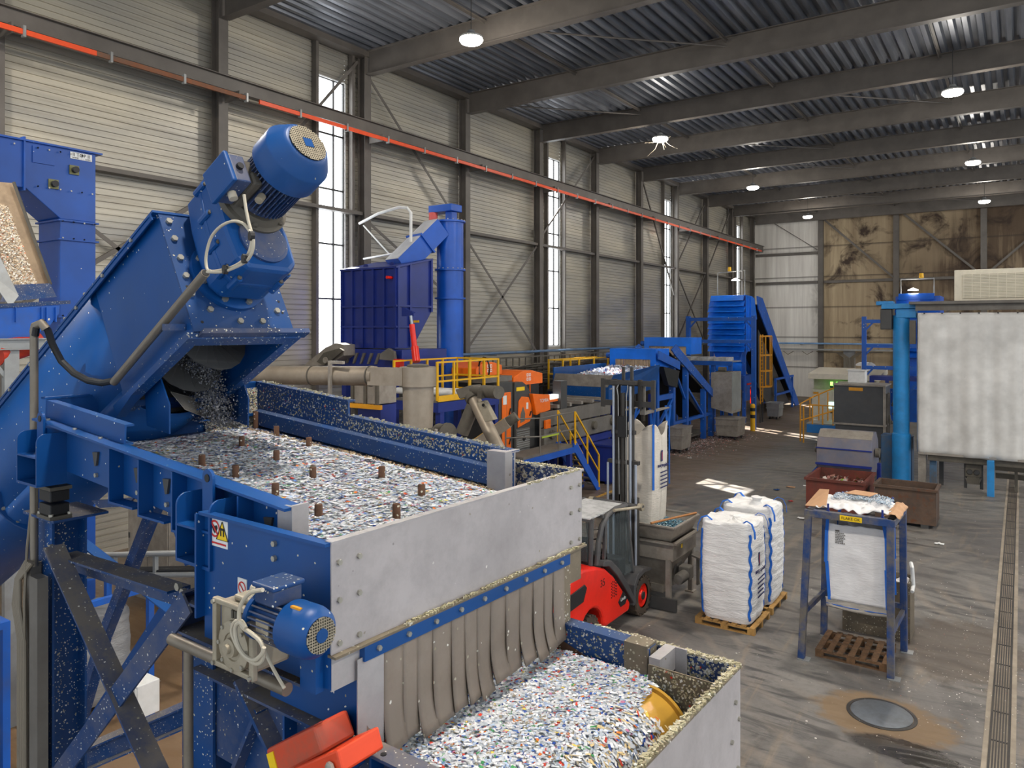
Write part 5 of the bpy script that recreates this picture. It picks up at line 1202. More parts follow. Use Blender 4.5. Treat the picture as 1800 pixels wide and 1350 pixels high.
MB().prism([q(528,648,17), q(556,624,17), q(572,611,17), q(590,603,17), q(604,606,17), q(604,625,17), q(580,640,17)], (0,.5,0)).build('duct_cover', M['hopper_ss'], GC)
MB().prism([q(560,636,16.9), q(572,620,16.9), q(600,612,16.9), q(606,616,16.9), q(582,636,16.9), q(572,642,16.9)], (0,-.08,0)).build('lever_arm', M['castdust'], GC); MB().lathe(q(573,633,16.8), (0,-1,0), [(0,.1),(.05,.1)], 14).build('pivot', M['hopper_ss'], GC)
# ------------------------------------------------------------------ platform with yellow railing
PF = T('access_platform', 'blue steel access platform with yellow guard railing in front of the tall tube', 'platform', (-14.8, 18.9, 3.9))
PX0, PX1, PY0, PY1, PZ = -15.5, -13.85, 16.6, 19.62, 3.92
MB().box(PX0, PX1, PY0, PY1, PZ-.06, PZ).build('deck', M['mid'], PF)
MB().box(PX1-.02, PX1+.06, PY0, PY1, PZ-.34, PZ-.06).box(PX0, PX1, PY1-.06, PY1, PZ-.34, PZ-.06).box(PX0,PX1,PY0,PY0+.08,PZ-.34,PZ-.06).build('edge_beam', M['navy'], PF)
for x, y in ((PX1-.05, PY1-.1), (PX1-.05, PY0+.2), (PX0+.1, PY1-.1)): MB().box(x-.09, x+.09, y-.09, y+.09, 0, PZ-.34).build('support_post', M['navy'], PF)
MB().bar((PX1-.05, PY1-.9, PZ-.35), (PX1-.05, PY1-.1, PZ-1.1), .1, .1).build('knee_brace', M['navy'], PF)
MB().box(PX1+.03, PX1+.07, PY0, PY1, PZ-.03, PZ+.14).box(PX0, PX1, PY1-.02, PY1+.02, PZ-.03, PZ+.14).build('kick_plate', M['yellow'], PF)
MB().box(PX1-.03, PX1+.1, PY1-.1, PY1+.05, PZ-.02, PZ+.18).build('corner_shoe', M['yellow'], PF)
rl = [((PX1+.02, PY0), (PX1+.02, PY1)), ((PX1+.02, PY1), (PX0, PY1)), ((PX0, PY0), (PX0, PY1))]
rr = MB()
for (x0,y0_), (x1,y1_) in rl:
    for z in (PZ+.55, PZ+1.1): rr.bar((x0,y0_,z), (x1,y1_,z), .05, .05)
rr.build('guard_rail', M['yellow'], PF)
for x, y in [(PX1+.02, PY0+k*(PY1-PY0)/4) for k in range(5)] + [(PX0, PY0+k*(PY1-PY0)/4) for k in range(5)] + [(-14.4,PY1),(-14.95,PY1)]:
    MB().box(x-.03, x+.03, y-.03, y+.03, PZ, PZ+1.12).build('guard_post', M['yellow'], PF)
CO = T('cable_coil', 'coil of black cable hung on the yellow platform railing', 'cable', (-14.4, 20.1, 4.6))
MB().path([(-14.75 + .22*math.cos(g), 20.12, 4.65 + .38*math.sin(g)) for g in [k*.42 for k in range(31)]], .03, 6).build('coil', M['black'], CO)
WT = T('white_tubes', 'pair of white plastic tubes lying on the platform floor', 'tube', (-15, 17.9, 4.0))
MB().tube((-16.2,18.0,4.05),(-13.9,18.3,4.05),.1,14).build('tube', M['white'], WT); MB().tube((-16.2,17.5,4.05),(-13.9,17.8,4.05),.1,14).build('tube', M['white'], WT)
# ------------------------------------------------------------------ orange optical sorter
SO = T('optical_sorter', 'dark grey optical sorting machine with orange doors and rounded front', 'sorting machine', (-15.5, 21.3, 0))
SX = -14.3
MB().box(-16.1, SX, 20.35, 21.15, 1.7, 4.2).build('cabinet', M['dark'], SO, bev=.02)
dr = MB().box(SX, SX+.04, 20.48, 21.0, 1.85, 3.85).build('cabinet_door', M['orange'], SO, bev=.02)
MB().box(SX+.04, SX+.05, 20.52, 20.72, 3.45, 3.75).build('white_label', M['white'], dr)
for z in (2.1, 3.1): MB().bar((SX+.06,20.86,z), (SX+.06,20.94,z+.2), .03, .04).build('handle', M['black'], dr)
for y in (20.74,): MB().box(SX+.036, SX+.042, y-.006, y+.006, 1.9, 3.8).build('door_seam', M['dark'], dr)
prf = [(21.2,1.7),(22.45,1.7),(22.5,3.0),(22.4,3.4),(22.2,3.75),(21.95,4.02),(21.7,4.15),(21.2,4.15)]
MB().prism([(SX+.05, y, z) for y, z in prf], (-1.8,0,0)).build('side_housing', M['dark'], SO, bev=.02)
dp = [(21.35,2.6),(22.1,2.75),(22.22,2.9),(22.2,3.3),(22.02,3.6),(21.6,3.65),(21.4,3.5)]
d2 = MB().prism([(SX+.05, y, z) for y, z in dp], (.04,0,0)).build('round_door', M['orange'], SO, bev=.015)
MB().prism([(SX+.09, y, z) for y, z in ((21.48,2.75),(21.75,2.8),(21.78,3.05),(21.65,3.3),(21.5,3.05))], (.008,0,0)).build('grey_emblem', M['mid'], d2)
MB().box(SX+.09, SX+.1, 21.85, 21.97, 3.2, 3.42).build('white_label', M['white'], d2); MB().bar((SX+.11,22.05,2.95),(SX+.11,22.14,3.1),.03,.04).build('handle', M['black'], d2)
MB().box(SX+.05, SX+.06, 21.3, 21.8, 3.85, 3.98).build('yellow_label', M['signyellow'], SO)
lo = MB().box(SX-.3, SX+.07, 21.25, 22.1, 1.75, 2.55).build('louvre_box', M['mid'], SO)
lv = MB()
for k in range(10): lv.box(SX+.07, SX+.1, 21.28, 22.07, 1.8+k*.075, 1.83+k*.075)
lv.build('louvre', M['galv'], lo); MB().lathe((SX+.1,21.7,2.2),(1,0,0),[(0,.09),(.02,.08)],14).build('fan_hole', M['black'], lo)
MB().box(-16.1, SX-.2, 19.75, 21.4, 4.2, 4.38).build('grey_roof', M['mid'], SO)
def hood(x0, x1, y0, y1, z0, z1, label):
    t = T('lamp_hood', label, 'sorter hood', (x0, y0, z0), 'orange sorter hoods')
    c = (y0+y1)/2
    MB().prism([(x1,y0,z0),(x1,y0,z0+(z1-z0)*.6),(x1,c-.35,z1),(x1,c+.2,z1),(x1,y1,z0+(z1-z0)*.72),(x1,y1,z0)], (x0-x1,0,0)).build('hood_shell', M['orange'], t, bev=.02)
    e = MB(); z = (z0+z1)/2 + .02
    for a, b in ((-.13,-.02),(.02,.13)):
        for d in (-.13, .02): e.box(x1, x1+.012, c+a, c+b, z+d, z+d+.11)
    e.build('emblem', M['white'], t)
    e = MB()
    for a in (-.075, .075):
        for d in (-.075, .075): e.box(x1+.012, x1+.014, c+a-.028, c+a+.028, z+d-.028, z+d+.028)
    e.build('emblem_inset', M['orange'], t)
hood(-15.6, -14.5, 21.5, 23.4, 4.0, 4.5, 'orange hood with white emblem on the sorting machine, beside the black posts')
hood(-16.0, -14.95, 19.95, 21.45, 4.39, 4.85, 'orange hood with white emblem behind, partly hidden by the yellow railing')
LB = T('camera_unit', 'small orange camera box with white lettering beside the rounded sorter housing', 'sorter unit', (-15, 22.9, 3.1))
MB().prism([(-14.1,22.35,2.95),(-14.1,23.3,3.05),(-14.1,23.25,3.6),(-14.1,22.1,3.72)], (-1,0,0)).build('shell', M['orange'], LB, bev=.015)
text('TOMRA', .17, (-14.09, 22.85, 3.42), (0,1,0), (0,0,1), M['white'], 'lettering', LB)
MB().box(-14.4, -14.15, 23.3, 24.0, 3.42, 3.56).build('strip_light', _emit('lit strip lamp', (.95,.97,1,1), 3), LB); MB().box(-14.4,-14.15,23.3,23.9,3.32,3.4).build('light_shelf', M['orange'], LB)
# sorting belt with its side frames
BT = T('sorting_belt', 'long dusty grey sorting belt running away from the orange machine', 'belt conveyor', (-15.5, 25.5, 0))
MB().box(-14.06, -14.0, 22.5, 27.9, 2.5, 3.02).build('side_panel', M['mid'], BT); MB().box(-17.0, -16.94, 22.5, 27.9, 2.5, 3.02).build('side_panel', M['mid'], BT)
MB().box(-14.1, -13.9, 22.55, 27.85, 1.85, 2.45).build('lower_panel', M['mid'], BT, bev=.02)
MB().box(-16.9, -14.1, 22.55, 27.9, 2.72, 2.8).build('belt', M['rubber'], BT)
for k in range(5): MB().box(-16.9, -14.1, 23.8+k*.9, 23.95+k*.9, 3.05, 3.18).build('cross_roller', M['hopper_ss'], BT)
MB().box(-13.95, -13.88, 22.6, 22.95, 2.45, 2.75).build('orange_box', M['orange'], BT)
for y in (23.5, 25.6, 27.6):
    for x in (-14.1, -16.9): MB().box(x-.1, x+.1, y-.1, y+.1, 0, 1.85).build('support_post', M['navy'], BT)
MB().box(-14.05, -13.9, 22.55, 27.8, 1.55, 1.8).build('support_beam', M['navy'], BT)
for y in (23, 24.6, 26.2, 27.8): MB().lathe((-13.9,y,2.2),(1,0,0),[(0,.16),(.12,.16),(.13,.1)],16).build('drive_unit', M['castdust'], BT)
MB().box(-14.4, -14.05, 23.95, 24.4, 1.7, 4.05).build('end_pillar', M['dark'], BT)
# grey walkway with railing and yellow stair
WK = T('walkway', 'small grey walkway with brown tube railing in front of the sorter', 'walkway', (-13.5, 21.6, 1.8))
MB().box(-13.85, -13.05, 19.9, 23.2, 1.82, 1.9).build('deck', M['mid'], WK)
MB().box(-13.08, -13.0, 19.9, 23.2, 1.62, 1.82).build('edge_beam', M['royal'], WK)
wr = MB()
for z in (2.45, 3.05): wr.tube((-13.05,20.9,z),(-13.05,23.2,z),.025,8).tube((-13.05,20.9,z),(-13.8,20.0,z),.025,8)
wr.build('guard_rail', M['mid'], WK)
for x, y in ((-13.05,20.9),(-13.05,22.1),(-13.05,23.2),(-13.8,20.0)): MB().tube((x,y,1.6),(x,y,3.07),.026,8).build('guard_post', M['mid'], WK)
MB().box(-13.06,-13.03,21.0,22.1,2.38,2.44).build('green_strip', flat('lime strip', (170,190,60), .5), WK)
for x, y in ((-13.1,20.2),(-13.1,22.9),(-13.75,20.2)): MB().box(x-.08,x+.08,y-.08,y+.08,0,1.8).build('support_post', M['navy'], WK)
SR = T('stair', 'blue stair with yellow handrails going down to the floor', 'stair', (-13.4, 24, 0))
def stp(x): MB().prism([(x,23.05,1.95),(x,23.3,1.95),(x,25.05,.12),(x,25.05,0),(x,24.8,0),(x,23.05,1.75)], (.05,0,0)).build('stringer', M['royal'], SR)
stp(-13.73); stp(-13.05)
for k in range(7): MB().box(-13.68, -13.05, 23.3+k*.24, 23.55+k*.24, 1.68-k*.25, 1.72-k*.25).build('tread', M['mid'], SR)
for x in (-13.7, -13.0):
    h = MB().bar((x,23.15,3.05),(x,24.95,1.28),.05,.05).bar((x,23.15,2.45),(x,24.95,.68),.04,.04).build('handrail', M['yellow'], SR)
    for y, z in ((23.15,1.9),(24.05,1.1),(24.95,.1)): MB().box(x-.025,x+.025,y-.025,y+.025,z,3.07-(y-23.15)*.983).build('rail_post', M['yellow'], SR)
BB = T('blue_skip', 'dark blue steel skip behind the forklift mast', 'skip', (-13.5, 26.5, 0))
MB().box(-14.6, -12.9, 25.9, 27.4, .1, 1.5).build('body', M['navy'], BB, bev=.02); MB().box(-14.65,-12.85,25.85,27.45,1.45,1.52).build('rim_bar', M['navy'], BB); MB().box(-14.4,-14.2,26,27.3,0,.1).box(-13.3,-13.1,26,27.3,0,.1).build('skid', M['navy'], BB)
# pipe rack and cable clutter along the wall behind
RK = T('pipe_rack', 'long dusty rack of ducts and cable ladders along the side wall', 'pipe rack', (-18.5, 30, 0))
MB().box(-19.4, -18.3, 22, 44, 4.05, 4.1).box(-18.32, -18.3, 22, 44, 4.05, 4.3).box(-19.2,-18.5,22,44,3.4,3.9).build('tray', M['castdust'], RK)
rgm = MB()
for k in range(44): rgm.box(-18.28, -18.24, 22+k*.5, 22.06+k*.5, 3.35, 4.75)
rgm.box(-18.28,-18.24,22,44,4.7,4.76).box(-18.28,-18.24,22,44,3.3,3.36).build('ladder_side', M['castdust'], RK)
random.seed(6); cm = MB()
for k in range(10):
    z = random.uniform(3.5, 4.6); x = random.uniform(-18.22, -18.06)
    cm.path([(x, 22+j*2.2, z + random.uniform(-.12,.12)) for j in range(10)], .03, 5)
cm.build('cable', M['castdust'], RK)
for k in range(6): MB().box(-19.2, -18.9, 23+k*4, 23.2+k*4, 0, 4.05).build('support_post', M['castdust'], RK)
DM = T('dark_cabinet', 'row of dark grey machine cabinets standing behind the orange hoods', 'cabinet', (-17.5, 25, 0))
MB().box(-17.98, -17.15, 23.6, 27.4, 0, 4.1).build('body', M['dark'], DM, bev=.03)
for k in range(4): MB().box(-17.15, -17.11, 23.7+k*.93, 24.5+k*.93, 2.9, 4.0).build('cabinet_door', M['dark'], DM)
MB().box(-17.11, -17.09, 26.55, 26.62, 2.9, 4.0).build('orange_edge', M['orange'], DM)
# yellow railing further back
Y2 = T('guard_railing', 'yellow guard railing beside the bottle feeding deck', 'railing', (-17, 31, 3.4))
rr = MB()
for z in (3.9, 4.55): rr.bar((-17.2,29.5,z),(-17.2,34,z),.05,.05).bar((-17.2,29.5,z),(-17.95,29.5,z),.05,.05).bar((-17.95,29.5,z),(-17.95,34.2,z),.05,.05)
rr.build('rail_bar', M['yellow'], Y2)
for x, y in ((-17.2,29.5),(-17.2,31),(-17.2,32.5),(-17.2,34),(-17.95,29.5),(-17.95,31.5)): MB().box(x-.035,x+.035,y-.035,y+.035,3.2,4.58).build('rail_post', M['yellow'], Y2)
MB().box(-17.99,-17.1,29.4,34.2,3.12,3.2).build('walk_deck', M['mid'], Y2)
for y in (29.6, 33.8): MB().box(-17.98,-17.8,y-.1,y+.1,0,3.12).build('support_post', M['navy'], Y2)
# ------------------------------------------------------------------ bottle feeding deck and blue curtain hoods
BD = T('feeding_deck', 'wide blue feeding deck with grey stainless front, heaped with bottles', 'vibrating deck', (-15.4, 28.5, 0))
MB().prism([(-16.85,28,3.55),(-14.2,28,3.55),(-13.95,28,4.05),(-16.7,28,4.05)], (0,.05,0)).build('front_plate', M['hopper_ss'], BD)
MB().box(-16.85, -14.15, 28.02, 28.2, 2.95, 3.55).build('front_beam', M['blue'], BD)
MB().prism([(-14.15,28.05,2.95),(-14.15,28.05,3.55),(-13.95,28.05,4.05),(-13.95,32.9,4.3),(-14.15,32.9,3.2)], (-.05,0,0)).build('side_plate', M['blue'], BD)
MB().box(-16.85, -16.8, 28.05, 33, 2.95, 4.3).build('side_plate', M['blue'], BD)
MB().prism([(-16.8,28.1,3.5),(-14.1,28.1,3.5),(-14.1,32.9,3.93),(-16.8,32.9,3.93)], (0,0,-.05)).build('pan', M['galv'], BD)
MB().box(-16.85,-14.1,27.95,28.05,2.85,2.95).build('front_sill', M['hopper_ss'], BD)
for x in (-16.7, -14.2):
    for y in (28.6, 32.5): MB().box(x-.12,x+.12,y-.12,y+.12,0,2.95).build('support_post', M['navy'], BD)
pts = []; random.seed(31)
for k in range(1500):
    x = random.uniform(-16.7,-14.2); y = random.uniform(29.4,33.4); pts.append(((x, y, 3.55+(y-28.1)*.085+random.uniform(.04,.24)), (0,0,1)))
flakes('bottle_heap', pts, None, size=(.05,.13), lift=.9, label='heap of pale crushed plastic bottles under the blue strip curtain hood', cat='plastic bottles', pal=[((232,234,240),6),((206,212,222),4),((176,190,216),2),((196,150,150),.8),((90,110,190),.5),((210,60,60),.4)], loc=(-15.4,31.5,3.9))
def curtain_hood(x0, x1, y0, y1, z0, z1, label, strips=26):
    t = T('curtain_hood', label, 'hood', (x0, y0, z0), 'blue strip curtain hoods')
    MB().box(x0+.28, x1-.28, y0+.004, y0+.05, z0+.42, z1-.05).box(x0, x1, y0+.05, y1, z1-.05, z1).box(x0, x0+.05, y0+.05, y1, z0, z1-.05).box(x1-.05, x1, y0+.05, y1, z0, z1-.05).box(x0, x0+.28, y0, y0+.05, z0, z1).box(x1-.28, x1, y0, y0+.05, z0, z1).box(x0+.28,x1-.28,y0,y0+.05,z1-.05,z1).build('hood_shell', M['azure'], t)
    w = (x1-x0-.5)/strips
    for k in range(strips):
        x = x0+.25+k*w; ln = random.uniform(-.12,.08)
        MB().box(x, x+w*.82, y0+.06+random.uniform(0,.05), y0+.08+random.uniform(0,.05), z0+ln-.08, z0+.46).build('curtain_strip', M['brush'] , t)
    MB().tube((x0-.05,y0+.4,z1-.35),(x0-.35,y0+.4,z1-.35),.14,14).build('drive_motor', M['farblue'], t)
    return t
M['brush'] = paint('pale beige strip', (196,170,140), .7, dirt=.4, dcol=(130,104,80))
curtain_hood(-16.6, -14.2, 33.0, 34.6, 4.1, 5.02, 'bright blue hood with beige strip curtain over the bottle heap')
curtain_hood(-17.3, -14.6, 38.6, 40.2, 4.6, 5.5, 'bright blue hood with strip curtain standing behind the first hood')
# blue stand under the hoods and descending conveyor
BS = T('steel_trestle', 'dusty blue steel trestle below the strip curtain hoods', 'trestle', (-14.6, 36, 0))
for y, z in ((33.3,4.05),(35.3,4.2),(37.1,4.0),(39.7,2.7),(40.9,2.4)): MB().box(-14.45,-14.2,y-.12,y+.12,0,z).build('post', M['farblue'], BS)
for y, z in ((35.3,4.2),(39.7,3.0)): MB().box(-16.9,-16.65,y-.12,y+.12,0,z).build('post', M['farblue'], BS)
MB().box(-14.42,-14.22,33.2,35.3,2.55,2.8).box(-14.42,-14.22,35.3,41,1.2,1.35).build('side_beam', M['farblue'], BS)
MB().bar((-14.3,33.3,1.2),(-14.3,35.2,2.5),.12,.12).bar((-14.3,35.4,4.1),(-14.3,36.9,2.4),.1,.1).bar((-14.3,37.3,2.9),(-14.3,39.6,1.3),.1,.1).build('brace', M['farblue'], BS)
MB().box(-16.8,-14.4,35.5,40.6,.25,.35).build('cross_beam', M['castdust'], BS)
IC = T('inclined_conveyor', 'dark belt conveyor sloping down from the curtain hoods through the blue trestle', 'conveyor', (-15.2, 38, 0))
for x in (-14.1, -16.1): MB().prism([(x,34.7,4.95),(x,35.3,5.2),(x,40.6,2.65),(x,40.6,2.2),(x,35.3,4.6)], (-.06,0,0)).build('side_frame', M['farblue'], IC)
MB().prism([(-14.5,35.1,4.95),(-16.1,35.1,4.95),(-16.1,40.6,2.45),(-14.5,40.6,2.45)], (0,0,-.05)).build('belt', M['rubber'], IC)
MB().prism([(-14.5,35.6,4.0),(-15.9,35.6,4.0),(-15.9,40.2,1.3),(-14.5,40.2,1.3)], (0,0,-.3)).build('return_guard', M['black'], IC)
MB().box(-15.9,-14.6,36.4,36.5,.4,3.6).build('dark_backing', M['black'], IC)
C2 = T('inclined_conveyor', 'short blue conveyor frame under the strip hood side', 'conveyor', (-13.9,34,0)); MB().prism([(-13.95,32.8,4.95),(-13.95,35.4,4.35),(-13.95,35.4,3.95),(-13.95,32.8,4.55)], (-.08,0,0)).build('side_frame', M['farblue'], C2)
MB().prism([(-13.9,33.2,4.2),(-13.9,35.2,3.9),(-13.9,34.9,3.1),(-13.9,33.8,3.3)], (-.25,0,0)).build('guard_hood', M['black'], C2)
fl_ = []
random.seed(41)
for k in range(2600):
    g = random.gauss(0,1); x = -14.3+abs(random.gauss(0,1.0)) if k % 3 else random.uniform(-16.5,-14); y = random.uniform(33.5,43); fl_.append(((x, y, .012), (0,0,1)))
flakes('spilled_flakes', fl_, None, size=(.02,.05), lift=.25, label='pinkish litter of spilled flakes on the floor around the blue trestle feet', cat='plastic flakes', pal=[((206,150,140),4),((226,214,208),4),((170,120,110),2),((190,190,196),2)], loc=(-14,38,0), group='shredded plastic')
# stainless drop box and bins
DB = T('drop_box', 'stainless drop chute box hanging above a wheeled bin', 'chute', (-13.2, 41, 1.4))
bx = MB().prism([(-14.2,40.6,1.6),(-13.05,40.6,1.35),(-13.05,40.6,3.6),(-14.2,40.6,3.55)], (0,1.6,0)).build('box_body', M['hopper_ss'], DB)
MB().box(-13.05,-13.03,40.62,42.2,1.5,3.58).build('side_sheet', M['galv'], DB)
MB().tube((-13.9,41,3.72),(-13.5,41,3.72),.14,14).box(-14,-13.3,40.8,41.6,3.56,3.62).build('drive_motor', M['castdust'], DB)
for x in (-14.1,-13.2): MB().box(x-.04,x+.04,42.2,42.3,0,3.5).build('support_post', M['farblue'], DB)
def bin_(x0, x1, y0, y1, z1, label, m, name='wheeled_bin'):
    t = T(name, label, 'bin', (x0, y0, 0))
    MB().prism([(x0+.08,y0+.06,.18),(x1-.08,y0+.06,.18),(x1,y0,z1),(x0,y0,z1)], (0,y1-y0,0)).build('body', m, t, bev=.015)
    MB().box(x0-.04,x1+.04,y0-.04,y1+.04,z1-.06,z1).box(x0-.02,x1+.02,y0-.02,y1+.02,z1*.66,z1*.66+.04).build('rim_bar', m, t)
    for x in (x0+.2,x1-.2):
        for y in (y0+.15,y1-.15): MB().tube((x-.03,y,.09),(x+.03,y,.09),.09,12).build('castor', M['black'], t)
    return t
bin_(-13.75,-12.5,39.95,41.3,1.15,'dusty grey wheeled bin under the stainless drop box', M['hopper_ss'])
bin_(-14.05,-13.35,34.2,35.4,1.25,'dusty grey bin between the blue trestle posts', M['hopper_ss'])
bin_(-13.95,-13.1,50.5,51.6,1.1,'pale grey bin beside the ladder cage', M['galv'])
BO = T('bollard', 'yellow and black striped safety bollard in front of the tall blue frame post', 'bollard', (-13.0,44.3,0))
MB().lathe((-13.0,44.3,0),(0,0,1),[(0,.14),(1.5,.14),(1.58,.08)],18).build('bollard_body', M['yellow'], BO)
for z in (.75,1.15): MB().lathe((-13.0,44.3,z),(0,0,1),[(0,.143),(.2,.143)],18).build('black_band', M['black'], BO)
# ------------------------------------------------------------------ louvred tower with bale conveyor and ladder
TW = T('louvred_tower', 'tall bright blue louvred hopper tower beside the far left corner', 'hopper tower', (-15.2,46.5,0))
for k in range(10):
    z = 4.49 + k*.364; ww = 0 if k < 8 else (k-7)*.07
    MB().prism([(-16.95+ww,47.75,z),(-14.56-ww*.5,47.75,z),(-14.56-ww*.5,48.05,z+.344),(-16.95+ww,48.05,z+.344)], (0,.05,.02)).build('louvre_panel', M['azure'], TW)
MB().box(-16.85,-14.6,48.1,48.2,4.5,8.08).build('louvre_back', M['navy'], TW)
MB().prism([(-14.56,48.2,4.5),(-14.56,48.2,8.13),(-14.56,49.4,8.1),(-14.56,50.0,7.95),(-14.56,50.6,6.6),(-14.56,49.3,6.4),(-14.56,49.1,4.5)], (-2.3,0,0)).build('tower_side', M['azure'], TW)
for y in (48.5,49.0): MB().box(-14.55,-14.48,y-.04,y+.04,4.6,8.05).build('side_rib', M['azure'], TW)
MB().prism([(-16.7,48.2,4.5),(-14.8,48.2,4.5),(-15.1,48.2,3.6),(-16.4,48.2,3.6)], (0,1.1,0)).build('lower_funnel', M['azure'], TW)
MB().tube((-16.8,48.1,3.4),(-14.7,48.1,3.4),.45,20).build('drum_cover', M['azure'], TW)
MB().box(-16.8,-14.5,47.7,49.5,2.1,3.0).build('machine_body', M['farblue'], TW)
MB().box(-14.5,-14.4,47.4,49.6,1.4,3.0).build('side_cabinet', M['farblue'], TW); MB().box(-14.4,-14.36,47.8,49.1,2.4,2.5).build('red_stripe', M['red'], TW)
for x, y in ((-16.7,47.9),(-14.6,47.9),(-14.6,49.9),(-16.7,49.9)): MB().box(x-.1,x+.1,y-.1,y+.1,0,4.5).build('support_post', M['farblue'], TW)
FE = T('fire_extinguisher', 'red fire extinguisher hanging beside the tall blue frame post', 'fire extinguisher', (-13.2,45.2,1.8)); MB().lathe((-13.3,45.35,1.5),(0,0,1),[(0,.16),(1.0,.16),(1.1,.08),(1.2,.05)],16).build('cylinder_body', M['red'], FE); MB().box(-13.36,-13.24,45.3,45.4,2.68,2.75).build('valve', M['black'], FE)
BF = T('steel_portal', 'open bright blue steel portal standing in front of the louvred tower', 'steel portal', (-15.2,45,0))
for x in (-17.2,-13.15): MB().box(x-.12,x+.12,44.9,45.14,0,6.75).build('post', M['farblue'], BF)
for z in (6.55,5.2): MB().box(-17.2,-13.15,44.92,45.12,z-.1,z+.1).build('cross_beam', M['farblue'], BF)
for z in (6.4,5.05):
    for x, s in ((-17.1,1),(-13.25,-1)): MB().bar((x,45.02,z-.35),(x+s*.4,45.02,z+.08),.08,.08).build('knee_brace', M['farblue'], BF)
TB = T('sorting_table', 'blue framed table with pale dusty lids in front of the louvred tower', 'table', (-15.8,43.6,0))
MB().box(-17.2,-13.7,42.6,44.4,4.04,4.1).build('table_plate', M['galv'], TB); MB().box(-17.25,-13.65,42.5,42.6,3.85,4.1).build('front_beam', M['farblue'], TB)
for k in range(3): MB().box(-16.9+k*1.05,-16.2+k*1.05,42.8,44.2,4.1,4.3).build('lid_box', M['roofdust'], TB)
for x in (-17.1,-14.8,-13.8): MB().box(x-.1,x+.1,42.6,42.8,0,4.0).build('post', M['farblue'], TB)
EC = T('elevating_conveyor', 'steep blue belt conveyor rising from the floor to the louvred tower', 'conveyor', (-15.4,56,0))
for x in (-14.42,-17.0): MB().prism([(x,50.2,8.13),(x,51.4,8.03),(x,61.0,.5),(x,61.4,.02),(x,60.3,0),(x,50.5,7.25)], (-.07,0,0)).build('side_frame', M['farblue'], EC)
MB().prism([(-14.5,50.95,7.6),(-17.0,50.95,7.6),(-17.0,61.1,.35),(-14.5,61.1,.35)], (0,0,-.05)).build('belt', M['rubber'], EC)
MB().box(-14.52,-14.38,54.6,59.6,2.3,2.45).box(-14.52,-14.38,54.6,59.6,1.2,1.35).build('support_beam', M['farblue'], EC)
for y in (54.7,59.4): MB().box(-14.52,-14.38,y-.08,y+.08,0,2.4).build('support_post', M['farblue'], EC)
MB().prism([(-14.7,51.4,5.9),(-14.7,59.6,.3),(-14.7,54,.3),(-14.7,51.4,2)], (-.05,0,0)).build('dark_guard', M['dark'], EC)
LC = T('cage_ladder', 'yellow caged ladder beside the steep blue conveyor', 'ladder', (-13.7,49,0))
lr = MB()
for y in (48.3,48.8): lr.box(-13.72,-13.66,y-.03,y+.03,1.2,5.6)
for k in range(18): lr.box(-13.71,-13.67,48.3,48.8,1.3+k*.24,1.34+k*.24)
lr.build('ladder_rails', M['amber'], LC)
cg_ = MB()
for z in (2.3,3.3,4.3,5.5):
    for k in range(10):
        g0, g1 = math.pi*k/10-1.57, math.pi*(k+1)/10-1.57
        cg_.bar((-13.66+.55*math.cos(g0),48.7+.6*math.sin(g0),z),(-13.66+.55*math.cos(g1),48.7+.6*math.sin(g1),z),.02,.09)
for k in range(6): g = math.pi*k/5-1.57; cg_.box(-13.66+.55*math.cos(g)-.025,-13.66+.55*math.cos(g)+.025,48.7+.6*math.sin(g)-.025,48.7+.6*math.sin(g)+.025,2.3,5.5)
cg_.build('safety_cage', M['amber'], LC)
MB().box(-13.75,-13.66,48.28,48.34,0,1.3).box(-13.75,-13.66,48.76,48.82,0,1.3).build('ladder_base', M['dark'], LC)
LP = T('service_lamp', 'small lamp on a grey pole above the louvred tower', 'lamp', (-16,48.7,8)); MB().path([(-16.6,48.7,8.1),(-16.6,48.7,9.65),(-14.8,48.7,9.75),(-14.8,48.7,8.1)], .035, 6).build('pole', M['galv'], LP)
MB().lathe((-15.4,48.7,9.25),(0,0,-1),[(0,.05),(.1,.25),(.13,.26)],16).build('lamp_shade', M['lamp'], LP); MB().lathe((-15.8,48.7,9.75),(0,0,1),[(0,.12),(.25,.1)],12).build('beacon', M['yellow'], LP)
# ------------------------------------------------------------------ right side: cabinets, shredder, curtain machine
CBN = T('control_cabinet', 'beige control cabinets under a flat canopy with green lights and lit screen', 'cabinet', (-9.5,47.5,0))
MB().box(-10.4,-7.0,47.4,49.5,.0,2.35).build('body', M['beige'], CBN, bev=.01)
for k in range(3): MB().box(-10.35+k*1.12,-9.3+k*1.12,47.36,47.4,.15,2.25).build('cabinet_door', M['beige'], CBN, bev=.01)
MB().box(-9.5,-9.05,47.33,47.36,1.25,1.65).build('lit_screen', M['screen'], CBN); MB().box(-9.35,-9.2,47.33,47.36,.98,1.08).build('rotary_switch', M['black'], CBN)
MB().box(-10.3,-10.0,47.34,47.36,2.08,2.2).build('yellow_label', M['amber'], CBN)
MB().prism([(-10.5,46.9,3.0),(-6.6,46.9,3.0),(-6.6,49.8,3.25),(-10.5,49.8,3.25)], (0,0,.32)).build('canopy', M['cream'], CBN, bev=.02)
MB().box(-10.4,-7,48,49.4,2.35,3.05).build('upper_box', paint('greenish beige box', (190,186,162), .6, dirt=.2), CBN)
for x in (-9.25,-8.92): MB().lathe((x,47.25,2.62),(0,0,1),[(0,.08),(.22,.08)],12).build('green_light', M['green_led'], CBN); MB().lathe((x,47.25,2.5),(0,0,1),[(0,.09),(.12,.09)],12).build('lamp_socket', M['black'], CBN)
MV = T('roof_vent', 'white mushroom vent on top of the beige canopy', 'vent', (-7.6,48,3.5)); MB().lathe((-7.6,48.4,3.5),(0,0,1),[(0,.25),(.3,.25),(.3,.55),(.4,.5),(.5,.3),(.52,0)],20).build('vent_cap', M['white'], MV)
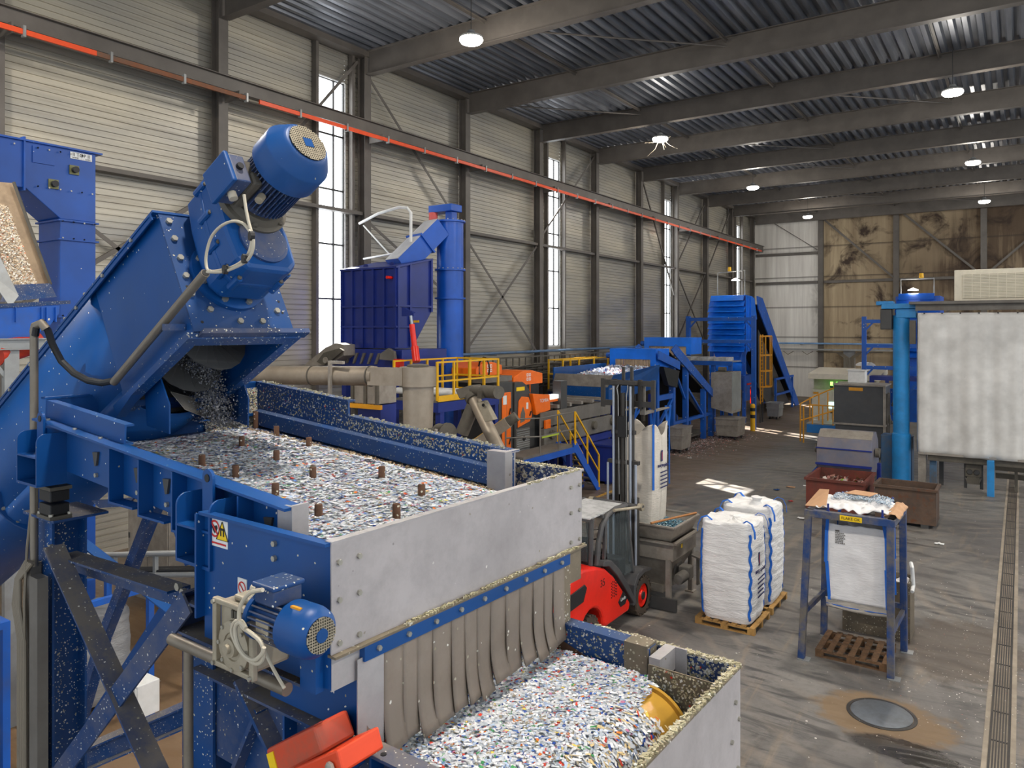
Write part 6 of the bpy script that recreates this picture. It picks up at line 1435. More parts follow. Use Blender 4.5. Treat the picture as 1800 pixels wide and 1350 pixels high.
WX_ = T('white_box', 'plain white box standing on the dark shredder housing', 'box', (-6.6,38.6,3.4)); MB().box(-6.85,-6.1,38.7,39.3,3.4,4.0).build('body', M['white'], WX_, bev=.02); MB().box(-6.9,-6.05,38.65,39.35,3.98,4.02).build('lid', M['white'], WX_)
SH = T('shredder', 'large anthracite shredder housing with pale trim beside the light blue column', 'shredder', (-6.3,38,0))
MB().box(-7.3,-5.15,37.8,39.6,1.55,3.35).build('upper_housing', M['anthracite'], SH, bev=.02); MB().box(-7.25,-5.2,37.85,39.6,.55,1.55).build('lower_housing', M['anthracite'], SH, bev=.02)
MB().box(-7.34,-5.1,37.74,39.6,1.5,1.58).box(-7.34,-5.1,37.74,39.6,3.33,3.4).box(-5.2,-5.1,37.76,37.84,.55,3.35).build('pale_trim', M['hopper_ss'], SH)
yl = MB().box(-6.65,-6.05,37.78,37.8,3.1,3.25).build('yellow_label', M['amber'], SH)
for y in (38.2,38.8): MB().box(-5.14,-5.05,y-.05,y+.05,.6,3.0).build('side_rib', M['mid'], SH)
MB().box(-7.4,-4.7,37.6,39.9,.35,.52).build('base_ledge', M['hopper_ss'], SH)
for x in (-7.2,-4.9): MB().box(x-.15,x+.15,37.7,38,0,.4).build('support_post', M['skyblue'], SH)
random.seed(77)
for k in range(14):
    x, y, z = random.uniform(-5.0,-4.5), random.uniform(37.8,39), random.uniform(.6,2.4); MB().tube((x,y,z),(x+random.uniform(-.2,.2),y+.1,z+random.uniform(.2,.5)),.05,8).build('hydraulic_hose', M['castdust'], SH)
SP = T('stair_platform', 'blue access step with amber railings beside the beige control cabinets', 'access platform', (-8.9,41.5,0))
MB().box(-9.3,-7.6,41.2,43.2,.55,1.0).build('step_box', flat('bright blue sheet', (28,120,196), .5), SP, bev=.02); MB().box(-9.3,-7.6,41.2,43.2,1.0,1.06).build('step_deck', M['galv'], SP)
rr = MB()
for pts_ in ([(-9.45,41.2,0),(-9.45,41.2,1.9),(-9.1,41.2,2.0),(-7.6,41.2,2.0),(-7.55,41.2,.7)],[(-9.7,41.6,0),(-9.7,41.6,2.0),(-9.3,42.8,2.3),(-7.9,43.2,3.0),(-7.7,43.2,3.0),(-7.6,43.2,1.0)],[(-9.7,41.6,1.1),(-7.7,43.2,1.8)]): rr.path(pts_, .04, 6)
rr.build('guard_rail', M['amber'], SP)
for k in range(5): MB().tube((-9.4+k*.42,42.4+k*.18,1.0),(-9.4+k*.42,42.4+k*.18,2.3+k*.14),.035,6).build('rail_post', M['amber'], SP)
for k in range(3): MB().tube((-9.0+k*.5,41.2,1.0),(-9.0+k*.5,41.2,2.0),.035,6).build('rail_post', M['amber'], SP)
CM = T('tilting_conveyor_hood', 'dusty grey blue hooded conveyor head above the red skip', 'conveyor', (-5,28,0))
hp = [(27.7,1.05),(27.55,1.3),(27.6,1.85),(27.75,2.2),(28.1,2.42),(28.6,2.42),(29.0,2.1),(29.2,1.3),(28.6,1.0)]
MB().prism([(-5.9,y,z) for y, z in hp], (1.75,0,0)).build('hood_shell', paint('dusty blue grey sheet', (98,100,116), .55, dirt=.5, dcol=(130,114,104), dsc=1.5), CM, bev=.02)
MB().box(-5.92,-4.13,27.52,27.56,1.28,1.36).box(-5.92,-4.13,27.57,27.62,1.84,1.88).build('seam_bar', M['navy'], CM); MB().box(-5.9,-4.15,27.62,27.7,1.03,1.2).build('lower_lip', M['navy'], CM)
MB().prism([(-5.88,27.78,2.22),(-4.17,27.78,2.22),(-4.17,28.12,2.44),(-5.88,28.12,2.44)], (0,.02,.015)).build('dusty_top', M['hopper_ss'], CM)
for x in (-6.0,-4.05): MB().lathe((x-.06,28.2,1.75),(1,0,0),[(0,.16),(.12,.16)],12).build('bearing', M['castdust'], CM)
for x in (-5.9,-4.1): MB().box(x-.06,x+.06,28.8,28.95,0,1.3).build('support_post', M['navy'], CM)
MB().prism([(-6.1,27.7,.95),(-5.9,27.7,1.2),(-5.9,28,1.2),(-6.1,28,.95)], (.02,0,-.1)).build('side_flap', M['farblue'], CM)
def skip(name, x0, x1, y0, y1, z1, m, label, slope=.12):
    t = T(name, label, 'skip', (x0,y0,0)); w = .04
    MB().box(x0,x1,y0,y0+w,.1,z1).box(x0,x1,y1-w,y1,.1,z1).box(x0,x0+w,y0,y1,.1,z1).box(x1-w,x1,y0,y1,.1,z1).box(x0,x1,y0,y1,.1,.16).build('body', m, t)
    MB().box(x0-.05,x1+.05,y0-.05,y0+w,z1-.08,z1).box(x0-.05,x1+.05,y1-w,y1+.05,z1-.08,z1).box(x0-.05,x0+w,y0,y1,z1-.08,z1).box(x1-w,x1+.05,y0,y1,z1-.08,z1).build('rim_bar', m, t)
    MB().box(x0+.2,x0+.4,y0-.02,y1,0,.1).box(x1-.4,x1-.2,y0-.02,y1,0,.1).build('skid', M['dark'], t); return t
skip('skip', -5.75,-4.05,25.4,27.5,1.2,M['rustskip'],'rusty red skip with scraps inside under the hooded conveyor')
skip('skip', -3.75,-2.1,25.6,26.7,1.18,M['brownskip'],'rusted brown skip with worn blue paint beside the red skip')
random.seed(51); pts = []
for k in range(160): pts.append(((random.uniform(-5.6,-4.2), random.uniform(25.6,27.3), random.uniform(.85,1.02)), (0,0,1)))
flakes('scrap_heap', pts, None, size=(.04,.1), lift=.7, label='heap of coloured scraps inside the rusty red skip', cat='scraps', pal=[((170,120,110),3),((210,200,190),3),((150,200,60),.6),((100,80,70),3),((190,60,60),.6)], loc=(-5,26.5,.9))
# curtain machine
KM = T('curtained_machine', 'tall machine behind a grey white tarpaulin curtain on light blue legs', 'machine', (-1.5,32.3,0))
def cur(u, v):
    x = -3.2 + 6.8*u; z = 6.58 - 5.26*v - .04*u
    return Vector((x, 32.0 + (.035*math.sin(x*5.2) + .045*math.sin(x*2.3+1) + .02*math.sin(x*13))*(.3+.7*v) - .04*v, z + .015*math.sin(x*4.9)*(v > .98)))
MB().grid(cur, 140, 30).build('tarpaulin', M['curtain'], KM, sol=.01)
MB().grid(lambda u, v: Vector((-3.2 - .12*math.sin(u*3.14), 32.0 + 1.6*u, 6.58-5.26*v)), 14, 12).build('tarpaulin_side', M['curtain'], KM, sol=.01)
MB().ibeam((-3.3,32.0,6.78),(3.6,32.0,6.78),.24,.2,.02).build('top_rail_beam', M['mid'], KM)
MB().box(-3.5,3.6,31.8,36,6.9,7.0).build('roof_plate', M['mid'], KM)
for k in range(12): MB().lathe((-3.0+k*.58,31.93,6.55),(0,-1,0),[(0,.03),(.02,.03)],8).build('eyelet', M['dark'], KM)
MB().box(-3.2,3.6,31.95,32.0,1.28,1.36).build('hem_bar', M['hopper_ss'], KM); MB().box(-2.9,3.6,32.1,32.3,1.05,1.3).build('sill_beam', M['castdust'], KM)
for x in (-3.1,): MB().box(x-.13,x+.13,32.15,32.4,0,1.3).build('support_post', M['hopper_ss'], KM)
for x in (-2.75,-.9,1.2): MB().box(x-.11,x+.11,31.7 if x == -.9 else 32.32,31.92 if x == -.9 else 32.6,0,1.27).build('support_post', M['skyblue'] if x == -.9 else paint('worn blue leg', (70,104,136), .6, dirt=.6), KM)
MB().box(-2.6,-2.45,33,33.2,0,1.3).box(-1.75,-1.65,32.4,32.6,.1,1.0).box(-1.25,-1.15,32.4,32.6,.1,1.0).build('dark_post', M['dark'], KM)
MB().box(-1.7,-1.2,32.3,32.9,.55,1.15).box(-1.65,-1.25,32.2,32.5,.3,.55).box(-.8,3.5,33,33.2,.75,.95).box(-.8,3.5,34,34.2,.3,.5).box(-.2,-.1,33,33.1,0,1.2).box(.6,.7,33,33.1,0,1.2).build('drive_block', M['castdust'], KM)
for x in (-1.57,-1.35): MB().lathe((x,32.28,.72),(0,-1,0),[(0,.1),(.03,.08)],14).build('gauge', M['dark'], KM)
MB().prism([(-1.7,32.2,.5),(-1.2,32.2,.5),(-1.25,32.2,.35),(-1.45,32.2,.3),(-1.65,32.2,.35)], (0,.4,0)).build('trough', M['mid'], KM)
BC = T('blue_column', 'light blue round column beside the tarpaulin curtain', 'column pipe', (-3.85,32.6,0))
MB().lathe((-3.85,32.6,0),(0,0,1),[(0,.33),(1.9,.33),(1.95,.29),(6.5,.29)],28).build('pipe_section', M['skyblue'], BC)
MB().box(-4.5,-3.2,32.2,33,6.75,6.95).box(-4.0,-3.3,32.3,32.8,6.4,6.75).box(-4.7,-4.1,32.3,32.8,6.9,7.05).build('head_bracket', M['skyblue'], BC, bev=.02); MB().box(-4.55,-4.15,32.3,32.7,5.95,6.75).build('head_motor', M['dark'], BC, bev=.03)
MB().box(-4.6,-3.5,32.8,33.5,0,1.8).build('tank', paint('worn blue tank', (44,82,118), .55, dirt=.5), BC, bev=.03)
MB().box(-3.5,-3.3,32.0,32.2,5.4,6.3).build('valve_block', M['castdust'], BC)
AC = T('air_conditioner', 'large cream louvred air unit standing on top of the curtained machine', 'air conditioner', (-.8,33.5,7))
MB().box(-2.1,1.6,33,34.6,7.02,8.2).build('casing', M['cream'], AC, bev=.02); MB().box(-1.82,1.4,32.97,33.0,7.12,8.02).build('grille_back', paint('beige grille', (182,174,150), .6, dirt=.1), AC)
lv = MB()
for k in range(16): lv.box(-1.82,1.4,32.95,32.98,7.14+k*.055,7.17+k*.055)
for k in range(12): lv.box(-1.8+k*.27,-1.78+k*.27,32.955,32.98,7.12,8.02)
lv.build('louvre', M['cream'], AC); MB().box(-2.15,1.65,32.9,34.7,6.99,7.03).build('rusty_tray', M['rustpeg'], AC)
T2 = T('louvred_tower', 'second bright blue louvred tower, half hidden by the light blue column', 'hopper tower', (-4.6,46.5,0))
for k in range(10):
    z = 4.4+k*.35; ww = 0 if k < 8 else (k-7)*.08
    MB().prism([(-5.75+ww,45.95,z),(-3.7-ww,45.95,z),(-3.7-ww,46.22,z+.33),(-5.75+ww,46.22,z+.33)], (0,.05,.02)).build('louvre_panel', M['royal'], T2)
MB().box(-5.75,-3.6,46.3,48.6,2.2,7.75).build('tower_side', M['royal'], T2)
for x in (-5.7,-3.7): MB().box(x-.1,x+.1,46.1,46.3,0,2.3).build('support_post', M['farblue'], T2)
B2 = T('steel_portal', 'blue steel portal in front of the second louvred tower', 'steel portal', (-5,42,0))
for x in (-6.66,-3.2): MB().box(x-.1,x+.1,41.9,42.1,0,6.6).build('post', M['farblue'], B2)
for z in (6.35,5.1,4.0): MB().box(-6.66,-3.2,41.92,42.08,z-.09,z+.09).build('cross_beam', M['farblue'], B2)
for z in (6.2,4.95,3.85): MB().bar((-6.6,42,z-.3),(-6.25,42,z+.1),.08,.08).build('knee_brace', M['farblue'], B2)
T3 = T('sorting_table', 'blue framed table with red speckled load beside the second tower', 'table', (-5,41,0))
MB().box(-6.2,-3.8,40.6,41.6,3.45,3.65).build('table_plate', M['navy'], T3); MB().box(-6.2,-6.0,40.6,40.8,0,3.45).box(-5.5,-5.35,40.6,40.8,2.4,3.45).build('post', M['navy'], T3); MB().bar((-4.9,40.7,2.4),(-4.1,40.7,3.4),.12,.12).box(-6,-3.8,41.5,41.7,1.4,3.0).build('brace', M['farblue'], T3)
MB().path([(-5.5,46.4,7.75),(-5.5,46.4,8.7),(-3.9,46.4,8.7),(-3.9,46.4,7.75)], .035, 6).build('lamp_pole', M['galv'], T2); MB().lathe((-4.9,46.4,8.2),(0,0,-1),[(0,.05),(.1,.25),(.13,.26)],14).build('lamp_shade', M['lamp'], T2); MB().lathe((-4.5,46.4,8.75),(0,0,1),[(0,.12),(.25,.1)],12).build('beacon', M['yellow'], T2)
# ------------------------------------------------------------------ pallets, bags, stand
def pallet(x0, y0, w, d, m, label, group=None, rz=0):
    t = T('pallet', label, 'pallet', (x0,y0,0), group)
    for k in range(7): x = x0 + k*(w-.1)/6; MB().box(x, x+.1, y0, y0+d, .118, .14).build('deck_board', m, t)
    for y in (y0, y0+d/2-.05, y0+d-.1):
        MB().box(x0, x0+w, y, y+.1, .096, .118).box(x0, x0+w, y, y+.1, 0, .02).build('stringer_board', m, t)
        for x in (x0, x0+w/2-.07, x0+w-.14): MB().box(x, x+.14, y, y+.1, .02, .096).build('block', m, t)
    return t
pallet(-5.5,14.76,1.2,1.1,M['wood'],'pale wooden pallet under the front filled white bag')
pallet(-5.5,16.05,1.2,1.2,M['wood'],'pale wooden pallet under the rear filled white bag')
pallet(-3.12,14.5,1.2,1.05,M['oldwood'],'dark weathered pallet on the floor under the bag stand')
def loop(t, x, y, z, dx, dy, s=1):
    pts_ = [Vector((x-dx*.14, y-dy*.14, z-.1)), Vector((x-dx*.13, y-dy*.13, z+.04)), Vector((x-dx*.03, y-dy*.03, z+.12*s)), Vector((x+dx*.08, y+dy*.08, z+.08*s)), Vector((x+dx*.14, y+dy*.14, z-.06)), Vector((x+dx*.15, y+dy*.15, z-.2))]
    mb = MB()
    for a, b in zip(pts_, pts_[1:]): mb.bar(a, b, .012, .05, (dy, -dx, .2))
    mb.build('lifting_loop', M['strap'], t)
def strap(t, x, y, z0, z1, nx, ny, seed):
    mb = MB(); n = 22; P = []
    for k in range(n+1):
        z = z0 + (z1-z0)*k/n; w = .012*noise.noise(Vector((seed, z*4, 0))); P.append(Vector((x + nx*.012 + w*abs(ny), y + ny*.012 + w*abs(nx), z)))
    for a, b in zip(P, P[1:]): mb.bar(a, b, .05, .012, (nx, ny, 0))
    mb.build('strap', M['strap'], t)
def fullbag(cx, cy, z1, w, d, seed, label):
    t = T('bulk_bag', label, 'bulk bag', (cx,cy,.14), 'filled white bulk bags')
    bagmesh(cx, cy, .142, z1, w, d, bulge=.07, seed=seed, rnd=.34, top=.13, wr=.014, nu=96, nv=110).build('bag_body', M['bag'], t)
    fn = SKIN[-1]
    for u, (sx, sy) in ((.125,(1,1)),(.375,(-1,1)),(.625,(-1,-1)),(.875,(1,-1))):
        mb = MB(); q_ = [fn(u + .004*math.sin(k*1.3+seed), .04 + k*.8/30) + Vector((sx*.012, sy*.012, 0)) for k in range(31)]
        for a, b in zip(q_, q_[1:]): mb.bar(a, b, .05, .014, (sx, sy, 0))
        mb.build('strap', M['strap'], t)
    for sx, sy in ((-1,-1),(1,-1),(1,1),(-1,1)): loop(t, cx+sx*w*.42, cy+sy*d*.42, z1-.06, sx, .3*sy)
    return t
fb = fullbag(-4.9,15.33,2.12,1.03,1.0,2,'filled white bulk bag with blue straps on the front pallet')
b2_ = fullbag(-4.88,16.65,2.2,1.06,1.05,9,'filled white bulk bag with knotted top behind the front bag')
MB().lathe((-4.75,16.4,2.12),(.1,0,1),[(0,.2),(.1,.13),(.16,.08),(.24,.12),(.27,.04)],12).build('tied_neck', M['bag'], b2_)
def print_(t, x, y0, z0, s=1):
    text('morynoplast', .13*s, (x, y0, z0), (0,1,-.06), (0,0,1), M['ink'], 'print', t, .004)
    e = MB().box(x-.005,x+.004,y0-.12*s,y0-.04*s,z0+.1*s,z0+.36*s).build('print_mark', M['ink'], t); MB().box(x-.002,x+.006,y0-.09*s,y0-.07*s,z0+.14*s,z0+.32*s).build('print_mark', M['inkred'], t)
    random.seed(int(z0*10))
    for k in range(5):
        mb = MB(); y = y0 - .16*s
        while y < y0+.24*s: w = random.uniform(.03,.1)*s; mb.box(x-.004,x+.004,y,y+w,z0-(.15+.09*k)*s-.03*s,z0-(.15+.09*k)*s); y += w+.025*s
        mb.build('print_line', M['ink'], t)
print_(fb, -4.345, 15.33, 1.15)
# stand with the white bag
FS = T('bag_filling_stand', 'worn blue and grey square tube stand with yellow label holding a white bag', 'bag stand', (-2.5,15,0))
LEG = {'fl':((-3.31,14.27),(-3.2,14.33)), 'fr':((-1.85,14.31),(-1.86,14.36)), 'br':((-1.8,15.64),(-1.82,15.62)), 'bl':((-3.2,15.62),(-3.16,15.6))}
for k, ((x0,y0),(x1,y1)) in LEG.items():
    MB().bar((x0,y0,0.01),(x1,y1,2.62),.115,.115,(0,1,0)).build('post', M['pole'], FS, bev=.008); MB().box(x0-.05,x0+.15,y0-.1,y0+.1,0,.012).build('foot_plate', M['galv'], FS)
zt2 = 2.65
MB().bar((-3.27,14.34,zt2),(-1.79,14.37,zt2),.13,.13).build('top_beam', M['pole'], FS, bev=.008); MB().bar((-3.2,15.6,zt2),(-1.78,15.62,zt2),.13,.13).build('top_beam', M['pole'], FS, bev=.008)
MB().bar((-3.18,14.3,zt2),(-3.16,15.65,zt2),.13,.13).build('top_beam', M['pole'], FS, bev=.008); MB().bar((-1.85,14.3,zt2),(-1.82,15.65,zt2),.13,.13).build('top_beam', M['pole'], FS, bev=.008)
MB().bar((-3.27,14.3,.85),(-3.19,15.6,.85),.07,.09).build('side_bar', M['pole'], FS); MB().bar((-1.85,14.3,.75),(-1.81,15.6,.75),.07,.09).build('side_bar', M['pole'], FS); MB().bar((-3.19,15.6,.85),(-1.81,15.6,.85),.07,.09).build('side_bar', M['pole'], FS)
pn = [(-2.87,14.36),(-1.99,14.38),(-2.85,15.58),(-1.98,15.58)]
for x, y in pn: MB().tube((x,y,zt2+.05),(x,y,zt2+.2),.018,10).build('hook_pin', M['navy'], FS)
lb = MB().box(-2.66,-2.3,14.272,14.282,2.6,2.69).build('yellow_label', M['signyellow'], FS); text('FLAKE OK', .068, (-2.48,14.268,2.645), (1,0,0), (0,0,1), M['blackink'], 'label_lettering', FS)
EB = T('bulk_bag', 'empty white bag with blue straps hanging inside the square tube stand', 'bulk bag', (-2.45,15,1))
def eb(u, v):
    g = 2*math.pi*u; c, s = math.cos(g), math.sin(g); k = .16; e = 1/max(abs(c)**(2/k)+abs(s)**(2/k),1e-6)**(k/2)
    z = 2.46 - 1.36*v; n = .02*noise.noise(Vector((c*2,s*2,z*2.2))) + .012*noise.noise(Vector((c*5,s*5,z*6)))
    sag = .04*noise.noise(Vector((c*3,s*3,1)))*(v < .08)
    return Vector((-2.44 + .51*e*c*(1-.05*v) + n*c, 15.0 + .47*e*s + n*s, z + sag))
MB().grid(eb, 81, 40).build('bag_body', M['bag_thin'], EB, sol=.004)
MB().grid(lambda u, v: Vector((-2.44+.48*(2*u-1)*(1-.1*math.sin(3.14*v)), 14.56+.88*v, 1.1-.12*math.sin(3.14*u)*math.sin(3.14*v)-.04*noise.noise(Vector((u*5,v*5,0))))), 20, 16).build('bag_bottom', M['bag_dirty'], EB)
MB().grid(lambda u, v: Vector((-2.95+1.02*u, 14.53+.1*v+.012*noise.noise(Vector((u*6,v*4,3))), 1.12-.2*v-.03*math.sin(u*3.14)*v)), 24, 8).build('bag_skirt', M['bag_dirty'], EB, sol=.004)
hm_ = MB().path([(-2.95+1.02*k/12, 14.6+.012*noise.noise(Vector((k*.5,0,3))), .99-.02*math.sin(k*.26)+.015*noise.noise(Vector((k*.9,2,3)))) for k in range(13)], .012, 6); hm_.build('blue_hem', M['strap'], EB)
for (x, y), (bx_, by_) in zip(pn, ((-2.93,14.54),(-1.95,14.54),(-2.93,15.46),(-1.95,15.46))):
    MB().bar((x,y,zt2+.08),(bx_,by_,2.3),.055,.01,(0,1,0)).bar((bx_,by_-.01,2.35),(bx_+.03*(1 if bx_ < -2.4 else -1)*-.5,by_-.012,1.75),.055,.012,(0,1,0)).bar((bx_,by_-.012,1.77),(bx_+(.05 if bx_ < -2.4 else .02),by_-.012,1.08),.055,.012,(0,1,0)).build('strap', M['strap'], EB)
mb = MB(); random.seed(3)
for r in range(7):
    y = -2.78
    while y < -2.64: w = random.uniform(.012,.03); mb.box(y,y+w,14.515,14.52,2.3-r*.03,2.316-r*.03); y += w+.01
mb.box(-2.78,-2.71,14.514,14.52,2.33,2.36).build('printed_label', M['mid'], EB)
TP = T('bag_collar', 'crumpled white film collar lying over the top of the square tube stand', 'plastic film', (-2.5,15,2.7))
MB().grid(lambda u, v: Vector((-3.1+1.2*u+.03*noise.noise(Vector((u*4,v*4,9))), 14.42+1.12*v, 2.735+.09*(noise.noise(Vector((u*4,v*4,2)))+.35)+.05*noise.noise(Vector((u*12,v*12,4)))+.05*math.sin(3.14*v)*math.sin(3.14*u))), 46, 40).build('film', M['bag_thin'], TP, sol=.006)
pts = []
for k in range(2600):
    u, v = random.random()**1.0, random.uniform(.3,1); pts.append(((-2.95+1.0*u, 14.7+.85*v, 2.79+.05*random.random()+.06*math.sin(3.14*u)), (0,0,1)))
flakes('pale_flakes', pts, TP, size=(.008,.018), pal=[((196,210,224),4),((160,184,206),3),((226,230,234),3),((120,140,160),1)])['kind'] = 'stuff'
def card(name, ptsc, label, th=.008):
    t = MB().prism(ptsc, (0,0,th)).build(name, M['card'], None, loc=ptsc[0]); return tag(t, label, 'cardboard', 'cardboard scraps')
card('cardboard_flap', [(-3.3,14.5,2.73),(-2.92,14.42,2.76),(-2.95,14.85,3.0),(-3.15,15.0,2.96)], 'folded brown cardboard piece at the corner of the bag stand nearest the bags')
cd = MB().grid(lambda u, v: Vector((-1.98+.26*u+.02*noise.noise(Vector((u*3,v*5,1))), 14.4+1.1*v, 2.72+.07*math.sin(3.14*u)+.03*noise.noise(Vector((u*5,v*6,3))))), 14, 24).build('cardboard_flap', M['card'], None, loc=(-1.85,15,2.7), sol=.006); tag(cd, 'crumpled brown paper wrapped over the side beam of the bag stand', 'cardboard', 'cardboard scraps')
card('cardboard_flap', [(-2.75,15.2,2.9),(-2.3,15.15,2.9),(-2.2,15.35,2.93),(-2.6,15.45,2.93)], 'small flat brown cardboard strip lying among flakes on the bag stand')
RB = T('rubbish_box', 'tall grimy box bin with white film inside behind the bag stand', 'bin', (-2.3,16.2,0))
MB().box(-2.95,-1.75,16.1,16.15,.02,1.12).box(-2.95,-1.75,16.75,16.8,.02,1.12).box(-2.95,-2.9,16.1,16.8,.02,1.12).box(-1.8,-1.75,16.1,16.8,.02,1.12).box(-2.95,-1.75,16.1,16.8,.0,.04).build('body', paint('grimy box sheet', (112,100,82), .7, dirt=.6, dcol=(70,62,52), speck=(30,.3,.3), scol=(200,196,180)), RB)
MB().grid(lambda u, v: Vector((-2.9+1.1*u, 16.15+.6*v, 1.02+.12*noise.noise(Vector((u*5,v*5,2))))), 22, 14).build('film_waste', M['bag_thin'], RB)
MB().path([(-1.72,16.12,.98),(-1.72,16.3,1.05),(-1.74,16.32,1.38),(-1.78,16.5,1.42)], .035, 8).build('white_handle_bar', M['white'], RB)
# ------------------------------------------------------------------ stainless dosing hopper
DH = T('dosing_hopper', 'stained stainless dosing hopper on legs below the lifted white bag', 'hopper', (-7,15.8,0))
hx0, hx1, hy0, hy1 = -8.05, -6.1, 15.15, 16.6
def fr(z0, z1, i0, i1):
    return MB().add([(hx0+i0,hy0+i0,z0),(hx1-i0,hy0+i0,z0),(hx1-i0,hy1-i0,z0),(hx0+i0,hy1-i0,z0),(hx0+i1,hy0+i1,z1),(hx1-i1,hy0+i1,z1),(hx1-i1,hy1-i1,z1),(hx0+i1,hy1-i1,z1)],[(0,1,5,4),(1,2,6,5),(2,3,7,6),(3,0,4,7)])
fr(1.42,1.74,.12,0).build('rim_funnel', M['hopper_ss'], DH, sol=.015); fr(1.02,1.4,.05,.05).build('band', M['hopper_ss'], DH, sol=.015); fr(.35,1.03,.42,.07).build('funnel', M['hopper_ss'], DH, sol=.015)
rb = MB(); 
for (x0,y0,x1,y1) in ((hx0,hy0,hx1,hy0),(hx1,hy0,hx1,hy1),(hx0,hy1,hx1,hy1),(hx0,hy0,hx0,hy1)): rb.bar((x0,y0,1.745),(x1,y1,1.745),.06,.03).bar((x0,y0,1.4),(x1,y1,1.4),.1,.04)
rb.build('rim_bar', M['hopper_ss'], DH)
for x in (hx0+.1,hx1-.15):
    for y in (hy0+.05,hy1-.1): MB().box(x-.05,x+.05,y-.05,y+.05,.03,1.05).build('support_post', M['hopper_ss'], DH); MB().box(x-.1,x+.1,y-.1,y+.1,0,.03).build('foot_plate', M['hopper_ss'], DH)
MB().box(-7.8,-6.5,15.5,16.2,.2,.36).build('screw_trough', M['hopper_ss'], DH); MB().box(-7.9,-6.0,15.0,15.06,.02,.28).build('kick_plate', M['dark'], DH)
MB().lathe((-6.3,15.85,.62),(1,0,0),[(0,.24),(.03,.24)],20).build('end_plate', M['mid'], DH)
dm = MB().box(-6.24,-5.98,15.72,15.98,.5,.78).build('gearbox', M['mid'], DH, bev=.02); MB().lathe((-6.1,15.72,.6),(0,-1,0),[(0,.12),(.3,.12),(.36,.1),(.38,.0)],20).build('drive_motor', M['mid'], DH)
MB().prism([(-6.05,16.0,.95),(-5.85,16.0,.9),(-5.85,16.35,.9),(-6.05,16.35,.95)], (0,0,.04)).box(-5.97,-5.93,16.1,16.2,.3,.92).build('step_plate', M['mid'], DH); MB().box(-6.09,-6.08,15.5,15.58,1.25,1.33).build('yellow_label', M['signyellow'], DH)
pts = []
for k in range(3500): x, y = random.uniform(-7.9,-6.25), random.uniform(15.3,16.45); pts.append(((x, y, 1.5+.12*random.random()+.1*math.exp(-((x+7.2)**2+(y-16)**2)*3)), (0,0,1)))
MB().box(-7.9,-6.25,15.3,16.45,1.42,1.5).build('flake_base', paint('blue grey flakes', (96,136,152), .6, dirt=.3), DH)
flakes('blue_flakes', pts, None, size=(.015,.035), lift=.5, label='blue grey flakes filling the stainless dosing hopper', cat='plastic flakes', pal=[((104,150,168),4),((70,112,136),3),((150,184,196),2),((196,206,210),1)], loc=(-7,15.9,1.5), group='shredded plastic')
BRM = T('broom_stick', 'brown wooden stick laid across the hopper corner', 'stick', (-6.5,15.9,1.78)); MB().tube((-6.62,15.12,1.79),(-6.14,16.55,1.79),.025,10).build('shaft', M['broom'], BRM)
# ------------------------------------------------------------------ forklift truck
FK = T('forklift', 'red and charcoal forklift truck lifting a white bag over the steel hopper', 'forklift', (-7.15,13.2,0))
fx0, fx1 = -7.75, -6.55; FX = (fx0+fx1)/2
arch = [(12.72 + .0, .3)] + [(12.3+.46*math.cos(R(a)), .36+.46*math.sin(R(a))) for a in range(0, 181, 20)]
bp = [(11.25,.5),(11.22,1.0),(11.32,1.4),(11.6,1.62),(12.0,1.63),(12.5,1.54),(12.85,1.42),(13.2,1.18),(13.55,.85),(13.95,.45),(13.9,.3),(12.9,.3)] + arch[1:] + [(11.84,.36),(11.5,.36)]
MB().prism([(fx0, y, z) for y, z in bp], (fx1-fx0,0,0)).build('counterweight_body', M['red'], FK, bev=.05)
MB().prism([(fx1-.12, y, z) for y, z in ((11.3,1.02),(11.3,1.3),(12.0,1.36),(12.08,1.28),(11.95,1.06))], (.14,0,0)).build('rear_grille', M['black'], FK, bev=.01)
fs = [(12.7,1.5),(12.95,1.44),(13.3,1.17),(13.65,.82),(14.1,.36),(14.16,.42),(13.75,.92),(13.4,1.27),(13.05,1.53),(12.75,1.6)]
MB().prism([(fx1-.1, y, z) for y, z in fs], (.13,0,0)).build('side_trim', M['truck'], FK, bev=.015); MB().prism([(fx0-.03, y, z) for y, z in fs], (.13,0,0)).build('side_trim', M['truck'], FK, bev=.015)
MB().prism([(fx0+.1, y, z) for y, z in ((12.9,.4),(12.9,1.3),(13.3,.72),(14.15,.7),(14.3,.9),(14.75,.95),(14.75,.45),(14.2,.3))], (fx1-fx0-.2,0,0)).build('floor_chassis', M['truck'], FK, bev=.02)
fd = [(14.05,.35),(14.1,.75),(14.25,.92),(14.55,.98),(14.95,.9),(14.97,.84),(14.6,.88),(14.32,.82),(14.18,.66),(14.16,.35)]
for x0, x1 in ((fx1-.28,fx1+.02),(fx0-.02,fx0+.28)): MB().prism([(x0,y,z) for y, z in fd], (x1-x0,0,0)).build('front_fender', M['truck'], FK, bev=.01)
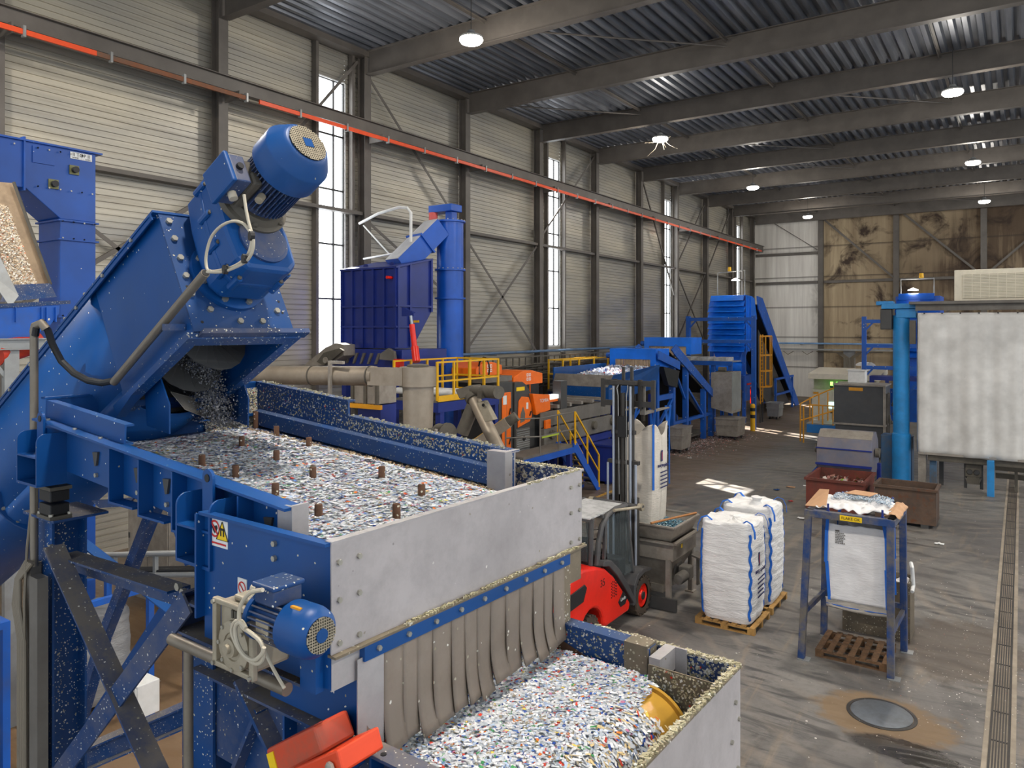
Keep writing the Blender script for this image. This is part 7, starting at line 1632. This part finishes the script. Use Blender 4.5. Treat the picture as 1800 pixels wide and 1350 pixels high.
def wheel(x, y, r, w, s):
    t = MB().lathe((x-w/2,y,r),(1,0,0),[(0,r*.62),(0,r*.9),(.03,r*.98),(w*.3,r),(w*.7,r),(w-.03,r*.98),(w,r*.9),(w,r*.62)],36,caps=False).build('tyre', M['tyre'], FK)
    td = MB()
    for k in range(20): g = 2*math.pi*k/20; d = Vector((0,math.cos(g),math.sin(g))); td.obox(Vector((x,y,r))+d*r*.985, (1,0,0), d.cross(Vector((1,0,0))), d, w/2+.003, .03, .02)
    td.build('tread_lugs', M['tyre'], t)
    xo = x + s*(w/2-.03); MB().lathe((xo,y,r),(s,0,0),[(-.05,r*.6),(.0,r*.62),(.012,r*.55),(-.03,r*.42),(-.03,r*.3),(.02,r*.26),(.025,0)],28).build('wheel_rim', M['red'], FK)
    MB().lathe((xo,y,r),(s,0,0),[(.0,r*.22),(.04,r*.2),(.045,0)],16).build('hub_cap', M['mast'], FK)
for x, s in ((fx1-.14,1),(fx0+.14,-1)): wheel(x, 14.58, .4, .27, s); wheel(x-.02*s, 12.3, .34, .24, s)
for x in (fx1-.12, fx0+.12):
    gd = MB()
    gd.path([(x,12.72,1.5),(x,12.78,1.9),(x,12.92,2.2),(x,13.15,2.36),(x,13.5,2.41),(x,13.98,2.39)], .055, 10)
    gd.bar((x,14.0,2.4),(x,14.32,.95),.05,.07).bar((x,13.0,1.45),(x,13.05,2.3),.05,.06)
    gd.build('overhead_guard', M['truck'], FK)
for y in (12.55,12.95,13.95): MB().bar((fx0+.1,y,2.38),(fx1-.1,y,2.38),.07,.06).build('guard_cross_bar', M['truck'], FK)
MB().box(fx0+.15,fx1-.15,12.5,13.95,2.4,2.425).build('roof_pane', M['roofdust'], FK)
MB().tube((fx0+.12,12.55,1.55),(fx0+.12,12.55,2.38),.05,8).tube((fx1-.14,12.5,1.55),(fx1-.14,12.55,2.38),.045,8).build('rear_guard_post', M['truck'], FK)
MB().box(fx0+.15,fx1-.2,12.5,12.515,1.6,2.33).build('rear_pane', M['glass'], FK); MB().prism([(fx1-.1,13.1,1.0),(fx1-.1,14.25,1.0),(fx1-.1,14.0,2.32),(fx1-.1,13.1,2.32)], (.01,0,0)).build('side_pane', M['glass'], FK)
st_ = MB().box(-7.45,-6.9,12.85,13.35,1.15,1.3).box(-7.42,-6.93,12.8,12.92,1.25,1.95).build('seat', M['black'], FK, bev=.04)
MB().box(-7.5,-6.75,13.85,14.15,.95,1.3).build('dashboard', M['black'], FK, bev=.03); MB().tube((-7.2,13.95,1.25),(-7.2,13.7,1.5),.025,8).build('steering_column', M['black'], FK)
MB().path([(-7.2+.17*math.cos(k*.524),13.68+.05*math.sin(k*.524),1.52+.16*math.sin(k*.524)) for k in range(13)],.016,6).build('steering_wheel', M['black'], FK)
MB().lathe((-7.35,11.95,1.82),(1,0,0),[(0,.06),(.03,.15),(.08,.165),(.62,.165),(.68,.14),(.72,.06)],22).build('gas_cylinder', paint('dull silver cylinder', (186,184,180), .35, .6, dirt=.2), FK); MB().lathe((-6.72,11.95,1.82),(1,0,0),[(0,.19),(.04,.19)],22,caps=False).build('cylinder_strap', M['black'], FK)
MB().box(-7.5,-6.8,11.7,12.2,1.58,1.66).build('cylinder_cradle', M['black'], FK)
text('35', .2, (fx1+.003,12.72,1.18), (0,1,0), (0,-.2,1), M['blackink'], 'number', FK); vs_ = MB()
for i in range(5):
    for j in range(6): vs_.box(fx1+.0,fx1+.004,13.08+i*.055,13.11+i*.055,.78+j*.055+ (.02 if i%2 else 0),.81+j*.055+(.02 if i%2 else 0))
vs_.build('vent_holes', M['blackink'], FK)
bdg = MB().prism([(fx1+.0,y,z) for y, z in ((13.38,.62),(13.6,.78),(13.78,.6),(13.68,.5),(13.48,.5))], (.012,0,0)).build('name_plate', M['black'], FK); text('Linde', .1, (fx1+.014,13.58,.64), (0,1,0), (0,.0,1), M['white'], 'name_lettering', bdg)
# mast
MX = -7.14; my0 = 14.86
def rail_(x, y, z0, z1, w, d, m, nm): MB().chan((x,y,z0),(x,y,z1),d,w,.016,(0,1,0)).build(nm, m, FK)
for s in (-1,1):
    rail_(MX+s*.33, my0, .12, 2.35, .09*s, .17, M['mast'], 'outer_mast_rail'); rail_(MX+s*.24, my0+.02, .3, 3.15, .08*s, .15, M['mast'], 'middle_mast_rail'); rail_(MX+s*.2, my0+.05, .4, 4.85, .075*s, .14, M['mast'], 'inner_mast_rail')
    MB().tube((MX+s*.2,my0-.09,1.0),(MX+s*.2,my0-.09,4.75),.026,10).tube((MX+s*.33,my0-.1,.4),(MX+s*.33,my0-.1,3.08),.026,10).build('lift_cylinder', M['chrome'], FK)
    MB().path([(MX+s*.1,my0-.02,4.8),(MX+s*.13,my0-.07,4.7),(MX+s*.1,my0-.07,4.55),(MX+s*.08,my0-.05,2.4)],.012,6).build('hydraulic_hose', M['galv'], FK)
    MB().tube((MX+s*.06,my0,1.2),(MX+s*.06,my0,3.1),.018,8).build('lift_chain', M['galv'], FK)
for z, w in ((4.82,.3),(3.1,.36),(3.75,.27),(.35,.4),(2.1,.34)): MB().box(MX-w,MX+w,my0-.06,my0+.06,z-.04,z+.04).build('mast_cross_bar', M['mast'], FK)
MB().tube((MX,my0-.03,.5),(MX,my0-.03,4.6),.05,12).build('centre_cylinder', M['mast'], FK); MB().box(MX-.09,MX+.09,my0-.11,my0+.02,3.65,4.1).build('valve_block', M['black'], FK)
MB().tube((fx0+.03,14.45,2.3),(fx1+.05,14.45,2.27),.055,12).build('tilt_tube', M['truck'], FK)
for x in (fx0+.05,fx1+.0): MB().tube((x,14.45,2.28),(x,13.2,2.46),.03,8).lathe((x-.05,14.45,2.28),(1,0,0),[(0,.08),(.1,.08)],12).build('tilt_link', M['alu'], FK)
cy_ = my0+.17
cr_ = MB()
for z in (4.35,4.8): cr_.box(MX-.62,MX+.62,cy_,cy_+.06,z-.06,z+.06)
for x in (-.6,-.3,.3,.6): cr_.box(MX+x-.045,MX+x+.045,cy_,cy_+.06,4.25,4.88)
for x in (-.1,.1): cr_.box(MX+x-.03,MX+x+.03,cy_,cy_+.06,4.85,5.15)
cr_.build('fork_carriage', M['mast'], FK)
for s in (-1,1): MB().box(MX+s*.33-.06,MX+s*.33+.06,cy_+.06,cy_+.11,4.15,4.85).prism([(MX+s*.33-.06,cy_+.06,4.12),(MX+s*.33-.06,cy_+.06,4.18),(MX+s*.33-.06,cy_+1.5,4.17),(MX+s*.33-.06,cy_+1.5,4.15)], (.12,0,0)).build('fork_blade', M['mid'], FK)
LB_ = T('bulk_bag', 'white printed bag with blue loops hanging from the raised forks', 'bulk bag', (-7.2,16.05,1.6))
def lbm(u, v):
    g = 2*math.pi*u; c, s = math.cos(g), math.sin(g); k = .2; e = 1/max(abs(c)**(2/k)+abs(s)**(2/k),1e-6)**(k/2)
    z = 3.86 - 2.22*v; w = .47 - .05*max(0, v-.6)/.4; cr = (abs(c*s)*2)**2
    n = .03*noise.noise(Vector((c*2+4,s*2,z*.6))) + .012*noise.noise(Vector((c*6,s*6,z*3)))
    return Vector((-7.22 + w*e*c*(1+.0*v) + n*c, 16.02 + .46*e*s + n*s, z - (1-cr)*.28*max(0, 1-v*6) - .12*(v > .97)))
MB().grid(lbm, 73, 60).build('bag_body', M['bag_dirty'], LB_, sol=.004)
for sx in (-1,1):
    for sy in (-1,1):
        x, y = -7.22+sx*.45, 16.02+sy*.44; fxk = MX + sx*.33
        MB().bar((x,y,3.75),(fxk+.07*sx,y+.04,4.22),.05,.01,(0,1,0)).bar((x-.03,y,3.75),(fxk-.05*sx,y+.06,4.2),.05,.01,(0,1,0)).bar((x+.012*sx,y+.012*sy,3.85),(x+.012*sx,y+.012*sy,2.4),.05,.012,(sx,sy,0)).build('strap', M['strap'], LB_)
print_(LB_, -6.725, 16.05, 2.9, .95)
# loose litter on the floor
random.seed(101)
for i, (px, py, s, m, lb_) in enumerate([(1390,857,.16,'card','pinkish crumpled paper lying on the floor beyond the filled bags'),(1417,855,.1,'white','small white scrap near the sun patch on the floor'),(1651,957,.12,'white','white film scrap on the floor beside the brown skip'),(1410,912,.14,'white','white scrap on the floor just in front of the red skip'),(1390,882,.08,'inkred','red scrap on the floor between the bags and the skip'),(1705,845,.08,'inkred','red scrap under the curtained machine'),(1365,862,.1,'blue','blue scrap with crumbs behind the rear bag'),(1212,806,.1,'white','white scrap on the open floor beside the lifted bag')]):
    p = at(px, py, 'Z', 0); t = MB().grid(lambda u, v: Vector((p.x+(u-.5)*2*s, p.y+(v-.5)*2*s*.7, .015+.05*max(0,noise.noise(Vector((u*3+i,v*3,i))))+.01)), 7, 6).build('litter_scrap', M[m], None, loc=(p.x,p.y,0), sol=.004); tag(t, lb_, 'litter', 'litter scraps')
pts = []
for k in range(1300):
    x, y = random.uniform(-13,2), random.uniform(9,45)
    if random.random() < .5: x, y = random.gauss(-.8,.9), random.gauss(15.5,2.5)
    pts.append(((x, y, .01), (0,0,1)))
flakes('floor_crumbs', pts, None, size=(.005,.013), lift=.2, label='scattered pale plastic crumbs strewn over the concrete floor', cat='crumbs', pal=[((220,214,206),5),((180,170,160),3),((200,120,110),.5)], loc=(-4,20,0))
# ------------------------------------------------------------------ light and camera
W = bpy.data.worlds.new('daylight'); SC.world = W; W.use_nodes = True
bg = W.node_tree.nodes['Background']; bg.inputs[0].default_value = (.86,.93,1,1); bg.inputs[1].default_value = 1.0
sd = bpy.data.lights.new('sun', 'SUN'); sd.energy = 75; sd.angle = .009; sd.color = (1,.95,.86)
so = bpy.data.objects.new('sun', sd); COL.objects.link(so)
so.rotation_euler = Vector((1, -.5, -1.17)).to_track_quat('-Z', 'Y').to_euler()
cd_ = bpy.data.cameras.new('camera'); cd_.sensor_width = 36; cd_.lens = 36*PX_F/1800; cd_.shift_y = -(675-PX_CY)/1800; cd_.clip_start = .05; cd_.clip_end = 300
co = bpy.data.objects.new('camera', cd_); COL.objects.link(co); co.location = (0,0,EYE); co.rotation_euler = (R(90), 0, YAW); SC.camera = co
vs = SC.view_settings; SC.display_settings.display_device = 'sRGB'; vs.view_transform = 'Standard'; vs.look = 'None'; vs.exposure = .18; vs.gamma = 1; vs.use_curve_mapping = False
SC.cycles.max_bounces = 8; SC.cycles.diffuse_bounces = 3; SC.cycles.glossy_bounces = 3; SC.cycles.transparent_max_bounces = 8; SC.cycles.sample_clamp_indirect = 6; SC.cycles.use_denoising = True
